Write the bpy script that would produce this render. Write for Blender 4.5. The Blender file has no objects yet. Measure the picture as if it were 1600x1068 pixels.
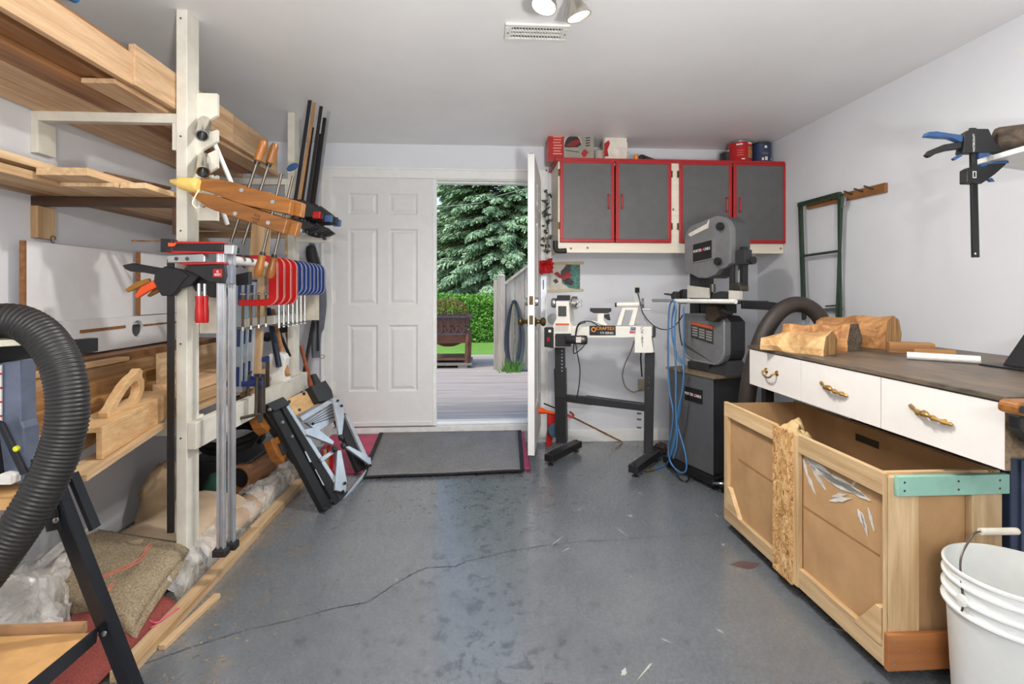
import bpy, math, random
from mathutils import Vector, Matrix, noise as mnoise
random.seed(7)
PI = math.pi
scene = bpy.context.scene
COL = scene.collection

# ------------------------------------------------------------------ camera, world, exposure
FPX, HORIZON, CAM_H = 780.0, 456.0, 1.24
YAW = math.atan((800 - 752) / FPX)
cd = bpy.data.cameras.new('camera')
cam = bpy.data.objects.new('camera', cd)
COL.objects.link(cam)
cam.location = (0, 0, CAM_H)
cam.rotation_euler = (PI / 2, 0, -YAW)
cd.sensor_width = 36.0
cd.lens = FPX / 1600 * 36.0
cd.shift_y = -(534 - HORIZON) / 1600
cd.clip_start = 0.05
cd.clip_end = 300
scene.camera = cam
vs = scene.view_settings
vs.view_transform = 'Standard'
vs.look = 'None'
vs.gamma = 1.0
vs.exposure = 0.0
vs.use_curve_mapping = False

world = bpy.data.worlds.new('world')
scene.world = world
world.use_nodes = True
wn = world.node_tree
for n in list(wn.nodes):
    wn.nodes.remove(n)
sky = wn.nodes.new('ShaderNodeTexSky')
sky.sky_type = 'NISHITA'
sky.sun_disc = False
sky.sun_elevation = math.radians(48)
sky.sun_rotation = math.radians(200)
sky.air_density = 1.2
sky.dust_density = 0.6
sky.ozone_density = 2.0
bg = wn.nodes.new('ShaderNodeBackground')
bg.inputs['Strength'].default_value = 0.30
wo = wn.nodes.new('ShaderNodeOutputWorld')
hsv = wn.nodes.new('ShaderNodeHueSaturation'); hsv.inputs['Saturation'].default_value = 0.85
wn.links.new(sky.outputs[0], hsv.inputs['Color']); wn.links.new(hsv.outputs[0], bg.inputs['Color'])
wn.links.new(bg.outputs[0], wo.inputs['Surface'])

sd = bpy.data.lights.new('sun', 'SUN')
sd.energy = 3.0
sd.angle = math.radians(18)
sd.color = (1.0, 0.95, 0.86)
sun = bpy.data.objects.new('sun', sd)
COL.objects.link(sun)
sun.rotation_euler = (math.radians(36), 0, math.radians(-62))

LAMP_W = 62.0        # every spot head of the ceiling fixture
FILL_GLOBE_W = 34.0       # every globe of the added fill pendant, unseen behind the camera
FILL_W = 260.0       # added tripod light, stands in for a flash bounced off the ceiling
# ------------------------------------------------------------------ picture helpers (pinhole at the camera; plane known)
_c, _s = math.cos(YAW), math.sin(YAW)
def _ray(px, py):
    u = (px - 800) / FPX
    return Vector((u * _c + _s, _c - u * _s, (HORIZON - py) / FPX))
CP = Vector((0, 0, CAM_H))
def onY(px, py, Y): r = _ray(px, py); return CP + r * (Y / r.y)
def onX(px, py, X): r = _ray(px, py); return CP + r * (X / r.x)
def onZ(px, py, Z): r = _ray(px, py); return CP + r * ((Z - CAM_H) / r.z)

# ------------------------------------------------------------------ materials
def lin(c):
    return tuple((x / 255 / 12.92) if x / 255 <= 0.04045 else ((x / 255 + 0.055) / 1.055) ** 2.4 for x in c[:3])
MATS = {}
class NT:
    def __init__(s, name):
        s.m = bpy.data.materials.new(name); s.m.use_nodes = True
        s.t = s.m.node_tree; s.b = s.t.nodes['Principled BSDF']
    def n(s, kind, **kw):
        x = s.t.nodes.new(kind)
        for k, v in kw.items():
            if k in x.inputs: x.inputs[k].default_value = v
            else: setattr(x, k, v)
        return x
    def l(s, a, b): s.t.links.new(a, b)
    def coords(s, scale=(1, 1, 1), rand=True):
        tc = s.n('ShaderNodeTexCoord'); mp = s.n('ShaderNodeMapping')
        mp.inputs['Scale'].default_value = scale
        s.l(tc.outputs['Object'], mp.inputs['Vector'])
        if rand:
            oi = s.n('ShaderNodeObjectInfo'); mu = s.n('ShaderNodeMath', operation='MULTIPLY'); mu.inputs[1].default_value = 37.0
            s.l(oi.outputs['Random'], mu.inputs[0])
            s.l(mu.outputs[0], mp.inputs['Location'])
        return mp.outputs[0]
    def ramp(s, fac, stops):
        r = s.n('ShaderNodeValToRGB'); e = r.color_ramp.elements
        while len(e) < len(stops): e.new(0.5)
        for el, (p, c) in zip(e, stops): el.position = p; el.color = (*c, 1)
        s.l(fac, r.inputs[0]); return r.outputs[0]
    def mix(s, fac, a, b, mode='MIX'):
        x = s.n('ShaderNodeMix', data_type='RGBA', blend_type=mode)
        for k, v in ((0, fac), (6, a), (7, b)):
            if hasattr(v, 'is_linked') or hasattr(v, 'links'): s.l(v, x.inputs[k])
            elif k == 0: x.inputs[k].default_value = v
            else: x.inputs[k].default_value = (*v, 1)
        return x.outputs[2]
    def noise(s, vec, scale, detail=4, rough=0.6, dist=0.0):
        x = s.n('ShaderNodeTexNoise'); x.inputs['Scale'].default_value = scale; x.inputs['Detail'].default_value = detail
        x.inputs['Roughness'].default_value = rough; x.inputs['Distortion'].default_value = dist
        s.l(vec, x.inputs['Vector']); return x.outputs[0]
    def bump(s, h, strength, dist=0.002):
        x = s.n('ShaderNodeBump'); x.inputs['Strength'].default_value = strength; x.inputs['Distance'].default_value = dist
        s.l(h, x.inputs['Height']); s.l(x.outputs[0], s.b.inputs['Normal'])
    def base(s, c):
        if hasattr(c, 'links'): s.l(c, s.b.inputs['Base Color'])
        else: s.b.inputs['Base Color'].default_value = (*c, 1)
    def set(s, **kw):
        for k, v in kw.items(): s.b.inputs[k.replace('_', ' ')].default_value = v

def mat(name, col, rough=0.5, metal=0.0, var=0.06, vscale=14, bump=0.0, bscale=120, spec=0.5, coat=0.0):
    if name in MATS: return MATS[name]
    m = NT(name); c = lin(col)
    v = m.coords()
    f = m.noise(v, vscale, 5)
    m.base(m.ramp(f, [(0.3, tuple(x * (1 - var * 2) for x in c)), (0.7, tuple(min(1, x * (1 + var * 2)) for x in c))]))
    m.set(Roughness=rough, Metallic=metal, Coat_Weight=coat)
    m.b.inputs['Specular IOR Level'].default_value = spec
    if bump: m.bump(m.noise(v, bscale, 3), bump)
    MATS[name] = m.m
    return m.m

def wood(name, light, dark, axis='Y', rough=0.55, scale=1.0, contrast=1.0, spread=0.18):
    key = name + axis
    if key in MATS: return MATS[key]
    m = NT(key)
    sc = [9 * scale] * 3; sc['XYZ'.index(axis)] = 0.55 * scale
    v = m.coords(tuple(sc))
    n1 = m.noise(v, 1.6, 5, 0.55, 1.2)
    n2 = m.noise(v, 9.0, 4, 0.7, 0.3)
    a, b = lin(light), lin(dark)
    mid = tuple((x + y) / 2 for x, y in zip(a, b))
    c1 = m.ramp(n1, [(0.36, b), (0.5, mid), (0.62, a)])
    fine = m.ramp(n2, [(0.35, (0.72, 0.68, 0.62)), (0.6, (1, 1, 1))])
    c2 = m.mix(0.55 * contrast, c1, fine, 'MULTIPLY')
    oi = m.n('ShaderNodeObjectInfo')
    hs = m.n('ShaderNodeHueSaturation')
    mr = m.n('ShaderNodeMapRange'); mr.inputs['To Min'].default_value = 1 - spread; mr.inputs['To Max'].default_value = 1 + spread
    m.l(oi.outputs['Random'], mr.inputs['Value']); m.l(mr.outputs[0], hs.inputs['Value']); m.l(c2, hs.inputs['Color'])
    m.base(hs.outputs[0]); m.set(Roughness=rough)
    m.bump(n2, 0.25, 0.001)
    MATS[key] = m.m
    return m.m

def emit(name, col, strength):
    m = NT(name); m.base(lin(col)); m.b.inputs['Emission Color'].default_value = (*lin(col), 1); m.b.inputs['Emission Strength'].default_value = strength
    MATS[name] = m.m; return m.m

def glassy(name, tint=(0.95, 0.95, 0.93), alpha=0.5, rough=0.15, white=0.6):
    # thin polythene: part clear, part milky, glossy wrinkles
    m = NT(name); v = m.coords()
    tr = m.n('ShaderNodeBsdfTransparent'); tr.inputs[0].default_value = (*tint, 1)
    ms = m.n('ShaderNodeMixShader'); n = m.noise(v, 9, 5)
    mr = m.n('ShaderNodeMapRange'); mr.inputs['From Min'].default_value = 0.3; mr.inputs['From Max'].default_value = 0.7
    mr.inputs['To Min'].default_value = max(0, alpha - 0.25); mr.inputs['To Max'].default_value = min(1, alpha + 0.25)
    m.l(n, mr.inputs['Value']); m.l(mr.outputs[0], ms.inputs[0])
    m.base((white, white * 0.985, white * 0.95)); m.set(Roughness=rough)
    m.b.inputs['Specular IOR Level'].default_value = 0.9
    m.bump(m.noise(v, 28, 6, 0.7, 1.5), 0.35, 0.006)
    m.l(tr.outputs[0], ms.inputs[1]); m.l(m.b.outputs[0], ms.inputs[2])
    out = [x for x in m.t.nodes if x.type == 'OUTPUT_MATERIAL'][0]
    m.l(ms.outputs[0], out.inputs['Surface'])
    MATS[name] = m.m; return m.m

# ------------------------------------------------------------------ mesh builder
class MB:
    def __init__(s): s.v = []; s.f = []; s.m = []
    def add(s, vs, fs, m=0):
        o = len(s.v); s.v += [Vector(x) for x in vs]
        for f in fs: s.f.append([i + o for i in f]); s.m.append(m)
        return s
    def box(s, x0, x1, y0, y1, z0, z1, m=0):
        return s.obox(Matrix.Translation(((x0 + x1) / 2, (y0 + y1) / 2, (z0 + z1) / 2)), abs(x1 - x0), abs(y1 - y0), abs(z1 - z0), m)
    def obox(s, M, sx, sy, sz, m=0):
        vs = [M @ Vector((x * sx / 2, y * sy / 2, z * sz / 2)) for x in (-1, 1) for y in (-1, 1) for z in (-1, 1)]
        return s.add(vs, [(0, 1, 3, 2), (4, 6, 7, 5), (0, 4, 5, 1), (2, 3, 7, 6), (0, 2, 6, 4), (1, 5, 7, 3)], m)
    def hexa(s, p, m=0):
        # 8 points: bottom four ccw, top four ccw
        return s.add(p, [(3, 2, 1, 0), (4, 5, 6, 7), (0, 1, 5, 4), (1, 2, 6, 5), (2, 3, 7, 6), (3, 0, 4, 7)], m)
    def bar(s, p0, p1, w, h, up=(0, 0, 1), m=0, taper=None):
        p0, p1 = Vector(p0), Vector(p1); d = (p1 - p0); L = d.length; d.normalize()
        up = Vector(up); x = d.cross(up)
        if x.length < 1e-5: x = d.cross(Vector((1, 0, 0)))
        x.normalize(); u = x.cross(d).normalized()
        w1, h1 = (w, h) if taper is None else taper
        vs = []
        for p, ww, hh in ((p0, w, h), (p1, w1, h1)):
            for a, b in ((-1, -1), (1, -1), (1, 1), (-1, 1)): vs.append(p + x * a * ww / 2 + u * b * hh / 2)
        return s.add(vs, [(0, 1, 2, 3), (7, 6, 5, 4), (0, 4, 5, 1), (1, 5, 6, 2), (2, 6, 7, 3), (3, 7, 4, 0)], m)
    def tube(s, pts, r, n=8, m=0, cap=True, closed=False):
        pts = [Vector(p) for p in pts]; k = len(pts)
        rs = r if isinstance(r, (list, tuple)) else [r] * k
        o = len(s.v); prev = None
        for i, p in enumerate(pts):
            if closed: d = pts[(i + 1) % k] - pts[i - 1]
            else: d = pts[min(i + 1, k - 1)] - pts[max(i - 1, 0)]
            if d.length < 1e-9: d = Vector((0, 0, 1))
            d.normalize()
            if prev is None:
                a = d.cross(Vector((0, 0, 1)))
                if a.length < 1e-3: a = d.cross(Vector((0, 1, 0)))
            else: a = prev - d * prev.dot(d)
            if a.length < 1e-6: a = d.orthogonal()
            a.normalize(); b = d.cross(a); prev = a
            for j in range(n):
                t = 2 * PI * j / n
                s.v.append(p + (a * math.cos(t) + b * math.sin(t)) * rs[i])
        for i in range(k if closed else k - 1):
            i2 = (i + 1) % k
            for j in range(n):
                j2 = (j + 1) % n
                s.f.append([o + i * n + j, o + i * n + j2, o + i2 * n + j2, o + i2 * n + j]); s.m.append(m)
        if cap and not closed:
            s.f.append([o + j for j in range(n)][::-1]); s.m.append(m)
            s.f.append([o + (k - 1) * n + j for j in range(n)]); s.m.append(m)
        return s
    def lathe(s, prof, M=None, n=24, m=0, cap=True):
        M = M or Matrix.Identity(4); o = len(s.v); k = len(prof)
        for r, z in prof:
            for j in range(n):
                t = 2 * PI * j / n; s.v.append(M @ Vector((r * math.cos(t), r * math.sin(t), z)))
        for i in range(k - 1):
            for j in range(n):
                j2 = (j + 1) % n
                s.f.append([o + i * n + j, o + i * n + j2, o + (i + 1) * n + j2, o + (i + 1) * n + j]); s.m.append(m)
        if cap:
            s.f.append([o + j for j in range(n)][::-1]); s.m.append(m)
            s.f.append([o + (k - 1) * n + j for j in range(n)]); s.m.append(m)
        return s
    def prism(s, poly, M, d, m=0):
        # polygon in local xy, extruded along local z from -d/2 to d/2
        k = len(poly)
        vs = [M @ Vector((x, y, -d / 2)) for x, y in poly] + [M @ Vector((x, y, d / 2)) for x, y in poly]
        fs = [list(range(k))[::-1], list(range(k, 2 * k))] + [[i, (i + 1) % k, k + (i + 1) % k, k + i] for i in range(k)]
        return s.add(vs, fs, m)
    def ring(s, outer, inner, M, d, m=0):
        # polygon with a hole; outer and inner have the same number of points
        k = len(outer); vs = []
        for z in (-d / 2, d / 2):
            vs += [M @ Vector((x, y, z)) for x, y in outer] + [M @ Vector((x, y, z)) for x, y in inner]
        fs = []
        for i in range(k):
            j = (i + 1) % k
            fs += [[i, k + i, k + j, j], [2 * k + i, 2 * k + j, 3 * k + j, 3 * k + i], [i, j, 2 * k + j, 2 * k + i], [k + i, 3 * k + i, 3 * k + j, k + j]]
        return s.add(vs, fs, m)
    def grid(s, fn, nu, nv, m=0):
        o = len(s.v)
        for i in range(nu + 1):
            for j in range(nv + 1): s.v.append(Vector(fn(i / nu, j / nv)))
        w = nv + 1
        for i in range(nu):
            for j in range(nv):
                s.f.append([o + i * w + j, o + (i + 1) * w + j, o + (i + 1) * w + j + 1, o + i * w + j + 1]); s.m.append(m)
        return s
    def xf(s, M): s.v = [M @ p for p in s.v]; return s
    def build(s, name, mats, parent=None, bevel=0.0, smooth=False, seg=2, org=None):
        if not isinstance(mats, (list, tuple)): mats = [mats]
        if parent is not None:
            r = parent
            while r.parent: r = r.parent
            o = r.location.copy()
        elif org is not None: o = Vector(org)
        else:
            xs = [p.x for p in s.v]; ys = [p.y for p in s.v]
            o = Vector(((min(xs) + max(xs)) / 2, (min(ys) + max(ys)) / 2, min(p.z for p in s.v)))
        if parent is not None and parent.parent is None and parent.type == 'MESH': pass
        me = bpy.data.meshes.new(name)
        me.from_pydata([p - o for p in s.v], [], s.f)
        for x in mats: me.materials.append(x)
        me.polygons.foreach_set('material_index', s.m)
        if smooth: me.polygons.foreach_set('use_smooth', [True] * len(s.f))
        me.update()
        ob = bpy.data.objects.new(name, me); COL.objects.link(ob)
        if parent is not None: ob.parent = parent
        else: ob.location = o
        if bevel:
            b = ob.modifiers.new('bevel', 'BEVEL'); b.width = bevel; b.segments = seg; b.limit_method = 'ANGLE'; b.angle_limit = math.radians(40)
        if smooth and smooth != 'all':
            try: me.set_sharp_from_angle(angle=math.radians(38))
            except Exception: pass
        return ob

def tag(o, label=None, cat=None, group=None, kind=None):
    if label: o['label'] = label
    if cat: o['category'] = cat
    if group: o['group'] = group
    if kind: o['kind'] = kind
    return o
def thing(name, label, cat, loc, group=None, kind=None):
    o = bpy.data.objects.new(name, None); COL.objects.link(o); o.location = Vector(loc)
    o.empty_display_size = 0.05
    return tag(o, label, cat, group, kind)
def copy_tree(o, parent=None):
    c = o.copy(); COL.objects.link(c); c.parent = parent
    for ch in list(o.children): copy_tree(ch, c)
    return c
def frame(o, x, y=None, z=None):
    # matrix from an origin and axes
    x = Vector(x).normalized()
    if z is None: y = Vector(y).normalized(); z = x.cross(y).normalized(); y = z.cross(x)
    elif y is None: z = Vector(z).normalized(); y = z.cross(x).normalized(); x = y.cross(z)
    M = Matrix((x, y, z)).transposed().to_4x4(); M.translation = Vector(o); return M
FRONT = lambda o: frame(o, (1, 0, 0), (0, 0, 1))          # local xy faces the camera (-Y)
def text(s, size, M, material, parent, name='lettering', align='CENTER', depth=0.0006, bold=0.0, squeeze=1.0):
    cu = bpy.data.curves.new('txt', 'FONT'); cu.body = s; cu.size = size; cu.align_x = align; cu.align_y = 'CENTER'
    cu.extrude = depth; cu.offset = bold; cu.resolution_u = 2
    ob = bpy.data.objects.new('txt', cu); COL.objects.link(ob)
    bpy.context.view_layer.update()
    me = bpy.data.meshes.new_from_object(ob.evaluated_get(bpy.context.evaluated_depsgraph_get()))
    bpy.data.objects.remove(ob); bpy.data.curves.remove(cu)
    r = parent
    while r.parent: r = r.parent
    T = Matrix.Translation(-r.location) @ M @ Matrix.Diagonal((squeeze, 1, 1, 1))
    me.transform(T); me.materials.clear(); me.materials.append(material); me.name = name
    o = bpy.data.objects.new(name, me); COL.objects.link(o); o.parent = parent
    return o
def arc(cx, cy, r, a0, a1, n):
    return [(cx + r * math.cos(math.radians(a0 + (a1 - a0) * i / n)), cy + r * math.sin(math.radians(a0 + (a1 - a0) * i / n))) for i in range(n + 1)]
def rrect(w, h, r, n=4, cx=0, cy=0):
    p = []
    for sx, sy, a in ((1, 1, 0), (-1, 1, 90), (-1, -1, 180), (1, -1, 270)):
        p += arc(cx + sx * (w / 2 - r), cy + sy * (h / 2 - r), r, a, a + 90, n)
    return p
def spline(pts, n=8):
    pts = [Vector(p) for p in pts]; out = []
    for i in range(len(pts) - 1):
        p0 = pts[max(i - 1, 0)]; p1 = pts[i]; p2 = pts[i + 1]; p3 = pts[min(i + 2, len(pts) - 1)]
        for k in range(n):
            t = k / n
            out.append(0.5 * ((2 * p1) + (p2 - p0) * t + (2 * p0 - 5 * p1 + 4 * p2 - p3) * t * t + (3 * p1 - p0 - 3 * p2 + p3) * t ** 3))
    out.append(pts[-1]); return out

# common materials
M_white = mat('white_paint', (226, 226, 222), 0.45, var=0.02)
M_trim = mat('trim_white', (232, 232, 230), 0.4, var=0.02)
M_rackwhite = mat('worn_white_paint', (216, 212, 200), 0.6, var=0.06, vscale=9, bump=0.15)
M_black = mat('black_metal', (24, 24, 27), 0.42, var=0.1)
M_blackplastic = mat('black_plastic', (30, 30, 32), 0.5, var=0.08)
M_steel = mat('steel', (176, 178, 180), 0.3, metal=0.9, var=0.06)
M_darksteel = mat('dark_steel', (92, 86, 80), 0.4, metal=0.8, var=0.12)
M_alu = mat('aluminium', (196, 198, 202), 0.34, metal=0.75, var=0.05)
M_chrome = mat('chrome', (205, 203, 198), 0.15, metal=1.0, var=0.04)
M_brass = mat('brass', (176, 142, 84), 0.3, metal=0.9, var=0.08)
M_oldbrass = mat('old_brass', (92, 74, 46), 0.38, metal=0.8, var=0.15)
M_red = mat('red_paint', (168, 28, 32), 0.4, var=0.05)
M_redp = mat('red_plastic', (178, 22, 24), 0.35, var=0.05)
M_orange = mat('orange_plastic', (240, 88, 32), 0.4, var=0.05)
M_blue = mat('blue_enamel', (30, 50, 110), 0.35, var=0.08)
M_bluep = mat('blue_plastic', (48, 84, 132), 0.4, var=0.06)
M_rubber = mat('black_rubber', (20, 20, 21), 0.6, var=0.1)
M_pine = wood('pine', (218, 190, 152), (188, 152, 110))
M_pineX = wood('pine', (218, 190, 152), (188, 152, 110), 'X')
M_pineZ = wood('pine', (218, 190, 152), (188, 152, 110), 'Z')
M_oak = wood('pale_oak', (214, 180, 142), (188, 150, 112), scale=1.6)
M_brownwood = wood('walnut_board', (178, 128, 84), (120, 80, 48))
M_rough = wood('rough_sawn', (200, 162, 118), (138, 102, 68), contrast=1.4)
M_honey = wood('honey_hardwood', (156, 100, 40), (128, 78, 28), 'X', rough=0.35, scale=2)
M_wdark = wood('dark_brown_stain', (96, 66, 44), (64, 44, 30), 'X')
class Plane:
    # a real plane in the room; pt() finds where a photo pixel falls on it (off = towards the room)
    def __init__(s, O, ex, up=(0, 0, 1)):
        s.M = frame(O, ex, up); s.O = Vector(O); s.n = s.M.to_3x3().col[2].copy(); s.I = s.M.inverted()
    def pt(s, px, py, off=0.0):
        r = _ray(px, py); o = s.O + s.n * off
        return CP + r * ((o - CP).dot(s.n) / r.dot(s.n))
    def loc(s, px, py, off=0.0): p = s.I @ s.pt(px, py, off); return (p.x, p.y)
    def prism(s, mb, pts, d, off=0.0, m=0):
        return mb.prism([s.loc(x, y, off) for x, y in pts], s.M @ Matrix.Translation((0, 0, off)), d, m)
    def part(s, root, nm, pts, mt, d, off=0.0, bevel=0.003):
        return s.prism(MB(), pts, d, off).build(nm, mt, root, bevel=bevel)
# ------------------------------------------------------------------ room shell
XL, XR, YB, YF, ZC = -1.88, 2.34, 4.10, -1.9, 2.44
DX0, DX1, DZ0, DZ1 = -1.20, 0.462, 0.150, 2.165        # rough door opening

def wall_mat(name, col, scuff=0.0):
    m = NT(name); v = m.coords(rand=False)
    n = m.noise(v, 2.2, 5, 0.6); f = m.noise(v, 60, 3, 0.5)
    c = lin(col)
    c1 = m.ramp(n, [(0.3, tuple(x * 0.94 for x in c)), (0.7, c)])
    if scuff:
        s_ = m.noise(m.coords((6, 6, 1.6), False), 6, 6, 0.75, 1.0)
        k = m.ramp(s_, [(0.70, (0, 0, 0)), (0.76, (1, 1, 1))])
        c1 = m.mix(m.mix(scuff, (0, 0, 0), k), c1, lin((150, 148, 146)))
    m.base(c1); m.set(Roughness=0.55); m.bump(f, 0.08, 0.001)
    MATS[name] = m.m; return m.m
W_wall = wall_mat('wall_paint', (224, 226, 231), 0.25)
W_back = wall_mat('wall_paint_back', (222, 224, 230), 0.2)
W_ceil = wall_mat('ceiling_paint', (240, 240, 240))
MATS['ceiling_paint'].node_tree.nodes['Principled BSDF'].inputs['Roughness'].default_value = 0.42

def floor_mat():
    m = NT('painted_concrete_floor'); v = m.coords(rand=False)
    big = m.noise(v, 1.1, 6, 0.6); mid = m.noise(v, 7, 6, 0.7, 0.4); fine = m.noise(v, 60, 5, 0.7)
    c = m.ramp(big, [(0.25, lin((92, 97, 103))), (0.75, lin((114, 119, 124)))])
    c = m.mix(0.16, c, m.ramp(mid, [(0.3, lin((70, 74, 80))), (0.7, lin((112, 116, 121)))]))
    # scratches: stretched noise in two directions
    for sc, rot, th in (((2, 26, 1), 0.5, 0.67), ((30, 2.5, 1), -0.3, 0.68), ((18, 3, 1), 0.9, 0.68)):
        mp = m.n('ShaderNodeMapping'); mp.inputs['Scale'].default_value = sc; mp.inputs['Rotation'].default_value = (0, 0, rot)
        m.l(v, mp.inputs['Vector'])
        k = m.ramp(m.noise(mp.outputs[0], 1.7, 6, 0.7, 0.8), [(th, (0, 0, 0)), (th + 0.03, (1, 1, 1))])
        kk = m.mix(0.5, (0, 0, 0), k)
        c = m.mix(kk, c, lin((152, 154, 156)))
    # worn paint flakes, denser in the lane walked in from the door
    sx = m.n('ShaderNodeSeparateXYZ'); m.l(v, sx.inputs[0])
    a = m.n('ShaderNodeMath', operation='ABSOLUTE'); m.l(sx.outputs[0], a.inputs[0])
    mr = m.n('ShaderNodeMapRange'); mr.inputs['From Min'].default_value = 0.0; mr.inputs['From Max'].default_value = 0.9
    mr.inputs['To Min'].default_value = 0.085; mr.inputs['To Max'].default_value = 0.0
    m.l(a.outputs[0], mr.inputs['Value'])
    ad = m.n('ShaderNodeMath', operation='ADD'); m.l(mr.outputs[0], ad.inputs[0]); m.l(m.noise(v, 16, 8, 0.75, 0.5), ad.inputs[1])
    k = m.ramp(ad.outputs[0], [(0.625, (0, 0, 0)), (0.645, (1, 1, 1))])
    c = m.mix(m.mix(0.85, (0, 0, 0), k), c, lin((72, 75, 79)))
    # sawdust drift by the lumber rack
    mr2 = m.n('ShaderNodeMapRange'); mr2.inputs['From Min'].default_value = -0.55; mr2.inputs['From Max'].default_value = -1.2
    mr2.inputs['To Min'].default_value = 0.0; mr2.inputs['To Max'].default_value = 0.30
    m.l(sx.outputs[0], mr2.inputs['Value'])
    ad2 = m.n('ShaderNodeMath', operation='ADD'); m.l(mr2.outputs[0], ad2.inputs[0]); m.l(m.noise(v, 5, 7, 0.7), ad2.inputs[1])
    k2 = m.ramp(ad2.outputs[0], [(0.68, (0, 0, 0)), (0.92, (1, 1, 1))])
    c = m.mix(m.mix(0.75, (0, 0, 0), k2), c, lin((128, 116, 100)))
    m.base(c)
    r = m.ramp(fine, [(0.3, (0.22,) * 3), (0.7, (0.32,) * 3)]); m.l(r, m.b.inputs['Roughness'])
    m.b.inputs['Specular IOR Level'].default_value = 0.75
    m.set(Coat_Weight=0.5, Coat_Roughness=0.16); m.bump(big, 0.012, 0.002)
    MATS['floor'] = m.m; return m.m
W_floor = floor_mat()

def struct(name, mb, mats, parent=None, **kw):
    o = mb.build(name, mats, parent, **kw)
    if parent is None: o['kind'] = 'structure'
    return o
floor = struct('floor', MB().box(XL - 0.15, XR + 0.15, YF - 0.15, YB + 0.2, -0.12, 0.0), W_floor, org=(0, 0, 0))
struct('ceiling', MB().box(XL - 0.15, XR + 0.15, YF - 0.15, YB + 0.22, ZC, ZC + 0.12), W_ceil)
struct('wall_left', MB().box(XL - 0.15, XL, YF - 0.15, YB + 0.2, 0, ZC), W_wall)
struct('wall_right', MB().box(XR, XR + 0.15, YF - 0.15, YB + 0.2, 0, ZC), W_wall)
struct('wall_rear', MB().box(XL, XR, YF - 0.15, YF, 0, ZC), W_wall)
WT = 0.17
wb = MB().box(XL, DX0, YB, YB + WT, 0, ZC).box(DX1, XR, YB, YB + WT, 0, ZC).box(DX0, DX1, YB, YB + WT, DZ1, ZC).box(DX0, DX1, YB, YB + WT, 0, DZ0 - 0.03)
struct('wall_back', wb, W_back)
# crack across the floor
ck = MB(); pts = [onZ(x, y, 0.0006) for x, y in ((215, 1040), (300, 1010), (380, 985), (455, 968), (520, 950), (575, 940), (612, 915), (650, 893), (668, 886), (712, 884), (730, 876), (790, 862), (850, 852), (900, 846), (965, 843), (1050, 836), (1110, 834))]
for i in range(len(pts) - 1):
    n_ = 5
    for k in range(n_):
        a = pts[i].lerp(pts[i + 1], k / n_); b = pts[i].lerp(pts[i + 1], (k + 1) / n_)
        d = (b - a).normalized(); nn = Vector((-d.y, d.x, 0)); j = random.uniform(-0.006, 0.006); w = random.uniform(0.0012, 0.0030)
        ck.add([a - nn * w, b + nn * (j * 0.3 - w), b + nn * (j * 0.3 + w), a + nn * w], [(0, 1, 2, 3)])
ck.build('crack', mat('crack_dark', (34, 35, 38), 0.9), floor)
# pale paint drips and a red stain
dr = MB()
for px, py, L, w, a in ((968, 828, .09, .006, .3), (974, 832, .08, .004, .3), (905, 795, .10, .007, -.9), (1120, 805, .05, .01, .1), (870, 845, .14, .006, -.7), (885, 858, .07, .008, -.9), (1320, 985, .1, .006, 1), (1130, 850, .02, .02, 0), (985, 805, .03, .03, 0), (1000, 770, .02, .02, 0), (985, 900, .02, .006, 0), (1010, 1045, .13, .007, -.8), (975, 1050, .05, .02, -.5), (1125, 985, .04, .01, .6), (620, 905, .02, .01, 0), (1040, 1000, .05, .006, .9)):
    p = onZ(px, py, 0.0007); M = Matrix.Translation(p) @ Matrix.Rotation(a + PI / 2, 4, 'Z')
    dr.prism([(L / 2 * math.cos(t) * (0.7 + 0.3 * math.sin(3 * t + px)), w / 2 * math.sin(t) * (0.8 + 0.2 * math.cos(5 * t))) for t in [2 * PI * i / 14 for i in range(14)]], M, 0.0008)
dr.build('paint_drips', mat('drip_pale', (176, 176, 170), 0.6), floor)
p = onZ(1165, 882, 0.0005)
MB().prism([(0.075 * math.cos(t) * (0.85 + 0.15 * math.sin(3 * t)), 0.035 * math.sin(t) * (0.85 + 0.15 * math.cos(4 * t))) for t in [2 * PI * i / 20 for i in range(20)]], Matrix.Translation(p), 0.0004).build('stain', mat('red_stain', (92, 72, 72), 0.5), floor)
# sawdust and shavings scattered by the rack: too small to pick apart
rs = random.Random(3); sv = MB()
for i in range(420):
    y = rs.uniform(1.5, 3.6); x = -1.1 + abs(rs.gauss(0, 0.22)) + rs.uniform(-.03, .05); s_ = rs.uniform(0.002, 0.010)
    if x > -0.2: continue
    M = Matrix.Translation((x, y, s_ * 0.12 + 0.0004)) @ Matrix.Rotation(rs.uniform(0, 6), 4, 'Z')
    sv.obox(M, s_, s_ * rs.uniform(.3, .8), s_ * 0.2)
tag(sv.build('wood_shavings', mat('shavings', (142, 124, 102), 0.8, var=0.3)), 'wood shavings and grit scattered on the grey floor beside the rack', 'shavings', kind='stuff')

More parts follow.
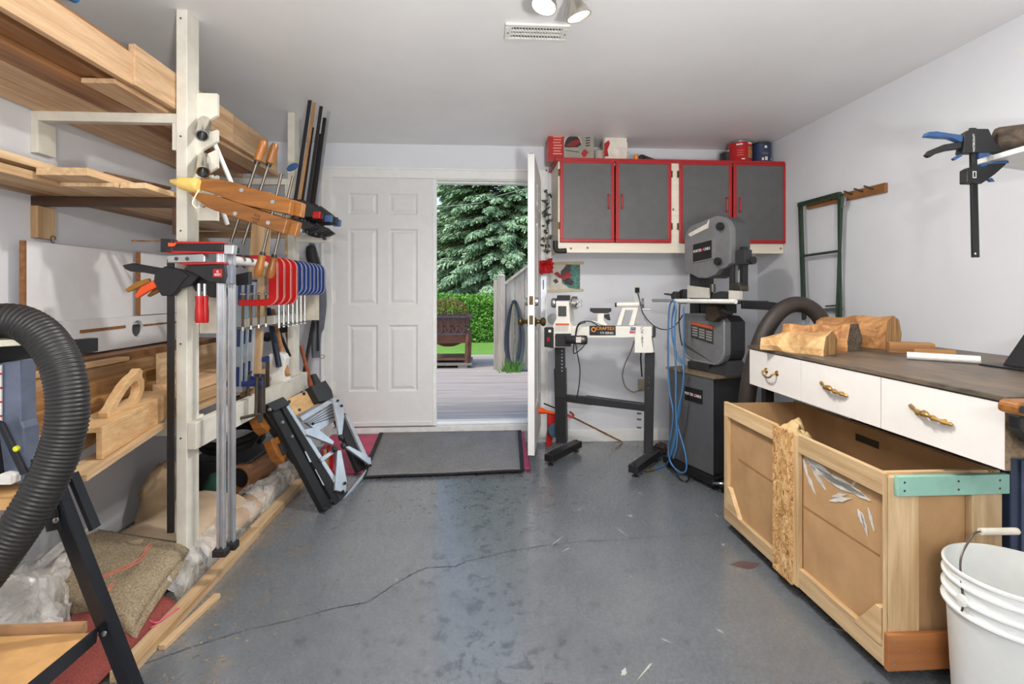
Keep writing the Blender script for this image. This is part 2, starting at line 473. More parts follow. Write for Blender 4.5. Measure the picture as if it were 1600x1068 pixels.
# ------------------------------------------------------------------ door frame, doors, threshold, baseboard
CW = 0.082
fr = MB()
fr.box(DX0 - CW, DX0 + 0.004, YB - 0.018, YB + 0.002, 0.04, DZ1 + CW).box(DX1 - 0.004, DX1 + CW, YB - 0.018, YB + 0.002, 0.04, DZ1 + CW)
fr.box(DX0 + 0.004, DX1 - 0.004, YB - 0.018, YB + 0.002, DZ1 - 0.004, DZ1 + CW)
fr.box(DX0 - CW, DX0 - CW + 0.02, YB - 0.026, YB - 0.018, 0.04, DZ1 + CW).box(DX1 + CW - 0.02, DX1 + CW, YB - 0.026, YB - 0.018, 0.04, DZ1 + CW).box(DX0 - CW, DX1 + CW, YB - 0.026, YB - 0.018, DZ1 + CW - 0.02, DZ1 + CW)
tr = struct('trim_1', fr, M_trim, bevel=0.004)
jb = MB().box(DX0 - 0.001, DX0 + 0.012, YB, YB + WT + 0.01, DZ0, DZ1).box(DX1 - 0.012, DX1 + 0.001, YB, YB + WT + 0.01, DZ0, DZ1).box(DX0, DX1, YB, YB + WT + 0.01, DZ1 - 0.012, DZ1 + 0.001)
jb.box(DX0 + 0.012, DX0 + 0.026, YB + 0.05, YB + 0.09, DZ0, DZ1).box(DX1 - 0.026, DX1 - 0.012, YB + 0.05, YB + 0.09, DZ0, DZ1).box(DX0, DX1, YB + 0.05, YB + 0.09, DZ1 - 0.026, DZ1 - 0.012)
jb.build('jamb', M_trim, tr, bevel=0.002)
th_ = struct('trim_2', MB().box(DX0, DX1, YB - 0.02, YB + WT + 0.06, DZ0 - 0.05, DZ0 - 0.004), mat('threshold_white', (222, 222, 220), 0.4))
MB().box(DX0 + 0.02, DX1 - 0.02, YB + 0.04, YB + 0.10, DZ0 - 0.004, DZ0 + 0.022).build('sill_lip', M_trim, th_, bevel=0.006)
struct('baseboard_back', MB().box(DX1 + CW, XR, YB - 0.014, YB, 0, 0.085).box(DX1 + CW, XR, YB - 0.010, YB, 0.085, 0.098), M_trim, bevel=0.003)
struct('baseboard_back', MB().box(XL, DX0 - CW, YB - 0.014, YB, 0, 0.098), M_trim)

M_door = mat('door_white', (222, 222, 222), 0.38, var=0.015)
def door_leaf(name, label, M, W, H):
    # local x from hinge to latch edge, local y = thickness (front at y=0, back at 0.044), z up
    root = thing(name, label, None, M.translation, kind='structure')
    cols = ((0.135, 0.385), (0.475, 0.725)); k = W / 0.86
    cols = [(a * k, b * k) for a, b in cols]
    rows = ((0.28, 0.82), (0.98, 1.60), (1.71, 1.885))
    fb = MB(); T = 0.044
    def bx(x0, x1, z0, z1): fb.obox(M @ Matrix.Translation(((x0 + x1) / 2, T / 2, (z0 + z1) / 2)), x1 - x0, T, z1 - z0)
    bx(0, cols[0][0], 0, H); bx(cols[0][1], cols[1][0], 0, H); bx(cols[1][1], W, 0, H)
    zs = [0] + [z for r in rows for z in r] + [H]
    for c in cols:
        for i in range(0, len(zs), 2): bx(c[0], c[1], zs[i], zs[i + 1])
    fb.build('slab', M_door, root)
    for c in cols:
        for r in rows:
            pb = MB(); w, h = c[1] - c[0], r[1] - r[0]
            for sgn, y0 in ((1, 0.0), (-1, T)):
                rings = [(0, 0), (0.006, 0.0025), (0.014, 0.010), (0.022, 0.010), (0.040, 0.003), (0.044, 0.002)]
                o = len(pb.v)
                for ins, dp in rings:
                    for x, z in ((c[0] + ins, r[0] + ins), (c[1] - ins, r[0] + ins), (c[1] - ins, r[1] - ins), (c[0] + ins, r[1] - ins)):
                        pb.v.append(M @ Vector((x, y0 + sgn * dp, z)))
                for i in range(len(rings) - 1):
                    for j in range(4):
                        pb.f.append([o + i * 4 + j, o + i * 4 + (j + 1) % 4, o + (i + 1) * 4 + (j + 1) % 4, o + (i + 1) * 4 + j]); pb.m.append(0)
                e = o + (len(rings) - 1) * 4; pb.f.append([e, e + 1, e + 2, e + 3]); pb.m.append(0)
            pb.build('panel', M_door, root)
    return root
H_leaf = DZ1 - DZ0 - 0.008
xm = onY(680, 470, YB).x
W1 = xm - 0.012 - (DX0 + 0.004)
d1 = door_leaf('door_1', 'closed white six-panel door leaf left of the open doorway', Matrix.Translation((DX0 + 0.004, YB - 0.004, DZ0 + 0.004)), W1, H_leaf)
MB().box(xm - 0.020, xm + 0.012, YB - 0.012, YB + 0.03, DZ0 + 0.004, DZ1 - 0.006).build('astragal', M_trim, d1, bevel=0.003)
MB().box(DX0 + 0.03, xm - 0.03, YB - 0.014, YB - 0.004, DZ0 + 0.006, DZ0 + 0.040).build('kick_strip', M_door, d1, bevel=0.003)
for z in (0.42, 1.15, 1.90):
    MB().tube([(DX0 + 0.002, YB - 0.010, z), (DX0 + 0.002, YB - 0.010, z + 0.1)], 0.008, 8).box(DX0 - 0.008, DX0 + 0.03, YB - 0.007, YB - 0.003, z, z + 0.1).build('hinge', M_trim, d1)
# open leaf
hinge = Vector((DX1 - 0.014, YB - 0.002, DZ0 + 0.004)); free = onY(825, 470, 3.32); free.z = hinge.z
dv = (free - hinge); W2 = 0.80; dv.normalize()
Md = frame(hinge, dv, None, (0, 0, 1))       # local y = z cross x
d2 = door_leaf('door_2', 'white door leaf standing open on the right of the doorway, seen edge on', Md, W2, H_leaf)
# weatherstrip on the edge plus latch plates
MB().obox(Md @ Matrix.Translation((W2 + 0.0008, 0.022, 0.90)), 0.002, 0.026, 0.06).obox(Md @ Matrix.Translation((W2 + 0.0008, 0.022, 1.03)), 0.002, 0.026, 0.058).build('latch_plate', M_oldbrass, d2)
MB().obox(Md @ Matrix.Translation((W2 - 0.01, 0.022, H_leaf + 0.004)), 0.05, 0.03, 0.012).build('top_bolt', M_steel, d2)
for zz, kind in ((0.885, 'knob'), (1.02, 'dead_bolt')):
    for sgn, y0 in ((-1, 0.0), (1, 0.044)):
        Mk = Md @ frame((W2 - 0.065, y0, zz), (1, 0, 0), (0, 0, -sgn) if sgn < 0 else (0, 0, -1))
        Mk = Md @ Matrix.Translation((W2 - 0.065, y0, zz)) @ Matrix.Rotation(PI / 2 if sgn < 0 else -PI / 2, 4, 'X')
        if kind == 'knob': pr_ = [(0.001, 0), (0.031, 0), (0.033, 0.006), (0.016, 0.012), (0.012, 0.03), (0.02, 0.038), (0.029, 0.048), (0.030, 0.058), (0.022, 0.070), (0.008, 0.074), (0.001, 0.074)]
        else: pr_ = [(0.001, 0), (0.028, 0), (0.030, 0.004), (0.026, 0.022), (0.018, 0.026), (0.001, 0.027)]
        MB().lathe(pr_, Mk, 20).build('door_knob' if kind == 'knob' else 'dead_bolt', M_oldbrass if kind == 'knob' else M_steel, d2, smooth=True)
for z in (0.42, 1.15, 1.90):
    MB().tube([hinge + Vector((0.012, -0.010, z - 0.15)), hinge + Vector((0.012, -0.010, z - 0.05))], 0.008, 8).build('hinge', M_steel, d2)

# ------------------------------------------------------------------ ramp board and mat inside the door
def ramp_z(y): return 0.028 + (y - 3.42) / (4.07 - 3.42) * (0.098 - 0.028)
RA = [onZ(x, y, 0.02) for x, y in ((500, 727), (836, 722))]
rb = MB(); x0, x1 = -1.20, 0.345
rb.hexa([(x0, 3.46, 0.001), (x1, 3.46, 0.001), (x1, 4.07, 0.075), (x0, 4.07, 0.075), (x0, 3.46, 0.022), (x1, 3.46, 0.022), (x1, 4.07, 0.098), (x0, 4.07, 0.098)])
rb.box(x0 + 0.1, x0 + 0.14, 3.75, 4.07, 0, 0.035).box(x1 - 0.14, x1 - 0.1, 3.75, 4.07, 0, 0.035)
tag(rb.build('ramp_board', mat('magenta_red_paint', (176, 64, 96), 0.5, var=0.12, vscale=5), bevel=0.004), 'worn pinkish red ramp board sloping up to the door sill', 'ramp')
def mat_tex():
    m = NT('ribbed_rubber_mat'); v = m.coords(rand=False)
    f = m.noise(v, 180, 3, 0.6); g = m.noise(v, 8, 4)
    c = m.ramp(f, [(0.3, lin((84, 84, 86))), (0.7, lin((150, 150, 150)))])
    m.base(m.mix(0.25, c, m.ramp(g, [(0.3, lin((60, 60, 62))), (0.7, lin((120, 120, 120)))]))); m.set(Roughness=0.8); m.bump(f, 0.8, 0.003); return m.m
mx0, mx1 = -0.80, 0.31
def mz(y): return 0.030 + (y - 3.46) / 0.61 * 0.077 if y > 3.46 else 0.030 - (3.46 - y) * 0.24
mt = thing('door_mat', 'charcoal textured rubber door mat lying on the red ramp board', 'mat', ((mx0 + mx1) / 2, 3.72, 0.0))
g = MB()
def mfn(u, v):
    y = 3.37 + v * 0.69; x = mx0 + u * (mx1 - mx0) + (0.02 - 0.05 * u) * (1 - v) + (0.0 if v < .98 else 0); y += 0.035 * u * (1 - v)
    return (x, y, mz(y) + 0.002 * math.sin(u * 9) * (1 - v))
g.grid(mfn, 24, 24)
o = g.build('pile', mat_tex(), mt, smooth='all'); sm = o.modifiers.new('t', 'SOLIDIFY'); sm.thickness = 0.008; sm.offset = 1
ed = MB()
for ua, va, ub, vb in ((0, 0, 1, 0), (0, 0, 0, 1), (1, 0, 1, 1)):
    pts = [Vector(mfn(ua + (ub - ua) * i / 16, va + (vb - va) * i / 16)) + Vector((0, 0, 0.006)) for i in range(17)]
    for i in range(16): ed.bar(pts[i], pts[i + 1], 0.030, 0.007)
ed.build('border', M_rubber, mt)

# ------------------------------------------------------------------ ceiling vent, spot fixture and added fill lamps
vc = [onZ(790, 37, ZC), onZ(889, 37, ZC), onZ(887, 62, ZC), onZ(790, 62, ZC)]
vx0, vx1, vy0, vy1 = 0.108, 0.398, 2.215, 2.36
vt = thing('ceiling_vent', 'white metal air vent grille flush on the ceiling', 'vent', ((vx0 + vx1) / 2, (vy0 + vy1) / 2, ZC))
MB().box(vx0 + 0.02, vx1 - 0.02, vy0 + 0.02, vy1 - 0.02, ZC - 0.003, ZC - 0.0005).build('duct_shade', mat('vent_dark', (40, 38, 34), 0.8), vt)  # dark plate: the shade inside the duct is put into its colour
f_ = MB(); z0, z1 = ZC - 0.012, ZC - 0.001
f_.box(vx0, vx1, vy0, vy0 + 0.026, z0, z1).box(vx0, vx1, vy1 - 0.026, vy1, z0, z1).box(vx0, vx0 + 0.03, vy0 + 0.026, vy1 - 0.026, z0, z1).box(vx1 - 0.03, vx1, vy0 + 0.026, vy1 - 0.026, z0, z1)
f_.build('frame', M_white, vt, bevel=0.003)
lv = MB()
for i in range(17):
    x = vx0 + 0.036 + i * (vx1 - vx0 - 0.072) / 16; lv.bar((x, vy0 + 0.024, ZC - 0.008), (x, vy1 - 0.024, ZC - 0.008), 0.0045, 0.006)
for y in (vy0 + 0.057, vy0 + 0.088): lv.box(vx0 + 0.028, vx1 - 0.028, y - 0.005, y + 0.005, z0 + 0.001, z1 - 0.002)
lv.build('louvers', M_white, vt)
for x in (vx0 + 0.014, vx1 - 0.014): MB().lathe([(0.0005, -0.002), (0.004, -0.0015), (0.004, 0.001)], Matrix.Translation((x, (vy0 + vy1) / 2, z0)), 8).build('screw', M_darksteel, vt)

M_lens = emit('lamp_lens', (255, 250, 240), 14.0)
M_satin = mat('brushed_nickel', (196, 190, 180), 0.32, metal=0.85, var=0.04)
def spot_fixture(name, label, base, heads, watt):
    root = thing(name, label, 'ceiling light', base)
    b = Vector(base)
    MB().lathe([(0.001, 0.0), (0.065, 0.0), (0.065, -0.018), (0.055, -0.026), (0.001, -0.026)], Matrix.Translation(b), 28).build('canopy', M_satin, root, smooth=True)
    for hp, aim, pw in heads:
        hp = Vector(hp); aim = Vector(aim).normalized()
        M = frame(hp, aim.orthogonal(), None, aim)      # local z = aim
        h = MB().lathe([(0.001, -0.075), (0.016, -0.074), (0.022, -0.06), (0.026, -0.045), (0.040, -0.02), (0.047, 0.0), (0.050, 0.012), (0.046, 0.012), (0.042, 0.0)], M, 28, cap=False).build('spot_head', M_satin, root, smooth=True)
        MB().lathe([(0.001, 0.004), (0.042, 0.002)], M, 28, cap=False).build('lens', M_lens, h)
        k = hp - aim * 0.07
        MB().tube(spline([b + Vector((0, 0, -0.02)), b.lerp(k, 0.5) + Vector((0, 0, -0.012)), k], 6), 0.006, 8).build('arm', M_satin, root, smooth=True)
        ld = bpy.data.lights.new('spot_lamp', 'SPOT'); ld.energy = watt * pw; ld.spot_size = math.radians(168); ld.spot_blend = 0.6; ld.shadow_soft_size = 0.035; ld.color = (1.0, 0.955, 0.90)
        lo = bpy.data.objects.new('spot_lamp', ld); COL.objects.link(lo); lo.parent = h
        lo.matrix_local = Matrix.Translation(hp + aim * 0.05 - b) @ aim.to_track_quat('-Z', 'Y').to_matrix().to_4x4()
    return root
h1 = onZ(851, 6, 2.325); h2 = onZ(903, 22, 2.335); 
fb_ = Vector(((h1.x + h2.x) / 2 + 0.02, h1.y - 0.10, ZC))
spot_fixture('spot_fixture', 'brushed nickel ceiling light with glowing swivel spots above the vent', fb_,
             [(h1, (-0.28, -0.12, -0.95), 1.1), (h2, (0.30, 0.10, -0.93), 1.0), (fb_ + Vector((0.06, -0.02, -0.10)), (0.35, -0.55, -0.75), 0.35)], LAMP_W)
rb_ = Vector((0.1, -0.85, ZC))  # pendant added as unseen fill light behind the camera
pd_ = thing('fill_pendant', 'added three-globe fill lamp hanging unseen behind the camera', 'pendant lamp', rb_)
MB().lathe([(0.001, 0.0), (0.07, 0.0), (0.07, -0.018), (0.055, -0.028), (0.001, -0.028)], Matrix.Translation(rb_), 28).build('canopy', M_satin, pd_, smooth=True)
MB().tube([rb_ + Vector((0, 0, -0.02)), rb_ + Vector((0, 0, -0.42))], 0.008, 10).build('stem', M_satin, pd_, smooth=True)
M_globe = emit('lit_globe', (255, 248, 236), 3.0)
for k in range(3):
    a_ = 2 * PI * k / 3 + 0.5; e_ = rb_ + Vector((0.22 * math.cos(a_), 0.22 * math.sin(a_), -0.44))
    MB().tube([rb_ + Vector((0, 0, -0.42)), e_ + Vector((0, 0, 0.03)), e_], 0.006, 8).build('arm', M_satin, pd_, smooth=True)
    gl_ = MB().lathe([(0.012, 0.0)] + [(0.055 * math.sin(t), -0.055 + 0.055 * math.cos(t)) for t in [0.25 + (PI - 0.26) * i / 12 for i in range(13)]], Matrix.Translation(e_), 20, cap=False).build('globe', M_globe, pd_, smooth=True)
    ld = bpy.data.lights.new('fill_globe_lamp', 'POINT'); ld.energy = FILL_GLOBE_W; ld.shadow_soft_size = 0.06; ld.color = (1.0, 0.965, 0.92)
    lo = bpy.data.objects.new('fill_globe_lamp', ld); COL.objects.link(lo); lo.parent = gl_; lo.location = e_ + Vector((0, 0, -0.19)) - rb_

# added tripod light, unseen behind the camera, in place of a bounced flash
wl_ = Vector((0.45, -0.50, 0.0)); hp_ = Vector((0.45, -0.50, 0.92)); am_ = Vector((-0.06, 0.60, 0.80)).normalized()
wk_ = thing('fill_light', 'added yellow tripod fill light tilted up at the ceiling, unseen behind the camera', 'work light', wl_)
for k in range(3):
    a_ = 2 * PI * k / 3 + 0.4
    MB().tube([wl_ + Vector((0, 0, 0.55)), wl_ + Vector((0.36 * math.cos(a_), 0.36 * math.sin(a_), 0.012))], 0.011, 8).build('leg', M_black, wk_, smooth=True)
MB().tube([wl_ + Vector((0, 0, 0.42)), hp_ - Vector((0, 0, 0.06))], 0.012, 10).build('mast', mat('tripod_yellow', (226, 178, 40), 0.4), wk_, smooth=True)
Mw = frame(hp_, am_.orthogonal(), None, am_)
MB().prism(rrect(0.22, 0.16, 0.02), Mw @ Matrix.Translation((0, 0, -0.03)), 0.06).build('lamp_housing', mat('tripod_yellow', (226, 178, 40), 0.4), wk_, bevel=0.004)
MB().prism(rrect(0.19, 0.13, 0.015), Mw @ Matrix.Translation((0, 0, 0.003)), 0.004).build('lamp_glass', M_lens, wk_)
ld = bpy.data.lights.new('fill_lamp', 'SPOT'); ld.energy = FILL_W; ld.spot_size = math.radians(125); ld.spot_blend = 0.9; ld.shadow_soft_size = 0.09; ld.color = (1.0, 0.975, 0.94)
lo = bpy.data.objects.new('fill_lamp', ld); COL.objects.link(lo); lo.parent = wk_
lo.matrix_local = Matrix.Translation(hp_ + am_ * 0.12 - wl_) @ am_.to_track_quat('-Z', 'Y').to_matrix().to_4x4()

# ------------------------------------------------------------------ outdoors
ZD = 0.10
M_deckw = wood('grey_deck', (186, 174, 167), (164, 152, 146), 'X', rough=0.75, contrast=0.5, spread=0.06)
dk = thing('deck', 'weathered grey plank deck outside the doorway', None, (0, 4.3, ZD), kind='structure')
y = YB + WT + 0.07
mbp = None; k = 0
while y < 9.0:
    o_ = MB().box(-2.6, 2.9, y, y + 0.132, ZD - 0.03, ZD).build('plank', M_deckw, dk) if mbp is None else None
    if mbp is None: mbp = (o_, y)
    else:
        o_ = mbp[0].copy(); COL.objects.link(o_); o_.location = (random.uniform(-.05, .05), y - mbp[1], random.uniform(-0.0015, 0.0015))
    y += 0.137
MB().box(-2.7, 3.0, YB + WT + 0.02, 9.0, -0.06, ZD - 0.034).build('joists', mat('under_deck', (66, 60, 54), 0.9), dk)
def lawn_mat():
    m = NT('lawn_grass'); v = m.coords(rand=False); f = m.noise(v, 14, 6, 0.8); g = m.noise(v, 0.8, 4)
    c = m.ramp(f, [(0.3, lin((82, 128, 40))), (0.7, lin((136, 186, 72)))])
    m.base(m.mix(0.3, c, m.ramp(g, [(0.3, lin((90, 140, 44))), (0.7, lin((150, 196, 84)))]))); m.set(Roughness=0.9); m.bump(f, 1.0, 0.03); return m.m
struct('lawn', MB().grid(lambda u, v: (-25 + 50 * u, YB + 0.2 + 40 * v, -0.07 + 0.02 * math.sin(u * 40) * math.sin(v * 30)), 30, 30), lawn_mat())

def leaf_card(mb, c, r, rng, up=0.3, m=0, ln=1.6):
    a = Vector((rng.gauss(0, 1), rng.gauss(0, 1), rng.gauss(0, 1) + up)); a.normalize()
    b = a.orthogonal().normalized(); b = Matrix.Rotation(rng.uniform(0, 6.28), 3, a) @ b; d = a.cross(b)
    mb.add([c - b * r * ln, c + d * r * 0.5, c + b * r * ln, c - d * r * 0.5], [(0, 1, 2, 3)], m)
# hedge
rg = random.Random(11)
hd = thing('hedge', 'bright green clipped hedge behind the lawn', 'hedge', (1.2, 13.2, 0))
MB().grid(lambda u, v: (-2.8 + 8 * u, 13.05 + 0.5 * math.sin(PI * v) * 0.0 + 0.55 * max(0, v - .7) / .3, 1.10 * min(1, v / .7)), 20, 8).build('twig_mass', mat('hedge_core', (52, 88, 26), 0.9), hd)
M_hedge = [mat('hedge_leaf_a', (104, 158, 52), 0.6, var=0.15), mat('hedge_leaf_b', (72, 124, 38), 0.6, var=0.15), mat('hedge_leaf_c', (140, 188, 78), 0.6, var=0.15)]
hl = MB()
for i in range(15000):
    x = rg.uniform(-2.6, 5.0); t = rg.random(); lump = 0.12 * mnoise.noise(Vector((x * 1.5, t * 3, 0)))
    if t < 0.75: c = Vector((x, 13.0 + lump - rg.uniform(0, .1), t / 0.75 * 1.16 - 0.05))
    else: c = Vector((x, 13.0 + (t - 0.75) / .25 * .5, 1.12 + lump + rg.uniform(-.04, .06)))
    leaf_card(hl, c, rg.uniform(0.022, 0.042), rg, 0.2, rg.choice((0, 0, 1, 2)))
tag(hl.build('leaves', M_hedge, hd), kind='stuff')
# spruce
def spruce(name, label, base, height, rad, seed, ntier, nbr, dens):
    rg = random.Random(seed); b = Vector(base)
    root = thing(name, label, 'tree', base, 'spruces beyond the hedge')
    MB().tube([b + Vector((0, 0, z)) for z in (-0.1, height * .4, height * .8, height)], [0.22, 0.15, 0.06, 0.01], 8).build('trunk', mat('spruce_bark', (70, 54, 42), 0.9, var=0.2), root)
    br = MB(); nd = MB()
    for t in range(ntier):
        f = t / ntier; z = 0.55 + (height - 0.8) * f; R = rad * (1 - f) ** 0.85 + 0.15
        for k in range(nbr):
            a = 2 * PI * (k + rg.uniform(-.3, .3)) / nbr + t * 0.7
            if math.sin(a) > 0.35: continue          # the far side of the tree never shows
            L = R * rg.uniform(0.82, 1.12); d = Vector((math.cos(a), math.sin(a), 0)); sd_ = Vector((-d.y, d.x, 0))
            zz = z + rg.uniform(-.12, .12)
            pt = lambda u: b + d * (L * u) + Vector((0, 0, zz + 0.10 * L * u - 0.34 * L * u * u + 0.16 * L * max(0, u - .7)))
            br.tube([pt(u) for u in (0, .35, .7, 1)], [0.03, 0.022, 0.012, 0.004], 4, cap=False)
            n = int(dens * L)
            for i in range(n):
                u = rg.uniform(0.22, 1.0) ** 0.8; w = (0.10 + 0.30 * (1 - u)) * (0.5 + 0.22 * L) * min(1, (1.03 - u) * 5)
                off = rg.uniform(-1, 1) * w
                c = pt(u) + sd_ * off + Vector((0, 0, -abs(off) * 0.35 - rg.uniform(0, 0.10)))
                s_ = rg.uniform(0.055, 0.10)
                tip = c + d * s_ * 1.3 + sd_ * (off / (w + .01)) * s_ * 1.1 + Vector((0, 0, -rg.uniform(0.2, 1.4) * s_))
                x = (tip - c).cross(Vector((0, 0, 1)) + Vector((rg.uniform(-.6, .6), rg.uniform(-.6, .6), 0))).normalized() * s_ * 0.36
                nd.add([c - x, c + x, tip + x * .5, tip - x * .5], [(0, 1, 2, 3)], rg.choice((0, 0, 1, 2)))
    br.build('branches', mat('spruce_twig', (84, 66, 50), 0.9), root)
    tag(nd.build('needles', [mat('needle_a', (150, 180, 140), 0.65, var=0.15), mat('needle_b', (112, 142, 104), 0.65, var=0.15), mat('needle_c', (182, 206, 168), 0.65, var=0.15)], root), kind='stuff')
spruce('spruce_tree', 'large blue-green spruce with drooping layered branches filling the doorway', (0.95, 17.2, 0), 10.5, 3.9, 5, 42, 22, 210)
spruce('spruce_tree', 'dark spruce at the left edge of the doorway behind the large one', (-3.4, 21.5, 0), 5.6, 2.6, 8, 16, 13, 70)
# power line
tag(MB().tube(spline([(-9, 12.5, 2.6), onY(690, 323, 12.0), onY(760, 312, 12.0), onY(812, 297, 12.0), (6, 11.5, 4.9)], 8), 0.006, 5).build('overhead_line', mat('cable_grey', (170, 172, 168), 0.6)), 'thin pale overhead line crossing in front of the spruce', 'line')
# fire pit
M_rust = mat('rusty_steel', (112, 74, 60), 0.6, metal=0.3, var=0.2, vscale=9)
M_pit = mat('bronze_enamel', (78, 68, 72), 0.5, metal=0.3, var=0.15)
fy = 7.85; fc = onY(701, 560, fy); fx = fc.x
def fz(py): return onY(701, py, fy).z
fp = thing('fire_pit', 'rusty square fire pit with lattice sides and mesh dome on the deck', 'fire pit', (fx, fy, ZD))
hw = 0.35
z_rim, z_band0, z_body0, z_leg0 = fz(493), fz(519), fz(527), ZD + 0.075
MB().ring([(-hw - .03, -hw - .03), (hw + .03, -hw - .03), (hw + .03, hw + .03), (-hw - .03, hw + .03)], [(-hw + .05, -hw + .05), (hw - .05, -hw + .05), (hw - .05, hw - .05), (-hw + .05, hw - .05)], Matrix.Translation((fx, fy, z_rim)), 0.025).build('rim', M_pit, fp)
bp = MB()
for sx, sy, ux, uy in ((0, -1, 1, 0), (0, 1, 1, 0), (-1, 0, 0, 1), (1, 0, 0, 1)):
    c = Vector((fx + sx * hw * .94, fy + sy * hw * .94, 0)); u = Vector((ux, uy, 0)) * hw * .94
    for z in (z_rim - 0.02, z_band0): bp.bar(c - u + Vector((0, 0, z)), c + u + Vector((0, 0, z)), 0.014, 0.028)
    n = 6
    for i in range(n):
        for s_ in (0, 1):
            a = c + u * (-1 + 2 * (i + s_) / n) + Vector((0, 0, z_band0)); b_ = c + u * (-1 + 2 * (i + 1 - s_) / n) + Vector((0, 0, z_rim - .02))
            bp.bar(a, b_, 0.010, 0.016)
bp.build('lattice_band', M_pit, fp)
bowl = MB().hexa([(fx - .27, fy - .27, z_body0 - .06), (fx + .27, fy - .27, z_body0 - .06), (fx + .27, fy + .27, z_body0 - .06), (fx - .27, fy + .27, z_body0 - .06), (fx - .32, fy - .32, z_rim - .02), (fx + .32, fy - .32, z_rim - .02), (fx + .32, fy + .32, z_rim - .02), (fx - .32, fy + .32, z_rim - .02)])
bowl.lathe([(0.24, z_body0 - .05), (0.2, z_body0 - .09), (0.1, z_body0 - .13), (0.001, z_body0 - .135)], Matrix.Translation((fx, fy, 0)), 20, cap=False)
bowl.build('bowl', M_rust, fp)
for sx in (-1, 1):
    for sy in (-1, 1):
        MB().bar((fx + sx * hw * .9, fy + sy * hw * .9, z_band0), (fx + sx * hw * .86, fy + sy * hw * .86, z_leg0), 0.06, 0.06).build('leg', M_rust, fp)
MB().box(fx - .31, fx + .31, fy - .31, fy + .31, z_leg0 + 0.04, z_leg0 + 0.065).build('wood_tray', M_rust, fp)
MB().box(fx - .37, fx + .37, fy - .37, fy + .37, z_leg0 - 0.03, z_leg0).box(fx - .3, fx - .16, fy - .36, fy + .36, ZD + .001, z_leg0 - .03).box(fx + .16, fx + .3, fy - .36, fy + .36, ZD + .001, z_leg0 - .03).build('pallet', mat('grey_timber', (130, 122, 116), 0.8), fp)
dm = MB(); hd_ = fz(467) - z_rim
for k in range(12):
    a = PI * k / 12
    dm.tube([(fx + math.cos(a) * hw * .93 * math.cos(t), fy + math.sin(a) * hw * .93 * math.cos(t), z_rim + hd_ * math.sin(t)) for t in [PI * i / 16 for i in range(17)]], 0.0035, 4)
for j in range(1, 6):
    t = PI / 2 * j / 6; r = hw * .93 * math.cos(t)
    dm.tube([(fx + r * math.cos(q), fy + r * math.sin(q), z_rim + hd_ * math.sin(t)) for q in [2 * PI * i / 24 for i in range(24)]], 0.003, 4, closed=True)
dm.build('mesh_dome', mat('rust_mesh', (128, 84, 56), 0.7, metal=0.3), fp)
MB().tube([(fx + .0, fy - .02, z_rim + hd_), (fx, fy - .02, z_rim + hd_ + 0.04)], 0.012, 8).build('dome_knob', M_pit, fp)
# stair wall with newel post, hose and grass
pb = onZ(783, 577, ZD); py_ = pb.y; px_ = pb.x
st = thing('stair_rail', 'weathered grey stair side with newel post and sloping cap rail', 'railing', (px_, py_, ZD))
M_grey = wood('weathered_timber', (190, 178, 168), (160, 148, 138), 'Z', rough=0.8, contrast=0.5)
ztop = onY(783, 431, py_).z
MB().box(px_ - 0.055, px_ + 0.055, py_ - 0.055, py_ + 0.055, ZD, ztop).hexa([(px_ - .06, py_ - .06, ztop), (px_ + .06, py_ - .06, ztop), (px_ + .06, py_ + .06, ztop), (px_ - .06, py_ + .06, ztop), (px_ - .03, py_ - .03, ztop + .03), (px_ + .03, py_ - .03, ztop + .03), (px_ + .03, py_ + .03, ztop + .03), (px_ - .03, py_ + .03, ztop + .03)]).build('newel_post', M_grey, st)
MB().box(px_ - 0.11, px_ - 0.06, py_ - 0.02, py_ + 0.05, ZD, ztop - 0.05).build('side_post', M_grey, st)
c0 = onY(790, 443, py_); c1 = onY(812, 426, py_); sl = (c1.z - c0.z) / (c1.x - c0.x)
x1_ = px_ + 1.6
MB().bar((px_ + 0.05, py_, c0.z), (x1_, py_, c0.z + sl * (x1_ - px_ - .05)), 0.12, 0.035).build('cap_rail', M_grey, st)
for i in range(10):
    xa = px_ + 0.06 + i * 0.145; xb = xa + 0.138; za, zb = c0.z + sl * (xa - px_ - .05) - .03, c0.z + sl * (xb - px_ - .05) - .03
    MB().hexa([(xa, py_ - .012, ZD + 0.05), (xb, py_ - .012, ZD + 0.05), (xb, py_ + .012, ZD + 0.05), (xa, py_ + .012, ZD + 0.05), (xa, py_ - .012, za), (xb, py_ - .012, zb), (xb, py_ + .012, zb), (xa, py_ + .012, za)]).build('board', M_grey, st)
hz = MB(); hc = onY(803, 520, py_ - 0.06)
for k in range(9):
    w = 0.10 + 0.012 * k * random.uniform(.6, 1.2); h0 = hc.z + 0.48; lo = random.uniform(-.05, .05); yo = py_ - 0.05 - 0.012 * k
    hz.tube([(hc.x + w * math.sin(t) * (0.55 + 0.45 * (1 - math.cos(t)) / 2), yo, h0 - (0.95 + lo) * (1 - math.cos(t)) / 2) for t in [2 * PI * i / 24 for i in range(24)]], 0.012, 6, closed=True)
hz.tube(spline([(hc.x + .03, py_ - .12, hc.z + .45), (hc.x + .07, py_ - .13, hc.z), (hc.x + .03, py_ - .13, hc.z - .5), (hc.x + 0.15, py_ - .2, ZD + .012), (hc.x + .8, py_ - .3, ZD + .012)], 8), 0.012, 6)
hs_ = hz.build('garden_hose', mat('hose_slate', (66, 72, 82), 0.5), smooth=True)
tag(hs_, 'dark garden hose coiled over a hook on the stair side', 'hose')
MB().box(hc.x - .03, hc.x + .03, py_ - .16, py_ - .012, hc.z + .44, hc.z + .475).build('hose_hook', M_black, hs_)
gt = MB(); rg2 = random.Random(4)
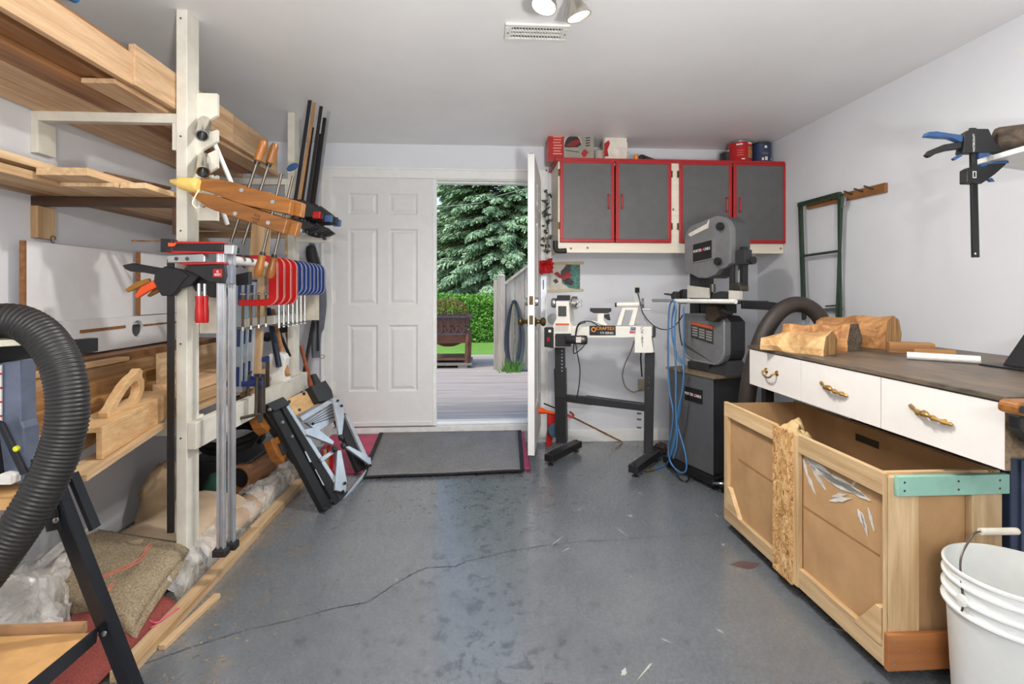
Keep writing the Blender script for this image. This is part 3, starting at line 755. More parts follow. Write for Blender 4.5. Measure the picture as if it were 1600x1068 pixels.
for i in range(160):
    a = Vector((px_ + 0.14 + rg2.gauss(0, .07), py_ - 0.22 + rg2.gauss(0, .05), ZD)); h = rg2.uniform(.06, .22)
    t_ = a + Vector((rg2.gauss(0, .05), rg2.gauss(0, .05), h)); w = Vector((0.006, 0.003, 0))
    gt.add([a - w, a + w, t_], [(0, 1, 2)])
tag(gt.build('grass_tuft', mat('weed_green', (98, 146, 62), 0.7, var=0.2)), 'grass tuft growing beside the foot of the newel post', 'grass', kind='stuff')
# ------------------------------------------------------------------ lumber rack
PX0, PX1 = -1.292, -1.247
ZT, ZM, ZL = 1.998, 1.642, 0.715
rk = thing('lumber_rack', 'white timber lumber rack with two floor-to-ceiling posts along the left wall', 'rack', (-1.5, 2.8, 0))
for y0 in (2.20, 3.42):
    MB().box(PX0, PX1, y0, y0 + 0.092, 0, ZC).build('post', M_rackwhite, rk, bevel=0.003)
    for zt, mt_, cw in ((ZT, M_rackwhite, 0.015), (ZM, M_wdark if y0 < 3 else M_pineX, 0.038)):
        MB().box(XL, PX0, y0 + 0.005, y0 + 0.043, zt - 0.040, zt).build('shelf_arm', mt_, rk, bevel=0.002)
        MB().box(PX0 - 0.020, PX0, y0 + 0.006, y0 + 0.042, zt - 0.155, zt - 0.040).build('arm_block', mt_, rk, bevel=0.002)
        MB().box(XL, XL + 0.030, y0 + 0.004, y0 + 0.095, zt - 0.175, zt - 0.040).build('wall_cleat', M_pineZ if zt == ZM else M_rackwhite, rk, bevel=0.002)
    MB().box(XL, PX1, y0 + 0.092, y0 + 0.130, ZL - 0.11, ZL - 0.022).build('shelf_arm', M_rackwhite, rk, bevel=0.002)
MB().box(PX1, PX1 + 0.038, 2.20, 3.56, ZL - 0.145, ZL - 0.030).build('front_rail', M_rackwhite, rk, bevel=0.003)
# screws
sc_ = MB()
for z in (2.40, 1.9, 1.5, 1.02, .62): MB().lathe([(0.0005, 0.0), (0.004, 0.0), (0.004, 0.002), (0.0005, 0.0025)], frame((PX0 + .02, 2.199, z), (1, 0, 0), (0, 0, 1)), 8).build('screw', M_darksteel, rk)
# notched pipe holder on the near post
nh = [(0, 0), (0.085, 0), (0.085, 0.085), (0.02, 0.05), (0.012, 0.065), (0.02, 0.08), (0.085, 0.12), (0.085, 0.20), (0.02, 0.165), (0.012, 0.18), (0.02, 0.195), (0.085, 0.235), (0.085, 0.315), (0.02, 0.28), (0.012, 0.295), (0.02, 0.31), (0.085, 0.35), (0.085, 0.40), (0.02, 0.40 - 0.02), (0.012, 0.41), (0.02, 0.425), (0.085, 0.465), (0.085, 0.56), (0, 0.56)]
MB().prism(nh, FRONT((PX1, 2.285, 1.555)), 0.018).build('notched_bracket', M_rackwhite, rk)

def board(label, x0, x1, y0, y1, z0, z1, m, yaw=0.0, group='boards on the lumber rack', name='board', pitch=0.0, cat='board', bevel=0.0015):
    c = Vector(((x0 + x1) / 2, (y0 + y1) / 2, (z0 + z1) / 2))
    M = Matrix.Translation(c) @ Matrix.Rotation(yaw, 4, 'Z') @ Matrix.Rotation(pitch, 4, 'X')
    mb = MB().obox(Matrix.Identity(4), x1 - x0, y1 - y0, z1 - z0)
    o = mb.build(name, m, org=(0, 0, 0), bevel=bevel); o.matrix_world = M
    o.location = c; o.rotation_euler = M.to_euler()
    return tag(o, label, cat, group)
T = ZT
# upper tier
board('wide pale oak board lying flat against the wall on the top tier', -1.865, -1.705, 1.70, 3.40, T, T + .030, M_oak)
board('pale oak plank second from the wall on the top tier', -1.698, -1.575, 1.50, 3.42, T, T + .028, M_oak)
board('dark walnut-coloured plank in the middle of the top tier', -1.568, -1.455, 1.20, 3.30, T, T + .024, M_brownwood)
board('plank whose brown end grain shows under the edge-standing oak board', -1.447, -1.33, 1.90, 3.38, T, T + .018, M_oak)
board('long oak board standing on edge at the front of the top tier', -1.330, -1.305, 0.95, 1.955, T + .019, T + .135, M_oak)
board('taller oak board on edge touching the near post on the top tier', -1.320, -1.296, 1.955, 2.70, T + .019, T + .172, M_oak)
board('long oak face board on edge beyond the near post on the top tier', -1.324, -1.300, 2.705, 3.14, T + .019, T + .172, M_oak)
board('oak board on edge reaching past the far post on the top tier', -1.352, -1.332, 1.98, 3.36, T + .019, T + .150, M_oak)
board('dark board on edge behind the front oak boards on the top tier', -1.392, -1.366, 0.95, 3.20, T + .019, T + .185, M_brownwood)
board('thick brown plank stacked on the top tier near the wall', -1.86, -1.73, 1.6, 3.2, T + .031, T + .075, M_brownwood)
board('pale plank stacked in the middle of the top tier', -1.70, -1.56, 1.3, 3.3, T + .030, T + .066, M_oak)
board('second pale plank stacked high on the top tier', -1.72, -1.58, 1.2, 3.0, T + .077, T + .112, M_oak)
ob = board('dark stained board with a steel tie plate on top of the upper stack', -1.545, -1.405, 0.9, 1.99, T + .026, T + .150, M_brownwood)
pl = MB().box(-1.4045 - ob.location.x, -1.4030 - ob.location.x, 1.575 - ob.location.y, 1.605 - ob.location.y, 2.025 - ob.location.z, 2.10 - ob.location.z)
o_ = pl.build('tie_plate', M_steel, org=(0, 0, 0)); o_.parent = ob
# drop sheet roll with blue tape
dsr = thing('drop_sheet_roll', 'rolled cream drop sheet tied with blue tape on top of the upper boards', 'roll', (-1.36, 1.3, T + .186))
pth = spline([(-1.40, 1.02, T + .232), (-1.385, 1.30, T + .230), (-1.36, 1.52, T + .222), (-1.34, 1.66, T + .212)], 6)
MB().tube(pth, [0.030 + 0.006 * math.sin(i * 1.9) for i in range(len(pth))], 10).build('sheet', mat('cream_cloth', (206, 200, 184), 0.8, bump=.3), dsr, smooth=True)
MB().tube([Vector((-1.34, 1.655, T + .212)), Vector((-1.332, 1.73, T + .206))], [0.030, 0.014], 10).build('tape', mat('blue_tape', (40, 104, 160), 0.5), dsr)
# middle tier
Z = ZM
board('brown plank lying against the wall on the middle tier', -1.865, -1.735, 1.60, 3.40, Z, Z + .030, M_rough)
board('yellowish plank second from the wall on the middle tier', -1.728, -1.605, 1.35, 3.42, Z, Z + .032, M_pine)
board('flat pine plank with a rough brown end sticking out of the middle tier', -1.593, -1.416, 1.89, 3.36, Z + .018, Z + .046, M_pine)
board('thin pine plank under the rough-ended one on the middle tier', -1.60, -1.40, 2.0, 3.4, Z, Z + .017, M_pine)
board('pine plank at the front edge of the middle tier', -1.395, -1.300, 2.02, 3.40, Z, Z + .022, M_pine)
board('upper yellow pine plank stacked against the wall on the middle tier', -1.85, -1.66, 1.30, 2.35, Z + .033, Z + .062, M_pine)
board('long yellow plank on top of the middle tier stack', -1.650, -1.604, 1.2, 3.1, Z + .047, Z + .075, M_pine)
board('narrow offcut lying askew on the middle tier beside the near post', -1.44, -1.405, 2.02, 2.30, Z + .048, Z + .062, M_wdark, yaw=-0.30)
board('slim pine batten lying askew beyond the near post on the middle tier', -1.37, -1.335, 2.36, 3.3, Z + .023, Z + .045, M_pine, yaw=0.02)
# lower tier
Z = ZL
M_knot = wood('knotty_plank', (198, 150, 92), (134, 92, 52), contrast=1.3)
board('base plank against the wall on the bottom tier', -1.865, -1.66, 1.70, 3.50, Z - .022, Z, M_rough)
board('base plank in the middle of the bottom tier', -1.655, -1.47, 1.75, 3.50, Z - .022, Z, M_rough)
board('base plank at the front of the bottom tier', -1.465, -1.30, 2.26, 3.50, Z - .022, Z, M_pine)
board('thick rough-sawn beam against the wall on the bottom tier', -1.84, -1.69, 1.78, 3.3, Z + .002, Z + .235, M_brownwood)
board('long rough plank on edge in front of the thick beam on the bottom tier', -1.684, -1.640, 1.62, 3.2, Z + .002, Z + .205, M_rough)
board('thin pale lath lying on top of the bottom tier pile', -1.685, -1.628, 1.66, 2.42, Z + .208, Z + .226, M_pine)
board('knotty plank second from the front in the bottom tier pile', -1.632, -1.585, 1.68, 3.1, Z + .002, Z + .155, M_knot)
board('knotty front plank with wavy bark edge in the bottom tier pile', -1.580, -1.53, 1.72, 2.9, Z + .002, Z + .105, M_knot)
board('pale stick poking out low from the bottom tier pile', -1.525, -1.49, 1.62, 2.4, Z + .002, Z + .03, M_pine)
board('wide pale board leaning behind the near post on the bottom tier', -1.50, -1.33, 2.32, 3.25, Z + .004, Z + .052, M_pine)
board('second pale board stacked behind the near post on the bottom tier', -1.49, -1.36, 2.36, 3.10, Z + .055, Z + .105, M_oak)
board('pine board on edge behind the near post on the bottom tier', -1.53, -1.505, 2.45, 3.35, Z + .002, Z + .235, M_pine)
A_ = math.atan2(0.145, 0.63)
pln = board('pale plywood plank jutting out at an angle from the bottom tier', -1.335, -1.250, 1.555, 2.185, 0.672, 0.692, M_pine, yaw=A_)
# wooden trough with a saw-style handle
MT = Matrix.Translation((-1.372, 2.02, 0.6935)) @ Matrix.Rotation(A_, 4, 'Z')
tg = thing('push_block', 'hollow wooden push block with a saw-style handle on the bottom tier', 'push block', MT.translation)
M_maple = wood('maple_ply', (228, 190, 140), (206, 160, 108), rough=0.5)
b_ = MB(); L = 0.66; w = 0.125; h = 0.105
for cx, cz, sx, sz in ((0, h - .009, w, .018), (-w / 2 + .009, h / 2 - .009, .018, h - .018), (w / 2 - .009, h / 2 - .009, .018, h - .018)):
    b_.obox(MT @ Matrix.Translation((cx, 0, cz)), sx, L, sz)
b_.build('trough', M_maple, tg, bevel=0.002)
# handle profile in local (y,z)
outer = [(-.105, 0), (-.11, .018), (-.088, .03), (-.06, .055), (-.02, .085), (.02, .105), (.05, .112), (.072, .125), (.09, .112), (.085, .095), (.10, .075), (.10, .045), (.085, .02), (.06, .0), (.02, -.0), (-.05, .0)]
inner = [(-.062, .018), (-.062, .022), (-.055, .028), (-.035, .045), (-.01, .063), (.02, .078), (.040, .084), (.055, .082), (.062, .072), (.066, .06), (.066, .048), (.062, .034), (.050, .024), (.03, .02), (.0, .018), (-.03, .018)]
MH = MT @ Matrix.Translation((0.01, -0.075, h)) @ frame((0, 0, 0), (0, 1, 0), (0, 0, 1))
MB().ring([(x * 1.45 + .03, y * 1.1) for x, y in outer], [(x * 1.45 + .03, y * 1.1) for x, y in inner], MH, 0.030).build('handle', M_maple, tg, bevel=0.006, seg=3)
# white melamine panels leaning on the wall
def panel(label, x, y0, y1, z0, z1, edge_near=True, hole=None):
    root = thing('melamine_panel', label, 'panel', (x, (y0 + y1) / 2, z0), 'melamine panels leaning on the left wall')
    Mp = frame((x, (y0 + y1) / 2, (z0 + z1) / 2), (0, 1, 0), (0, 0, 1)); w, h = y1 - y0, z1 - z0
    if hole is None: MB().prism([(-w / 2, -h / 2), (w / 2, -h / 2), (w / 2, h / 2), (-w / 2, h / 2)], Mp, 0.016).build('sheet', mat('melamine', (228, 228, 230), 0.35, var=.015), root)
    else:
        hy, hz, r = hole; hy -= (y0 + y1) / 2; hz -= (z0 + z1) / 2
        inn = []; out = []
        for k in range(32):
            a = 2 * PI * (k + .5) / 32; dx, dz = math.cos(a), math.sin(a); inn.append((hy + r * dx, hz + r * dz))
            tx = ((w / 2 if dx > 0 else -w / 2) - hy) / dx; tz = ((h / 2 if dz > 0 else -h / 2) - hz) / dz; t = min(tx, tz)
            out.append((hy + t * dx, hz + t * dz))
        # snap to corners
        for cx, cz in ((-w / 2, -h / 2), (w / 2, -h / 2), (w / 2, h / 2), (-w / 2, h / 2)):
            i = min(range(32), key=lambda j: (out[j][0] - cx) ** 2 + (out[j][1] - cz) ** 2); out[i] = (cx, cz)
        MB().ring(out, inn, Mp, 0.016).build('sheet', mat('melamine', (228, 228, 230), 0.35, var=.015), root)
    MB().box(x - .009, x + .009, y0 - .012, y0 - .0005, z0, z1).build('edge_band', mat('particle_edge', (140, 96, 58), 0.8, var=.15, vscale=60), root)
    return root
p1_ = onX(38, 375, -1.825)
pn = panel('large white melamine panel with a brown raw edge behind the saw hose', -1.825, p1_.y, 3.05, 1.07, onX(120, 385, -1.825).z)
MB().tube([onX(80, 376, -1.822) + Vector((0.008, 0.02 * math.cos(t) * .6, 0.006 + 0.014 * math.sin(t))) for t in [2 * PI * i / 16 for i in range(14)]], 0.002, 6).build('hook_eye', M_darksteel, pn)
hc_ = onX(213, 513, -1.80)
pn2 = panel('lower white panel with a round hole leaning over the bottom tier boards', -1.80, 1.9, 3.2, 0.96, 1.115, hole=(hc_.y, hc_.z, 0.044))
s0 = onX(125, 518, -1.79); s1 = onX(196, 510, -1.79); s2 = onX(224, 508, -1.79); s3 = onX(275, 503, -1.79)
MB().bar(s0, s1, 0.003, 0.014).bar(s2, s3, 0.003, 0.010).build('torn_edge', mat('particle_edge', (140, 96, 58), 0.8), pn2)
pn3 = panel('narrower white panel with a brown edge behind the pistol-grip clamp', -1.79, onX(217, 420, -1.79).y, 3.3, 1.12, onX(240, 397, -1.79).z)
dw0, dw1 = onY(206, 376, 2.55), onY(275, 377, 2.55)
tag(MB().tube([dw0 + Vector((0, .3, 0)) * 0, dw1 + Vector((0.16, 0, 0))], 0.004, 8).build('dowel', M_brownwood), 'thin brown dowel poking out level behind the near post', 'dowel')
# chrome pipes and white pole in the notched bracket
def pipe(label, a, b, r, m, hollow=True, name='pipe', group='pipes in the notched bracket'):
    a, b = Vector(a), Vector(b); d = (b - a); M = frame(a, d.orthogonal(), None, d); L = d.length
    mb = MB().lathe([(r * .8, 0.05), (r * .8, 0), (r, 0), (r, L), (0.001, L)], M, 18, cap=False) if hollow else MB().tube([a, b], r, 14)
    if hollow: mb.lathe([(0.001, .045), (r * .82, .045)], M, 18, m=1, cap=False)
    return tag(mb.build(name, [m, M_black], smooth=True), label, 'pipe', group)
pipe('chrome pipe end in the upper notch of the white bracket', onY(316, 212, 2.16), onY(320, 190, 2.28), 0.026, M_chrome)
pipe('chrome pipe end in the lower notch of the white bracket', onY(317, 268, 2.16), onY(319, 247, 2.28), 0.026, M_chrome)
pipe('slim white pole hanging from the upper notch behind the wooden clamp', onY(331, 214, 2.30), onY(372, 310, 2.40), 0.010, M_white, False, 'pole')
pipe('slim white pole hanging from the lower notch behind the wooden clamp', onY(330, 274, 2.30), onY(355, 350, 2.42), 0.010, M_white, False, 'pole')
# ------------------------------------------------------------------ clamps hanging on the rack
RX, RZ = -1.135, 1.385
rail = thing('clamp_rail', 'white pole running between the rack posts with clamps hung over it', 'rail', (RX, 2.8, RZ))
MB().tube([(RX, 2.25, RZ), (RX, 3.52, RZ)], 0.021, 16).build('pole', M_white, rail, smooth=True)
for y in (2.29, 3.46): MB().box(PX1, RX + 0.01, y - 0.02, y + 0.02, RZ - 0.05, RZ - 0.02).build('bracket', M_rackwhite, rail)
MB().box(-1.25, -1.225, 2.62, 3.42, 1.05, 1.10).build('spacer_board', M_rackwhite, rail)
a_, b_ = onY(470, 500, 3.52), onY(498, 424, 3.52)
MB().box(a_.x, b_.x, 3.515, 3.53, a_.z, b_.z).build('back_panel', mat('beige_hardboard', (204, 196, 180), .6), rail)
a_, b_ = onY(313, 520, 2.31), onY(346, 440, 2.31)
MB().box(PX1, b_.x, 2.295, 2.31, a_.z, b_.z).build('post_plate', mat('beige_hardboard', (204, 196, 180), .6), rail)

# deep C clamps: spine on the room side, arms reaching back over the pole
def c_clamp(name, label, y, m, hgt, depth, group, screw=0.20):
    z1 = RZ + 0.040
    root = thing(name, label, 'clamp', (RX + 0.03, y, z1 - hgt), group)
    W = 0.026; t = 0.030; ts = 0.044
    R = 0.050; x1 = RX + 0.105; x0 = x1 - depth; z0 = z1 - hgt
    out = [(x0, z1)] + arc(x1 - R, z1 - R, R, 90, 0, 6) + arc(x1 - R, z0 + R, R, 0, -90, 6) + [(x0, z0)]
    r2 = .016; xi = x1 - ts
    inn = [(x0, z1 - t)] + arc(xi - r2, z1 - t - r2, r2, 90, 0, 6) + arc(xi - r2, z0 + t + r2, r2, 0, -90, 6) + [(x0, z0 + t)]
    poly = out + inn[::-1]
    MB().prism(poly, FRONT((0, y, 0)), 0.013).build('frame', m, root, bevel=0.002)
    # pale machined edge
    rim = MB(); k = len(out)
    for i in range(k - 1):
        a, b = out[i], out[i + 1]
        rim.add([(a[0], y - .0085, a[1]), (b[0], y - .0085, b[1]), (b[0], y + .0085, b[1]), (a[0], y + .0085, a[1])], [(0, 1, 2, 3)])
        rim.add([(a[0] - .003, y - .0085, a[1]), (b[0] - .003, y - .0085, b[1]), (b[0], y - .0085, b[1]), (a[0], y - .0085, a[1])], [(0, 1, 2, 3)])
    rim.build('rib', M_edge[m.name], root)
    sx = x0 + 0.018
    MB().tube([(sx, y, z0 - screw * .75), (sx, y, z0 + screw * .35)], 0.006, 8).build('screw', M_steel if m is not M_redp else M_oldbrass, root, smooth=True)
    MB().tube([(sx - .035, y, z0 - screw * .72), (sx + .035, y, z0 - screw * .72)], 0.0035, 6).tube([(sx, y, z0 - screw * .78), (sx, y, z0 - screw * .66)], 0.009, 8).build('tommy_bar', M_steel, root)
    MB().lathe([(0.001, 0), (0.013, 0), (0.013, .006), (0.006, .012)], Matrix.Translation((sx, y, z0 + screw * .35)), 12).build('swivel_pad', M_steel, root)
    return root
M_edge = {M_redp.name: mat('worn_red_edge', (226, 150, 140), .4), M_blue.name: mat('worn_blue_edge', (150, 160, 196), .4)}
yr = [2.60, 2.69, 2.78, 2.87]
for i, y in enumerate(yr):
    c_clamp('c_clamp', ('large red C clamp nearest the camera on the white pole', 'second large red C clamp from the near end of the pole', 'third large red C clamp from the near end of the pole', 'large red C clamp next to the blue ones on the pole')[i], y, M_redp, 0.255, 0.19, 'red C clamps on the pole', .16)
yb = [2.95, 3.02, 3.09, 3.16, 3.23, 3.30, 3.37]
ordn = ('first', 'second', 'third', 'fourth', 'fifth', 'sixth', 'last')
for i, y in enumerate(yb):
    c_clamp('c_clamp', 'small navy blue C clamp, %s in the row beyond the red ones' % ordn[i], y, M_blue, 0.205, 0.15, 'navy C clamps on the pole', .24)

# wooden handscrews
def handscrew(label, yc, dx=0.0, dz=0.0, tape=False, mark=False):
    up = [(272, 290), (312, 281), (345, 282), (459, 313), (453, 338), (345, 303), (300, 296)]
    root = thing('hand_screw', label, 'clamp', onY(380, 330, yc) + Vector((dx, 0, dz)), 'wooden hand screws at the near post')
    off = Vector((dx, 0, dz))
    def jaw(poly, nm='jaw'):
        pts = [onY(x, y, yc) + off for x, y in poly]; o = pts[0]
        return MB().prism([(p.x - o.x, p.z - o.z) for p in pts], FRONT((o.x, yc, o.z)), 0.042).build(nm, M_honey, root, bevel=0.003)
    j1 = jaw([(285, 287), (312, 281), (345, 281), (458, 314), (455, 336), (380, 320), (330, 301)])
    j2 = jaw([(297, 302), (318, 303), (345, 308), (452, 344), (446, 366), (340, 330), (328, 325)])
    for j, poly in ((j1, ((382, 299), (430, 317))), (j2, ((372, 335), (423, 349)))):
        pb = MB()
        for x, y in poly: pb.lathe([(0.001, 0.0), (0.0085, 0.0), (0.0085, 0.003), (0.001, 0.003)], frame(onY(x, y, yc) + off - Vector((0, .024, 0)), (1, 0, 0), (0, 0, 1)), 14)
        pb.build('pivot_pin', M_steel, j)
    if mark:
        Mx = frame(onY(400, 341, yc - .0215) + off, onY(410, 344.3, yc) - onY(400, 341, yc), (0, 0, 1))
        dk_ = mat('branded_mark', (70, 40, 16), 0.7)
        text('ADJ', .016, Mx @ Matrix.Translation((0, .012, .0)), dk_, j2, 'stamp'); text('CLAMP', .010, Mx @ Matrix.Translation((0, -.003, .0)), dk_, j2, 'stamp'); text('CO', .014, Mx @ Matrix.Translation((0, -.016, .0)), dk_, j2, 'stamp')
    # screws: middle one with its handle above, end one with its handle below
    ma, mb_ = onY(402, 252, yc) + off, onY(361, 378, yc) + off
    ea, eb = onY(440, 271, yc) + off, onY(410, 398, yc) + off
    for nm, a, b, hd_ in (('middle_screw', mb_, ma, 1), ('end_screw', ea, eb, 1)):
        sgn = 0.0
        a2, b2 = a + Vector((sgn, 0, 0)), b + Vector((sgn, 0, 0))
        s_ = MB().tube([a2, b2], 0.0062, 8).build(nm, M_darksteel, root, smooth=True)
        d = (b2 - a2).normalized(); M = frame(b2, d.orthogonal(), None, d)
        MB().lathe([(0.001, -.012), (0.011, -.012), (0.012, 0.0), (0.011, .002)], M, 12).build('ferrule', M_black, s_)
        MB().lathe([(0.010, 0.0), (0.016, .006), (0.0145, .02), (0.017, .05), (0.0175, .075), (0.012, .09), (0.001, .092)], M, 14).build('handle', M_honeyZ, s_, smooth=True)
    return root
M_honeyZ = wood('honey_hardwood', (154, 98, 40), (126, 76, 28), 'Z', rough=0.35, scale=2)
hs1 = handscrew('wooden hand screw clamp in front of the near post with branded jaw', 2.135, mark=True)
hs2 = handscrew('wooden hand screw clamp hung just behind the branded one', 2.185, 0.048, -0.010)
# yellow tape cone and cord on the tip
M_tape = mat('yellow_tape', (222, 188, 104), 0.6, bump=.4, bscale=50)
tp_ = MB(); a = onY(267, 283, 2.11); b = onY(312, 291, 2.11)
tp_.tube([a, a.lerp(b, .3), a.lerp(b, .32), a.lerp(b, .9), b], [0.008, 0.018, 0.024, 0.032, 0.026], 12)
tp_.tube([onY(300, 288, 2.10), onY(306, 278, 2.10)], [0.022, 0.008], 10)
tg_ = tag(tp_.build('taper_handle', M_tape, smooth=True), 'yellow wooden tool handle poking out left of the near post at the clamp tips', 'handle')
MB().tube(spline([onY(311, 296, 2.09), onY(303, 310, 2.085), onY(301, 318, 2.085), onY(307, 325, 2.085), onY(312, 322, 2.085)], 6), 0.0028, 6).build('cord', mat('white_cord', (226, 220, 200), 0.8), tg_)

# parallel bar clamps (long steel bars) hung at the near post
def par_clamp(label, Y, xb0, xb1, ybot, zoff, group):
    top = onY(350, 380, Y).z + zoff
    x0 = onY(xb0, 600, Y).x; x1 = onY(xb1, 600, Y).x; xc = (x0 + x1) / 2
    zb = onY(350, ybot, Y).z
    root = thing('parallel_clamp', label, 'clamp', (xc, Y, zb), group)
    br = MB(); w = x1 - x0
    br.box(x0, x1, Y + .004, Y + .010, zb, top).box(x0, x0 + w * .28, Y - .010, Y + .004, zb, top).box(x1 - w * .28, x1, Y - .010, Y + .004, zb, top)
    br.build('bar', M_alu, root, bevel=0.001)
    MB().box(x0 - .012, x1 + .012, Y - .024, Y + .018, zb - .012, zb + .018).build('end_stop', M_blackplastic, root, bevel=0.004)
    return root, xc, top, x0, x1
r1, xc1, top1, a0, a1 = par_clamp('red and black parallel bar clamp with a twin steel bar beside the near post', 2.13, 340, 352, 862, 0.0, 'parallel bar clamps')
r2, xc2, top2, b0, b1 = par_clamp('parallel bar clamp whose steel bar hangs just right of the red and black one', 2.21, 357, 367, 852, -0.01, 'parallel bar clamps')
def jaw_px(root, nm, Y, pts, m, d=0.03, bev=0.004):
    P = [onY(x, y, Y) for x, y in pts]; o = P[0]
    return MB().prism([(p.x - o.x, p.z - o.z) for p in P], FRONT((o.x, Y, o.z)), d).build(nm, m, root, bevel=bev)
ju = jaw_px(r1, 'upper_jaw', 2.125, ((272, 380), (352, 381), (352, 393), (272, 394)), M_blackplastic, .034)
jaw_px(ju, 'red_edge', 2.125, ((276, 377.5), (353, 378.5), (353, 381), (276, 381)), M_redp, .036, .001)
jaw_px(ju, 'red_edge', 2.125, ((262, 392), (353, 393.5), (353, 396), (262, 396)), M_redp, .036, .001)
jaw_px(ju, 'jaw_end', 2.125, ((255, 373), (274, 374), (274, 395), (255, 394)), M_blackplastic, .040)
jaw_px(ju, 'orange_tab', 2.10, ((263, 379), (276, 380), (272, 385), (263, 385)), M_orange, .006, .001)
jaw_px(ju, 'knuckle', 2.125, ((353, 382), (369, 383), (367, 398), (353, 398)), M_alu, .036)
st_ = jaw_px(r1, 'steel_plate', 2.118, ((263, 398), (318, 396), (322, 400), (322, 410), (263, 411)), M_steel, .016, .004)
for x in (275, 292): MB().lathe([(0.001, 0), (0.0075, 0), (0.0085, .003), (0.001, .004)], frame(onY(x, 404, 2.108), (1, 0, 0), (0, 0, -1)), 12).build('bolt', M_darksteel, st_)
jl = jaw_px(r1, 'lower_jaw', 2.125, ((296, 415), (355, 412), (358, 430), (354, 443), (330, 441), (310, 429), (290, 421)), M_blackplastic, .034)
jaw_px(jl, 'red_edge', 2.125, ((280, 411), (354, 409.5), (354, 412.5), (290, 414)), M_redp, .036, .001)
pl_ = jaw_px(jl, 'red_label', 2.107, ((333, 420), (347, 420), (347, 433), (333, 433)), M_redp, .004, .001)
text('BESSEY', .0135, FRONT(onY(340, 429, 2.104)), M_white, pl_, 'lettering', squeeze=.62)
text('R', .016, FRONT(onY(340, 424.5, 2.104)), M_white, pl_, 'lettering')
jaw_px(jl, 'housing', 2.13, ((355, 414), (366, 413), (366, 444), (355, 444)), mat('grey_blue_housing', (116, 122, 136), .4), .032)
for i, x in enumerate((311, 320)):
    rr = r1 if i == 0 else r2; Y = 2.10 + .035 * i
    a = onY(x, 462, Y); b = onY(x, 504, Y); d = b - a; L = d.length
    MB().tube([a + Vector((0, 0, .05)), a], .007, 8).build('spindle', M_steel, rr)
    MB().lathe([(0.001, 0), (0.013, 0), (0.0145, .006), (0.0125, .03), (0.0150, .06), (0.0150, L - .006), (0.013, L), (0.001, L)], frame(a, (1, 0, 0), None, (0, 0, -1)), 16).build('spindle_handle', M_redp, rr, smooth=True)
s2_ = jaw_px(r2, 'sliding_arm', 2.20, ((305, 420), (345, 436), (354, 452), (352, 466), (330, 464), (318, 455), (308, 455), (300, 440)), M_blackplastic, .03)
jaw_px(r2, 'upper_jaw', 2.20, ((300, 384), (372, 386), (372, 395), (300, 395)), M_blackplastic, .03)

# pistol-grip clamp left of the near post
Yq = 2.155
qg = thing('pistol_clamp', 'black pistol-grip bar clamp with an orange trigger hanging left of the near post', 'clamp', onY(267, 830, Yq))
bx0, bx1 = onY(261.5, 600, Yq).x, onY(272.5, 600, Yq).x
MB().box(bx0, bx1, Yq - .004, Yq + .004, onY(267, 832, Yq).z, onY(267, 405, Yq).z).build('bar', mat('blued_bar', (52, 50, 50), .35, metal=.6), qg, bevel=.001)
def qj(nm, pts, m, d, Y=Yq, par=None): return jaw_px(par or qg, nm, Y, pts, m, d)
qj('body', ((246, 424), (262, 416), (283, 420), (298, 430), (284, 448), (272, 462), (256, 462), (244, 440)), M_blackplastic, .036)
qj('grip', ((194, 414), (210, 411), (244, 417), (262, 420), (262, 432), (228, 426), (206, 424), (198, 420)), M_blackplastic, .026)
qj('trigger', ((211, 463), (222, 448), (244, 436), (250, 446), (232, 456), (216, 466)), M_orange, .018)
qj('release_lever', ((196, 452), (214, 440), (234, 434), (236, 440), (216, 450), (200, 457)), mat('ochre_plastic', (168, 112, 40), .5), .014, 2.19)
qj('jaw', ((283, 424), (318, 414), (322, 422), (300, 446), (280, 452)), M_blackplastic, .026)
qj('lower_lever', ((230, 462), (244, 448), (256, 452), (246, 458), (234, 464)), mat('brown_plastic', (120, 82, 44), .5), .014, 2.18)

# black-jawed F clamps on the near part of the pole, jaws only
for i, (x, y, Y) in enumerate(((392, 437, 2.42), (398, 432, 2.50))):
    rt = thing('spring_clamp', ('black spring clamp under the white pole beside the twin steel bars', 'second black spring clamp behind the first under the pole')[i], 'clamp', onY(380, 440, Y), 'black spring clamps on the pole')
    jaw_px(rt, 'jaw', Y, ((365, 430), (392, 424), (392, 444), (372, 446), (365, 442)), M_blackplastic, .03)
    P = onY(385, 405, Y)
    MB().tube([Vector((RX + .028 * math.cos(t), Y, RZ + .028 * math.sin(t))) for t in [PI * 2 * k / 20 for k in range(15)]], 0.004, 6).build('spring_loop', M_darksteel, rt)

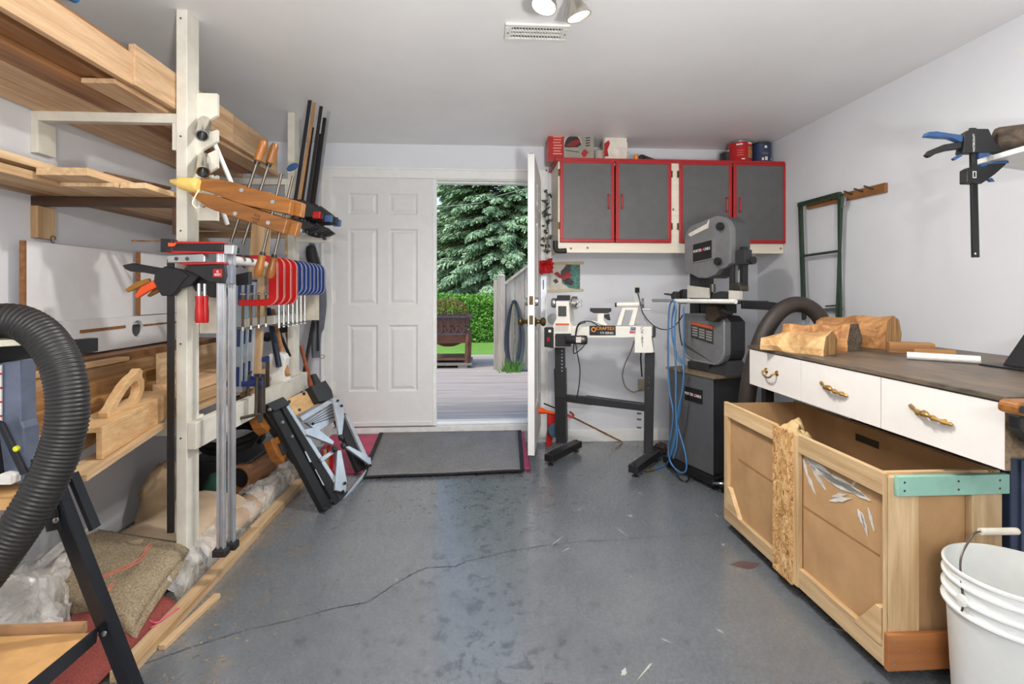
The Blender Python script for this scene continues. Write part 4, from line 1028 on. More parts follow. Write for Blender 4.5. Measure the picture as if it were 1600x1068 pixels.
# fan of black bar clamps by the far post
Yf = 3.30
bars = [((485.5, 149), (461, 316), 5.0, M_black, 'longest black'), ((493, 152), (467, 318), 4.2, wood('tan_bar', (170, 128, 84), (140, 104, 70), 'Z'), 'tan wooden'), ((502, 166), (480, 322), 4.8, M_black, 'third tallest black'), ((488.5, 199), (471, 322), 4.2, M_black, 'shortest black'), ((507.5, 184), (489, 326), 4.8, M_black, 'slim black'), ((514, 174), (494, 330), 4.0, M_alu, 'silver-tipped'), ((500.5, 209), (484, 326), 4.0, M_black, 'low black')]
hgp = [(461, 334), (470, 340), (482, 336), (476, 346), (494, 340), (504, 346), (512, 350)]
for i, ((tx, ty), (bx, by), w, m, nm) in enumerate(bars):
    Y = Yf - 0.10 + i * 0.035
    rt = thing('bar_clamp', '%s bar of the clamp fan standing up beside the far post' % nm, 'clamp', onY(bx, by + 30, Y), 'fan of bar clamps')
    p0, p1 = onY(bx, by, Y), onY(tx, ty, Y); ww = w * Y / 780 * 1.02
    d = (p1 - p0).normalized(); e = p0 - d * 0.10
    MB().bar(e, p1, ww, .007, up=(0, 1, 0)).build('bar', m, rt)
    side = Vector((d.z, 0, -d.x))
    M = frame(p0 - d * .02, side, d) @ Matrix.Diagonal((1.3, 1.22, 1.2, 1))
    MB().prism([(-.03, -.045), (.035, -.055), (.10, -.045), (.125, -.02), (.10, 0.0), (.04, .035), (-.03, .03)], M, .026).build('fixed_jaw', M_blackplastic, rt, bevel=.004)
    pd = MB().prism([(.095, -.052), (.128, -.048), (.128, -.012), (.095, -.018)], M, .030).build('jaw_pad', (M_redp, M_blackplastic, M_bluep)[i % 3], rt, bevel=.003)
    sj = MB().prism([(-.035, -.12), (.03, -.125), (.085, -.108), (.11, -.09), (.085, -.075), (.03, -.065), (-.035, -.07)], M, .026).build('sliding_jaw', M_blackplastic, rt, bevel=.004)
    if i in (0, 2, 5):
        tg2 = MB().prism([(-.02, -.11), (.02, -.11), (.02, -.082), (-.02, -.082)], M @ Matrix.Translation((0, 0, .015)), .004).build('red_label', M_redp, sj)
        MB().prism([(-.012, -.1), (.012, -.1), (.012, -.093), (-.012, -.093)], M @ Matrix.Translation((0, 0, .0175)), .002).build('print', M_white, sj)
    h0 = p0 - d * .10 + side * .075
    MB().lathe([(0.001, 0), (.011, 0), (.012, .01), (.010, .05), (.013, .075), (.006, .08), (.001, .08)], frame(h0, side.cross(d), None, -d), 12).build('handle', M_blackplastic if i % 2 else mat('black_grip', (38, 38, 42), .5), rt, smooth=True)
# blue oval tag and blue trigger
bt = onY(457, 261, 3.16)
tag(MB().lathe([(0.001, -.008), (.028, -.006), (.034, 0), (.028, .006), (.001, .008)], frame(bt, (.9, 0, .5), (-.2, 0, .9)) @ Matrix.Diagonal((1.15, .62, 1, 1)), 20).build('blue_paddle', M_bluep, smooth=True), 'glossy blue oval paddle sticking out beside the far post', 'paddle')
# short rails for the fan
r2_ = thing('clamp_rail', 'short white rail by the door frame carrying the fan of bar clamps', 'rail', (-1.15, 3.4, 1.62))
MB().bar((PX1, 3.47, 1.60), (-1.02, 3.47, 1.60), .03, .045).build('arm', M_rackwhite, r2_)
MB().tube([(-1.13, 3.12, 1.625), (-1.13, 3.55, 1.625)], .016, 12).build('pole', M_white, r2_, smooth=True)

# folded grey fabric cover by the door
gc = thing('fabric_cover', 'folded black and grey fabric cover hanging beside the door frame', 'cover', onY(498, 560, 3.95))
def gfn(u, v):
    x = 487 + (11 * math.sin(min(1, v * 1.6) * 1.5)) * 1.0 + 2 * math.sin(v * 5) - (3 if v > .75 else 0)
    wl = 13 * (0.35 + 0.65 * math.sin(min(v * 3.2, 1.57))) * (1 - 0.55 * max(0, v - .55) / .45)
    a = 2 * PI * u
    p = onY(x + wl * math.cos(a) * .9, 380 + 178 * v, 3.95); p.y += 0.035 * math.sin(a) * (1 + .3 * math.sin(3 * a))
    return p
MB().grid(gfn, 20, 24).build('cover', mat('slate_fabric', (92, 97, 106), .6, var=.1), gc, smooth='all')
MB().tube(spline([onY(486, 384, 3.90), onY(487, 400, 3.89), onY(493, 418, 3.88), onY(497, 440, 3.90)], 5), [.024, .034, .038, .04, .042, .042, .043, .042, .04, .038, .034, .030, .026, .022, .016, .01][:16], 10).build('sleeve', mat('black_fabric', (34, 34, 36), .6), gc, smooth='all')
MB().tube(spline([onY(494, 418, 3.88), onY(498, 440, 3.87), onY(497, 500, 3.89), onY(497, 548, 3.9)], 5), .008, 6).build('piping', M_black, gc)
MB().tube([onY(503, 557, 3.93) + Vector((.02 * math.cos(t), .01 * math.sin(t), .012 * math.sin(t))) for t in [2 * PI * k / 16 for k in range(16)]], .003, 6, closed=True).build('ring', M_steel, gc)

# spirit levels, pine stud and tools standing behind the rail
def level(label, x0, y0, x1, y1, Y, w, m):
    a, b = onY(x0, y0, Y), onY(x1, y1, Y)
    rt = thing('spirit_level', label, 'level', b if b.z < a.z else a, 'spirit levels behind the rail')
    MB().bar(a, b, w * .45, w, up=(1, 0, 0)).build('beam', m, rt, bevel=.001)
    d = (b - a)
    for f in (.12, .5, .86):
        c = a + d * f
        MB().bar(c - d.normalized() * .05, c + d.normalized() * .05, w * .5, w * .45, up=(1, 0, 0)).build('vial_window', mat('vial_block', (30, 44, 92), .3), rt)
    MB().bar(a - d.normalized() * .012, a, w * .5, w * 1.05, up=(1, 0, 0)).build('end_cap', M_blue, rt)
    return rt
M_lev = mat('grey_level', (150, 164, 174), .35, metal=.5)
level('grey spirit level standing nearest the twin steel bars', 376, 440, 372, 612, 2.62, .036, M_lev)
level('grey spirit level in the middle of the three', 385, 440, 380, 604, 2.72, .036, M_lev)
level('blue-marked spirit level standing beside the pine stud', 395, 440, 389, 600, 2.82, .038, mat('pale_level', (172, 180, 190), .35, metal=.4))
a, b = onY(412, 300, 3.0), onY(388, 655, 3.0)
tag(MB().bar(a, b, .045, .095, up=(1, 0, 0)).build('pine_stud', M_pineZ, bevel=.003), 'pale pine stud leaning upright behind the red C clamps', 'stud')
def handle(label, name, p0, p1, r, m, Yd, head=None, cat='tool', taper=1.0):
    a, b = onY(*p0, Yd[0]), onY(*p1, Yd[1])
    rt = thing(name, label, cat, b if b.z < a.z else a, 'tools leaning in the corner')
    MB().tube([a, a.lerp(b, .5), b], [r, r, r * taper], 10).build('shaft', m, rt, smooth=True)
    if head: head(rt, a, b)
    return rt
M_ash = wood('ash_handle', (188, 138, 88), (156, 106, 62), 'Z', rough=.4, scale=2)
M_redh = wood('reddish_handle', (166, 92, 58), (132, 68, 42), 'Z', rough=.4, scale=2)
M_navy = mat('navy_metal', (34, 44, 66), .4, metal=.3)
handle('navy metal bar leaning nearest the pine stud', 'pry_bar', (419, 482), (436, 572), .018, M_navy, (3.30, 3.15))
handle('ash-handled axe leaning in the corner, head up', 'axe', (426, 484), (449, 586), .014, M_ash, (3.42, 3.2), taper=1.25)
handle('dark-headed hammer with ash shaft propped behind the far post', 'hammer', (443, 486), (452, 540), .013, M_ash, (3.6, 3.6), lambda rt, a, b: MB().bar(a.lerp(b, .42) - Vector((.05, 0, .012)), a.lerp(b, .42) + Vector((.06, 0, .012)), .07, .085).build('head', M_black, rt, bevel=.006))
handle('black pipe wrench leaning between the axe and the far post', 'pipe_wrench', (437, 520), (453, 556), .010, M_black, (3.38, 3.3), lambda rt, a, b: MB().lathe([(0.001, -.02), (.03, -.016), (.034, 0), (.03, .016), (.001, .02)], frame(onY(418, 526, 3.45), (1, 0, 0), (0, 0, 1)), 16).build('round_gauge', M_navy, rt))
handle('thin black rod leaning on the corner wall beyond the far post', 'rod', (490, 498), (470, 612), .013, M_black, (3.95, 3.62))
handle('reddish wooden shovel handle beyond the far post', 'shovel', (470, 540), (487, 604), .013, M_redh, (3.75, 3.6), taper=1.6)
# white jug
jy = 3.22; jc = onY(433, 602, jy); jz0 = jc.z; jh = onY(433, 553, jy).z - jz0
jg = thing('plastic_jug', 'white plastic jug with a moulded handle on the bottom tier', 'jug', jc)
prof = [(-.055, 0), (.045, 0), (.058, .02), (.058, .075), (.045, .10), (.062, .12), (.062, .17), (.045, .195), (.02, .205), (-.03, .205), (-.055, .17)]
out = [(-.06, 0), (0.0, 0), (.055, 0), (.062, .05), (.055, .09), (.060, .13), (.066, .17), (.052, .20), (.02, .21), (-.03, .205), (-.06, .17), (-.062, .08)]
inn = [(-.012, .128), (.0, .120), (.015, .122), (.022, .130), (.028, .140), (.034, .150), (.036, .165), (.030, .176), (.015, .178), (.0, .172), (-.01, .160), (-.014, .145)]
MB().ring(out, inn, FRONT(jc), .075).build('body', mat('hdpe_white', (226, 226, 220), .35, var=.02), jg, bevel=.012, seg=3)
MB().lathe([(.001, 0), (.016, 0), (.017, .022), (.001, .024)], frame(jc + Vector((.06, 0, .04)), (0, 1, 0), None, (1, 0, -.1)), 14).build('cap', M_white, jg)
# blue F clamps gripping the white rail
def fclamp(label, Y, arm, barx, bary, scr):
    (x0, y0), (x1, y1) = arm
    rt = thing('f_clamp', label, 'clamp', onY(barx, bary[1], Y), 'blue F clamps on the lower rail')
    a, b = onY(x0, y0, Y), onY(x1, y1, Y)
    MB().bar(a, b, .016, .028).box(a.x - .012, a.x + .012, Y - .012, Y + .012, a.z - .03, a.z + .014).build('arm', M_blue, rt, bevel=.003)
    c0, c1 = onY(barx, bary[0], Y), onY(barx, bary[1], Y)
    MB().bar(c0, c1, .022, .008, up=(0, 1, 0)).build('bar', M_darksteel, rt)
    s0, s1 = onY(scr[0], scr[1], Y - .02), onY(scr[0] - 2, scr[2], Y - .02)
    MB().tube([s0, s1], .009, 10).lathe([(.001, 0), (.02, 0), (.006, -.016), (.006, -.03)], Matrix.Translation(s0), 12).build('screw', M_darksteel, rt, smooth=True)
    MB().tube([s1 + Vector((-.10, -.01, -.012)), s1 + Vector((.02, 0, .012))], .008, 8).build('crank', M_darksteel, rt)
    return rt
fclamp('upper blue F clamp beside the white jug', 3.02, ((374, 562), (421, 561)), 418, (556, 622), (399, 576, 616))
fclamp('near blue F clamp on the lower white rail', 2.62, ((346, 600), (410, 599)), 407, (590, 660), (402, 584, 650))
fclamp('far blue F clamp just behind the near one on the rail', 2.78, ((352, 592), (412, 591)), 411, (584, 645), (389, 580, 622))
# ------------------------------------------------------------------ folding workbench leaning on the rack
WB = Plane((-0.888, 2.87, 0.0), (0.11, 0.63, 0), (-0.30, 0.04, 0.62))
if WB.n.x < 0: WB = Plane((-0.888, 2.87, 0.0), (-0.11, -0.63, 0), (-0.30, 0.04, 0.62))
wk = thing('folding_workbench', 'folded black and silver portable workbench leaning against the rack rail', 'workbench', (-0.86, 3.18, 0))
M_blk = mat('matt_black', (15, 15, 17), .6)
WB.part(wk, 'leg_channel', ((418, 640), (431, 637), (515, 793), (503, 800)), M_blk, .035)
WB.part(wk, 'leg_channel', ((436, 636), (448, 632), (534, 783), (521, 791)), M_blk, .030, .006)
WB.part(wk, 'leg_foot', ((497, 776), (524, 766), (534, 783), (503, 800)), M_blk, .02, -.006)
WB.part(wk, 'leg_rib', ((432, 640), (436, 639), (500, 756), (497, 758)), M_darksteel, .010, -.004)
WB.part(wk, 'leg_channel', ((408, 646), (430, 640), (474, 715), (462, 722)), M_blk, .05, -.03)
WB.part(wk, 'leg_channel', ((516, 640), (540, 648), (574, 728), (558, 738)), M_blk, .03, -.02)
WB.part(wk, 'clamp_head', ((410, 634), (437, 622), (448, 633), (424, 645)), M_blackplastic, .05, .01)
WB.part(wk, 'clamp_head', ((481, 606), (504, 596), (514, 612), (518, 632), (506, 628), (494, 630)), M_blackplastic, .05, .0)
WB.part(wk, 'clamp_knob', ((486, 585), (492, 584), (500, 598), (492, 602)), M_blackplastic, .02, .0)
WB.part(wk, 'plywood_jaw', ((441, 626), (483, 609), (491, 634), (461, 650)), wood('birch_ply', (224, 186, 132), (204, 162, 108), 'Y'), .022, -.03)
for x, y in ((452, 627), (475, 615), (468, 640)): WB.part(wk, 'dog_hole', ((x - 2, y - 2), (x + 2, y - 2), (x + 2, y + 2), (x - 2, y + 2)), M_black, .002, -.018, .0)
WB.part(wk, 'wood_jaw', ((393, 649), (400, 646), (416, 672), (412, 678), (403, 670)), M_honey, .06, -.06)
WB.part(wk, 'wood_jaw', ((417, 690), (432, 682), (442, 712), (438, 724), (428, 715)), M_honey, .05, -.05)
WB.part(wk, 'jaw_block', ((410, 650), (424, 648), (430, 662), (416, 668)), M_blackplastic, .04, -.05)
WB.part(wk, 'jaw_block', ((432, 694), (446, 690), (452, 704), (440, 712)), M_blackplastic, .04, -.03)
WB.part(wk, 'top_beam', ((466, 652), (517, 622), (521, 628), (470, 659)), M_alu, .03, .01)
rp = WB.part(wk, 'ribbed_panel', ((475, 660), (519, 630), (525, 656), (497, 674)), M_alu, .012, -.01)
for k in range(4):
    f = k / 4; WB.part(rp, 'groove', ((478 + 5 * f, 660 + 5 * f), (521 + f, 634 + 22 * f), (521 + f, 635.4 + 22 * f), (478 + 5 * f, 661.4 + 5 * f)), M_darksteel, .003, -.003, 0)
WB.part(wk, 'edge_strip', ((445, 636), (449, 633), (536, 768), (532, 774)), M_alu, .022, .012)
WB.part(wk, 'edge_strip', ((538, 648), (542, 647), (577, 722), (573, 727)), M_alu, .020, .004)
hub = (530, 694)
for pts in (((518, 622), (533, 622), (537, 650), (533, 684), (529, 684), (524, 650)), ((476, 671), (492, 667), (521, 690), (519, 695), (478, 679)), ((538, 698), (545, 697), (578, 714), (580, 729), (560, 714)), ((526, 704), (532, 703), (541, 752), (539, 770), (522, 766)), ((499, 716), (520, 702), (524, 706), (502, 722))):
    WB.part(wk, 'strut', pts, M_alu, .012, .028, .002)
for (x, y) in ((531, 684), (535, 697), (521, 702)):
    p = WB.pt(x, y, .036); MB().lathe([(.001, 0), (.02, 0), (.02, .014), (.012, .02), (.001, .02)], frame(p, WB.M.to_3x3().col[0], WB.M.to_3x3().col[1]), 14).build('hub', M_blackplastic, wk)
for (x, y) in ((527, 626), (533, 634), (488, 662), (577, 712), (578, 727), (538, 755), (535, 768), (420, 640), (440, 660), (455, 682), (516, 783), (508, 795)):
    p = WB.pt(x, y, .034); MB().lathe([(.001, 0), (.009, 0), (.009, .01), (.001, .012)], frame(p, WB.M.to_3x3().col[0], WB.M.to_3x3().col[1]), 10).build('bolt', M_blackplastic if x > 480 and x < 600 else M_steel, wk)
WB.part(wk, 'foot_bar', ((532, 786), (534, 779), (570, 734), (574, 738)), M_alu, .025, .015)
WB.part(wk, 'bracket', ((523, 764), (541, 768), (541, 785), (532, 789)), M_blackplastic, .02, .015)
WB.part(wk, 'slot_edge', ((476, 705), (479, 704), (487, 721), (484, 722)), M_alu, .002, .019, 0)
WB.part(wk, 'slot_edge', ((492, 733), (495, 732), (508, 757), (505, 758)), M_alu, .002, .019, 0)
for k, (x, y) in enumerate(((514, 690), (508, 705))):
    p = onZ(x, 742, .0); c = WB.pt(x, y, -.14)
    tag(MB().lathe([(.001, 0), (.022, 0), (.026, .02), (.026, .13), (.012, .16), (.011, .19), (.001, .19)], Matrix.Translation((c.x, c.y, 0.0)), 16).build('spray_bottle' if k else 'oil_can', M_redp if k == 0 else M_ash, smooth=True), ('small red can standing behind the folded workbench', 'small wooden cylinder standing behind the folded workbench')[k], 'can')

# ------------------------------------------------------------------ floor pile under the rack
TB = [(-1.152, 1.66, 2.62, 'pale pine strip on the floor along the front of the pile, nearest piece'), (-1.160, 2.64, 3.30, 'pale pine strip on the floor along the front of the pile, far piece')]
for x, y0, y1, lb in TB: board(lb, x - .028, x + .028, y0, y1, 0.0, .036, M_pine, group='pine strips on the floor', name='floor_batten', cat='batten', yaw=.004)
board('short splintered pine offcut beside the near floor batten', -1.10, -1.075, 1.80, 2.10, 0, .018, M_pine, yaw=-.12, group=None, name='offcut', cat='offcut')
def blob_sheet(fn, nu, nv, amp, fr, seed, amp2=0.0):
    def g(u, v):
        p = Vector(fn(u, v)); q = p * fr + Vector((seed, seed * 2.3, 0))
        nn = mnoise.fractal(q, 0.8, 2.1, 4)
        rd = 1 - abs(mnoise.noise(q * 1.7)) * 2
        return p + Vector((nn * amp * .6, nn * amp * .5, nn * amp + amp2 * rd))
    return MB().grid(g, nu, nv)
M_poly = glassy('clear_polythene', alpha=.33, rough=.10, white=.85)
M_poly2 = glassy('milky_polythene', alpha=.45, rough=.12, white=.85)
# folded beige carpet
def carpet_mat(nm, a, b):
    m = NT(nm); v = m.coords(rand=False); f = m.noise(v, 150, 4, .7); g_ = m.noise(v, 10, 3)
    c = m.ramp(f, [(.3, lin(b)), (.68, lin(a))]); m.base(m.mix(.2, c, m.ramp(g_, [(.3, lin(b)), (.7, lin(a))]))); m.set(Roughness=.95); m.bump(f, 1.0, .006); MATS[nm] = m.m; return m.m
M_cpt = carpet_mat('beige_loop_carpet', (196, 178, 148), (96, 82, 60))
M_rcpt = carpet_mat('red_carpet', (166, 84, 76), (112, 50, 46))
q = [Vector((-1.205, 1.80, .10)), Vector((-1.235, 2.20, .17)), Vector((-1.70, 2.30, .20)), Vector((-1.66, 1.98, .16))]
def cfn(u, v):
    a = q[0].lerp(q[1], u); b = q[3].lerp(q[2], u); p = a.lerp(b, v)
    e = max(0, 1 - u * 7); p.z += .012 * math.sin(v * 7) * (1 - u) + .02 * math.sin(u * 3) - .022 * e * e - .03 * max(0, 1 - v * 8) ** 2
    return p
cb = MB().grid(cfn, 24, 24); 
co = cb.build('carpet_offcut', M_cpt, smooth='all'); s_ = co.modifiers.new('t', 'SOLIDIFY'); s_.thickness = .022; s_.offset = -1
tag(co, 'folded beige loop-pile carpet offcut on top of the floor pile', 'carpet')
cu_ = MB().grid(lambda u, v: cfn(u * .98, v) + Vector((.012, -.012 + .02 * u, -.030)), 20, 20).build('lower_fold', M_cpt, co, smooth='all'); s_ = cu_.modifiers.new('t', 'SOLIDIFY'); s_.thickness = .018; s_.offset = -1
# support under the carpet so that it rests on something
rc = thing('red_carpet_roll', 'red speckled carpet piece lying under the beige carpet at the pile front', 'carpet', (-1.33, 1.70, 0))
def rfn(u, v):
    y = 1.40 + .62 * u; x = -1.56 + .36 * v
    return (x + .02 * u, y, .018 + .075 * math.sin(PI * min(1, v * 1.02)) ** .7 * (1 - .2 * u))
o_ = MB().grid(rfn, 20, 20).build('pile', M_rcpt, rc, smooth='all'); s_ = o_.modifiers.new('t', 'SOLIDIFY'); s_.thickness = .012; s_.offset = -1
MB().tube([Vector(rfn(u / 10, .80)) + Vector((0, 0, .004)) for u in range(11)], .005, 6).build('dark_seam', M_rubber, rc)
# clear plastic wrap heap
def heap(label, c, rx, ry, rz, m, seed, amp=.05, nm='plastic_wrap', fr=5):
    def fn(u, v):
        a = 2 * PI * u; t = v * PI / 2
        return (c[0] + rx * math.cos(a) * math.cos(t), c[1] + ry * math.sin(a) * math.cos(t), .004 + rz * math.sin(t))
    mb = blob_sheet(fn, 44, 18, amp, fr, seed, amp * .5)
    for p in mb.v: p.z = max(.003, p.z)
    return tag(mb.build(nm, m, smooth=False if m in (M_poly, M_poly2) else 'all'), label, 'plastic wrap', None)
heap('crumpled clear plastic bag heaped behind the black saw stand leg', (-1.62, 1.72), .27, .24, .27, M_poly, 3.1, .07)
heap('milky plastic wrap bunched between the bag heap and the wall', (-1.68, 2.12), .20, .28, .17, M_poly2, 8.7, .06)
# beige paper sheet roll with dark open end
def roll(label, a, b, rx, rz, m, seed, nm='paper_roll', open_=True, amp=.012, cat='roll'):
    a, b = Vector(a), Vector(b); d = (b - a).normalized(); sd = Vector((d.y, -d.x, 0)).normalized()
    rt = thing(nm, label, cat, (a + b) / 2 * Vector((1, 1, 0)).x if False else Vector(((a.x + b.x) / 2, (a.y + b.y) / 2, 0)))
    def fn(u, v):
        t = 2 * PI * v; p = a.lerp(b, u) + sd * rx * math.cos(t) + Vector((0, 0, rz * math.sin(t)))
        n_ = mnoise.fractal(p * 7 + Vector((seed, 0, 0)), .9, 2, 4) * amp
        p = p + sd * n_ * math.cos(t) + Vector((0, 0, n_ * math.sin(t))); p.z = max(.003, p.z); return p
    MB().grid(fn, 30, 24).build('sheet', m, rt, smooth='all')
    if open_:
        MB().add([fn(.03, k / 24) for k in range(24)], [list(range(24))]).build('dark_hollow', M_rubber, rt)
    return rt
M_paper = mat('kraft_underlay', (198, 176, 148), .7, var=.08, vscale=6, bump=.2, bscale=30)
roll('flattened roll of tan underlay paper lying under the rack', (-1.50, 2.18, .10), (-1.44, 2.78, .09), .19, .085, M_paper, 2.0)
roll('slim roll of tan sheet in clear wrap along the front batten', (-1.27, 2.30, .06), (-1.26, 3.25, .07), .07, .052, mat('tan_sheet', (196, 170, 144), .5, var=.08), 5.0, 'wrapped_roll')
def pfn(u, v):
    t = PI * (v * 1.1 - .05); y = 2.02 + 1.42 * u
    return (-1.275 + .105 * math.cos(t), y, .006 + (.105 + .02 * math.sin(u * 9)) * max(0, math.sin(t)))
mb = blob_sheet(pfn, 70, 18, .035, 9, 12.0, .016)
for p in mb.v: p.z = max(.004, p.z); p.x = min(p.x, -1.188)
tag(mb.build('plastic_wrap', M_poly), 'long strip of clear plastic wrap over the roll beside the floor batten', 'plastic wrap')
def pf2(u, v):
    t = PI * v; y = 2.80 + .55 * u
    return (-1.285 + .10 * math.cos(t), y, .01 + .13 * max(0, math.sin(t)) * (1 - .5 * u * u))
mb = blob_sheet(pf2, 44, 18, .045, 7, 22.0, .02)
for p in mb.v: p.z = max(.004, p.z); p.x = min(p.x, -1.188)
tag(mb.build('plastic_wrap', M_poly2), 'bunched clear plastic bag at the far end of the floor pile', 'plastic wrap')
heap('crumpled brown packing paper against the wall under the rack', (-1.70, 2.80), .12, .15, .30, mat('packing_paper', (176, 150, 118), .85, var=.1, bump=.4, bscale=40), 15.2, .05, 'packing_paper', 9)['category'] = 'paper'
# cardboard tube / log, hose coil, green bag
pipe('brown cardboard tube lying on the pile with its end facing out', onY(371, 748, 2.90), onY(432, 716, 3.34), .075, wood('bark_brown', (164, 112, 74), (124, 82, 52)), True, 'cardboard_tube', None)['category'] = 'tube'
pts = []
for k in range(60):
    t = k / 60 * 2 * PI * 2.6; r = .15 + .012 * math.sin(k)
    pts.append((-1.50 + r * math.cos(t), 3.12 + .17 * math.sin(t) * .9, .335 + .0016 * k + .045 * math.sin(t)))
hs2_ = tag(MB().tube(pts, .021, 8).build('hose_coil', M_rubber, smooth=True), 'coil of thick black hose lying behind the cardboard tube', 'hose')
MB().box(-1.68, -1.32, 2.96, 3.30, 0.0, .285).build('storage_tub', M_rubber, hs2_) if False else None
tub = MB().hexa([(-1.66, 2.98, 0), (-1.36, 2.98, 0), (-1.36, 3.28, 0), (-1.66, 3.28, 0), (-1.69, 2.95, .27), (-1.33, 2.95, .27), (-1.33, 3.31, .27), (-1.69, 3.31, .27)])
tag(tub.build('storage_tub', mat('dark_tub', (40, 42, 44), .5), bevel=.012), 'dark plastic tub under the hose coil below the rack', 'tub')
heap('dark green cloth bag beside the near end of the cardboard tube', (-1.47, 2.86), .09, .07, .22, mat('green_cloth', (24, 72, 56), .8), 31.0, .03, 'cloth_bag', 8)['category'] = 'bag'
# strings
M_pinks = mat('salmon_string', (206, 112, 92), .8); M_pink = mat('pink_string', (214, 92, 124), .8)
for i, (lb, pl, m) in enumerate((('salmon string tied across the beige carpet offcut', ((148, 905, .19), (175, 893, .205), (205, 880, .21), (222, 868, .21), (226, 858, .212), (235, 848, .215)), M_pinks), ('loose salmon string loop hanging at the carpet edge', ((150, 905, .19), (160, 915, .18), (152, 928, .17), (165, 922, .17), (176, 910, .185)), M_pinks))):
    tag(MB().tube(spline([onZ(x, y, z) for x, y, z in pl], 8), .0024, 5).tube(spline([onZ(x + 2, y + 3, z) for x, y, z in pl], 8), .0022, 5).build('string', m), lb, 'string')
tag(MB().tube(spline([onZ(x, y, z) for x, y, z in ((222, 955, .06), (232, 968, .045), (245, 972, .042), (262, 962, .04), (278, 950, .04), (280, 962, .01), (262, 975, .006), (240, 978, .04), (228, 985, .02))], 8), .003, 5).build('string', M_pink), 'bright pink string tangled over the front floor batten', 'string')

# ------------------------------------------------------------------ saw stand in the near left
ms = thing('saw_stand', 'black angle-iron saw stand with grey housing at the near left edge', 'saw stand', (-1.35, 1.4, 0))
SY = 1.45
L0, L1 = onY(72, 752, SY), onY(216, 1122, SY)
M_leg = mat('satin_black_steel', (32, 34, 40), .35, metal=.3, var=.08)
lg = MB().bar(L0, L1, .034, .004, up=(0, 1, 0))
dd = (L1 - L0).normalized(); sdv = Vector((dd.z, 0, -dd.x)); sdv = sdv if sdv.x > 0 else -sdv
lg.bar(L0 + sdv * .017 + Vector((0, .017, 0)), L1 + sdv * .017 + Vector((0, .017, 0)), .004, .034, up=(0, 1, 0))
lg.build('leg', M_leg, ms, bevel=.001)
up_ = MB().bar(onY(60, 715, SY - .004), onY(85, 828, SY - .004), .040, .004, up=(0, 1, 0)).build('leg_bracket', M_leg, ms, bevel=.001)
L2, L3 = L0 + Vector((-.02, .32, 0)), L1 + Vector((.0, .35, 0))
for dx3, dy3 in ((0, -.33), (-.72, 0), (-.72, -.33)):
    sx3 = -1 if dx3 else 1
    a3, b3 = L0 + Vector((dx3 + (.18 if dx3 else 0), dy3, 0)), L1 + Vector((dx3 * 1.0 - (.10 if dx3 else 0), dy3, 0))
    if dx3: a3.x, b3.x = -1.62, -1.80
    MB().bar(a3, b3, .034, .006, up=(0, 1, 0)).build('leg', M_leg, ms)
lg2 = MB().bar(L0 + Vector((.022, .06, .0)), L0.lerp(L1, .24) + Vector((.026, .06, 0)), .012, .03, up=(0, 1, 0)).build('leg', M_leg, ms)
for x, y in ((90, 776), (88, 812), (150, 990), (163, 989)):
    MB().lathe([(.001, 0), (.0075, 0), (.007, .004), (.001, .006)], frame(onY(x, y, SY - .006), (1, 0, 0), (0, 0, 1)), 12).build('bolt', M_steel, up_ if y < 900 else ms)
SZ = onY(140, 984, 1.47).z
MB().box(-1.95 + .1, onY(139, 984, 1.44).x, 1.08, 1.46, SZ - .02, SZ).build('mdf_shelf', mat('mdf', (206, 160, 104), .6, var=.06), ms, bevel=.002)
MB().bar((-1.85, 1.475, SZ + .004), (onY(133, 972, 1.475).x, 1.475, SZ + .004), .016, .028).build('shelf_lip', mat('mdf_dark', (170, 134, 98), .6), ms)
c0, c1 = onY(150, 992, 1.44), onY(40, 1085, 1.12)
MB().bar(c0, c1, .006, .036).build('cross_bar', M_leg, ms)
MB().box(-1.85, onY(92, 760, 1.50).x, 1.38, 1.50, onY(90, 768, 1.5).z, onY(90, 752, 1.5).z).build('top_board', mat('mdf', (206, 160, 104), .6), ms, bevel=.002)
# saw
sw = thing('mitre_saw', 'grey and black mitre saw on the stand half hidden by its dust hose', 'saw', onY(30, 752, 1.46))
SP = Plane((-1.4, 1.47, .9), (1, 0, 0))
SP.part(sw, 'housing', ((5, 566), (44, 560), (46, 655), (50, 665), (51, 752), (5, 752)), mat('slate_casting', (104, 112, 132), .4, metal=.3, var=.12), .05, 0, .004)
SP.part(sw, 'black_base', ((-80, 665), (0, 660), (12, 752), (-80, 752)), M_black, .10, .02)
st2 = SP.part(sw, 'diagonal_strut', ((-6, 655), (6, 660), (44, 738), (34, 742)), M_leg, .012, .05)
p = SP.pt(27, 700, .06); MB().lathe([(.001, 0), (.008, 0), (.007, .006), (.001, .007)], frame(p, (1, 0, 0), (0, 0, 1)), 12).build('yellow_button', mat('lime_yellow', (214, 220, 40), .5), st2)
SP.part(sw, 'scale_strip', ((-10, 572), (3, 570), (3, 660), (-10, 662)), M_white, .004, .03, 0)
for k in range(4): SP.part(sw, 'scale_mark', ((-10, 583 + 22 * k), (3, 582 + 22 * k), (3, 585 + 22 * k), (-10, 586 + 22 * k)), M_redp, .002, .033, 0)
fb2 = MB().bar(onY(-60, 560, 1.36), onY(147, 538, 1.78), .03, .046).build('fence_bar', M_black, sw, bevel=.003)
MB().hexa([onY(-60, 545, 1.34), onY(62, 538, 1.44), onY(70, 532, 1.60), onY(-60, 535, 1.60), onY(-60, 534, 1.34), onY(62, 528, 1.44), onY(66, 524, 1.60), onY(-60, 526, 1.60)]).build('table_top', mat('cream_casting', (214, 210, 188), .4), sw, bevel=.002)
SP.part(sw, 'blade_guard', ((-60, 508), (40, 512), (52, 530), (-60, 533)), mat('smoked_guard', (110, 110, 108), .2), .03, -.05)
SP.part(sw, 'base_foot', ((12, 735), (30, 738), (30, 752), (12, 752)), M_white, .05, .03)
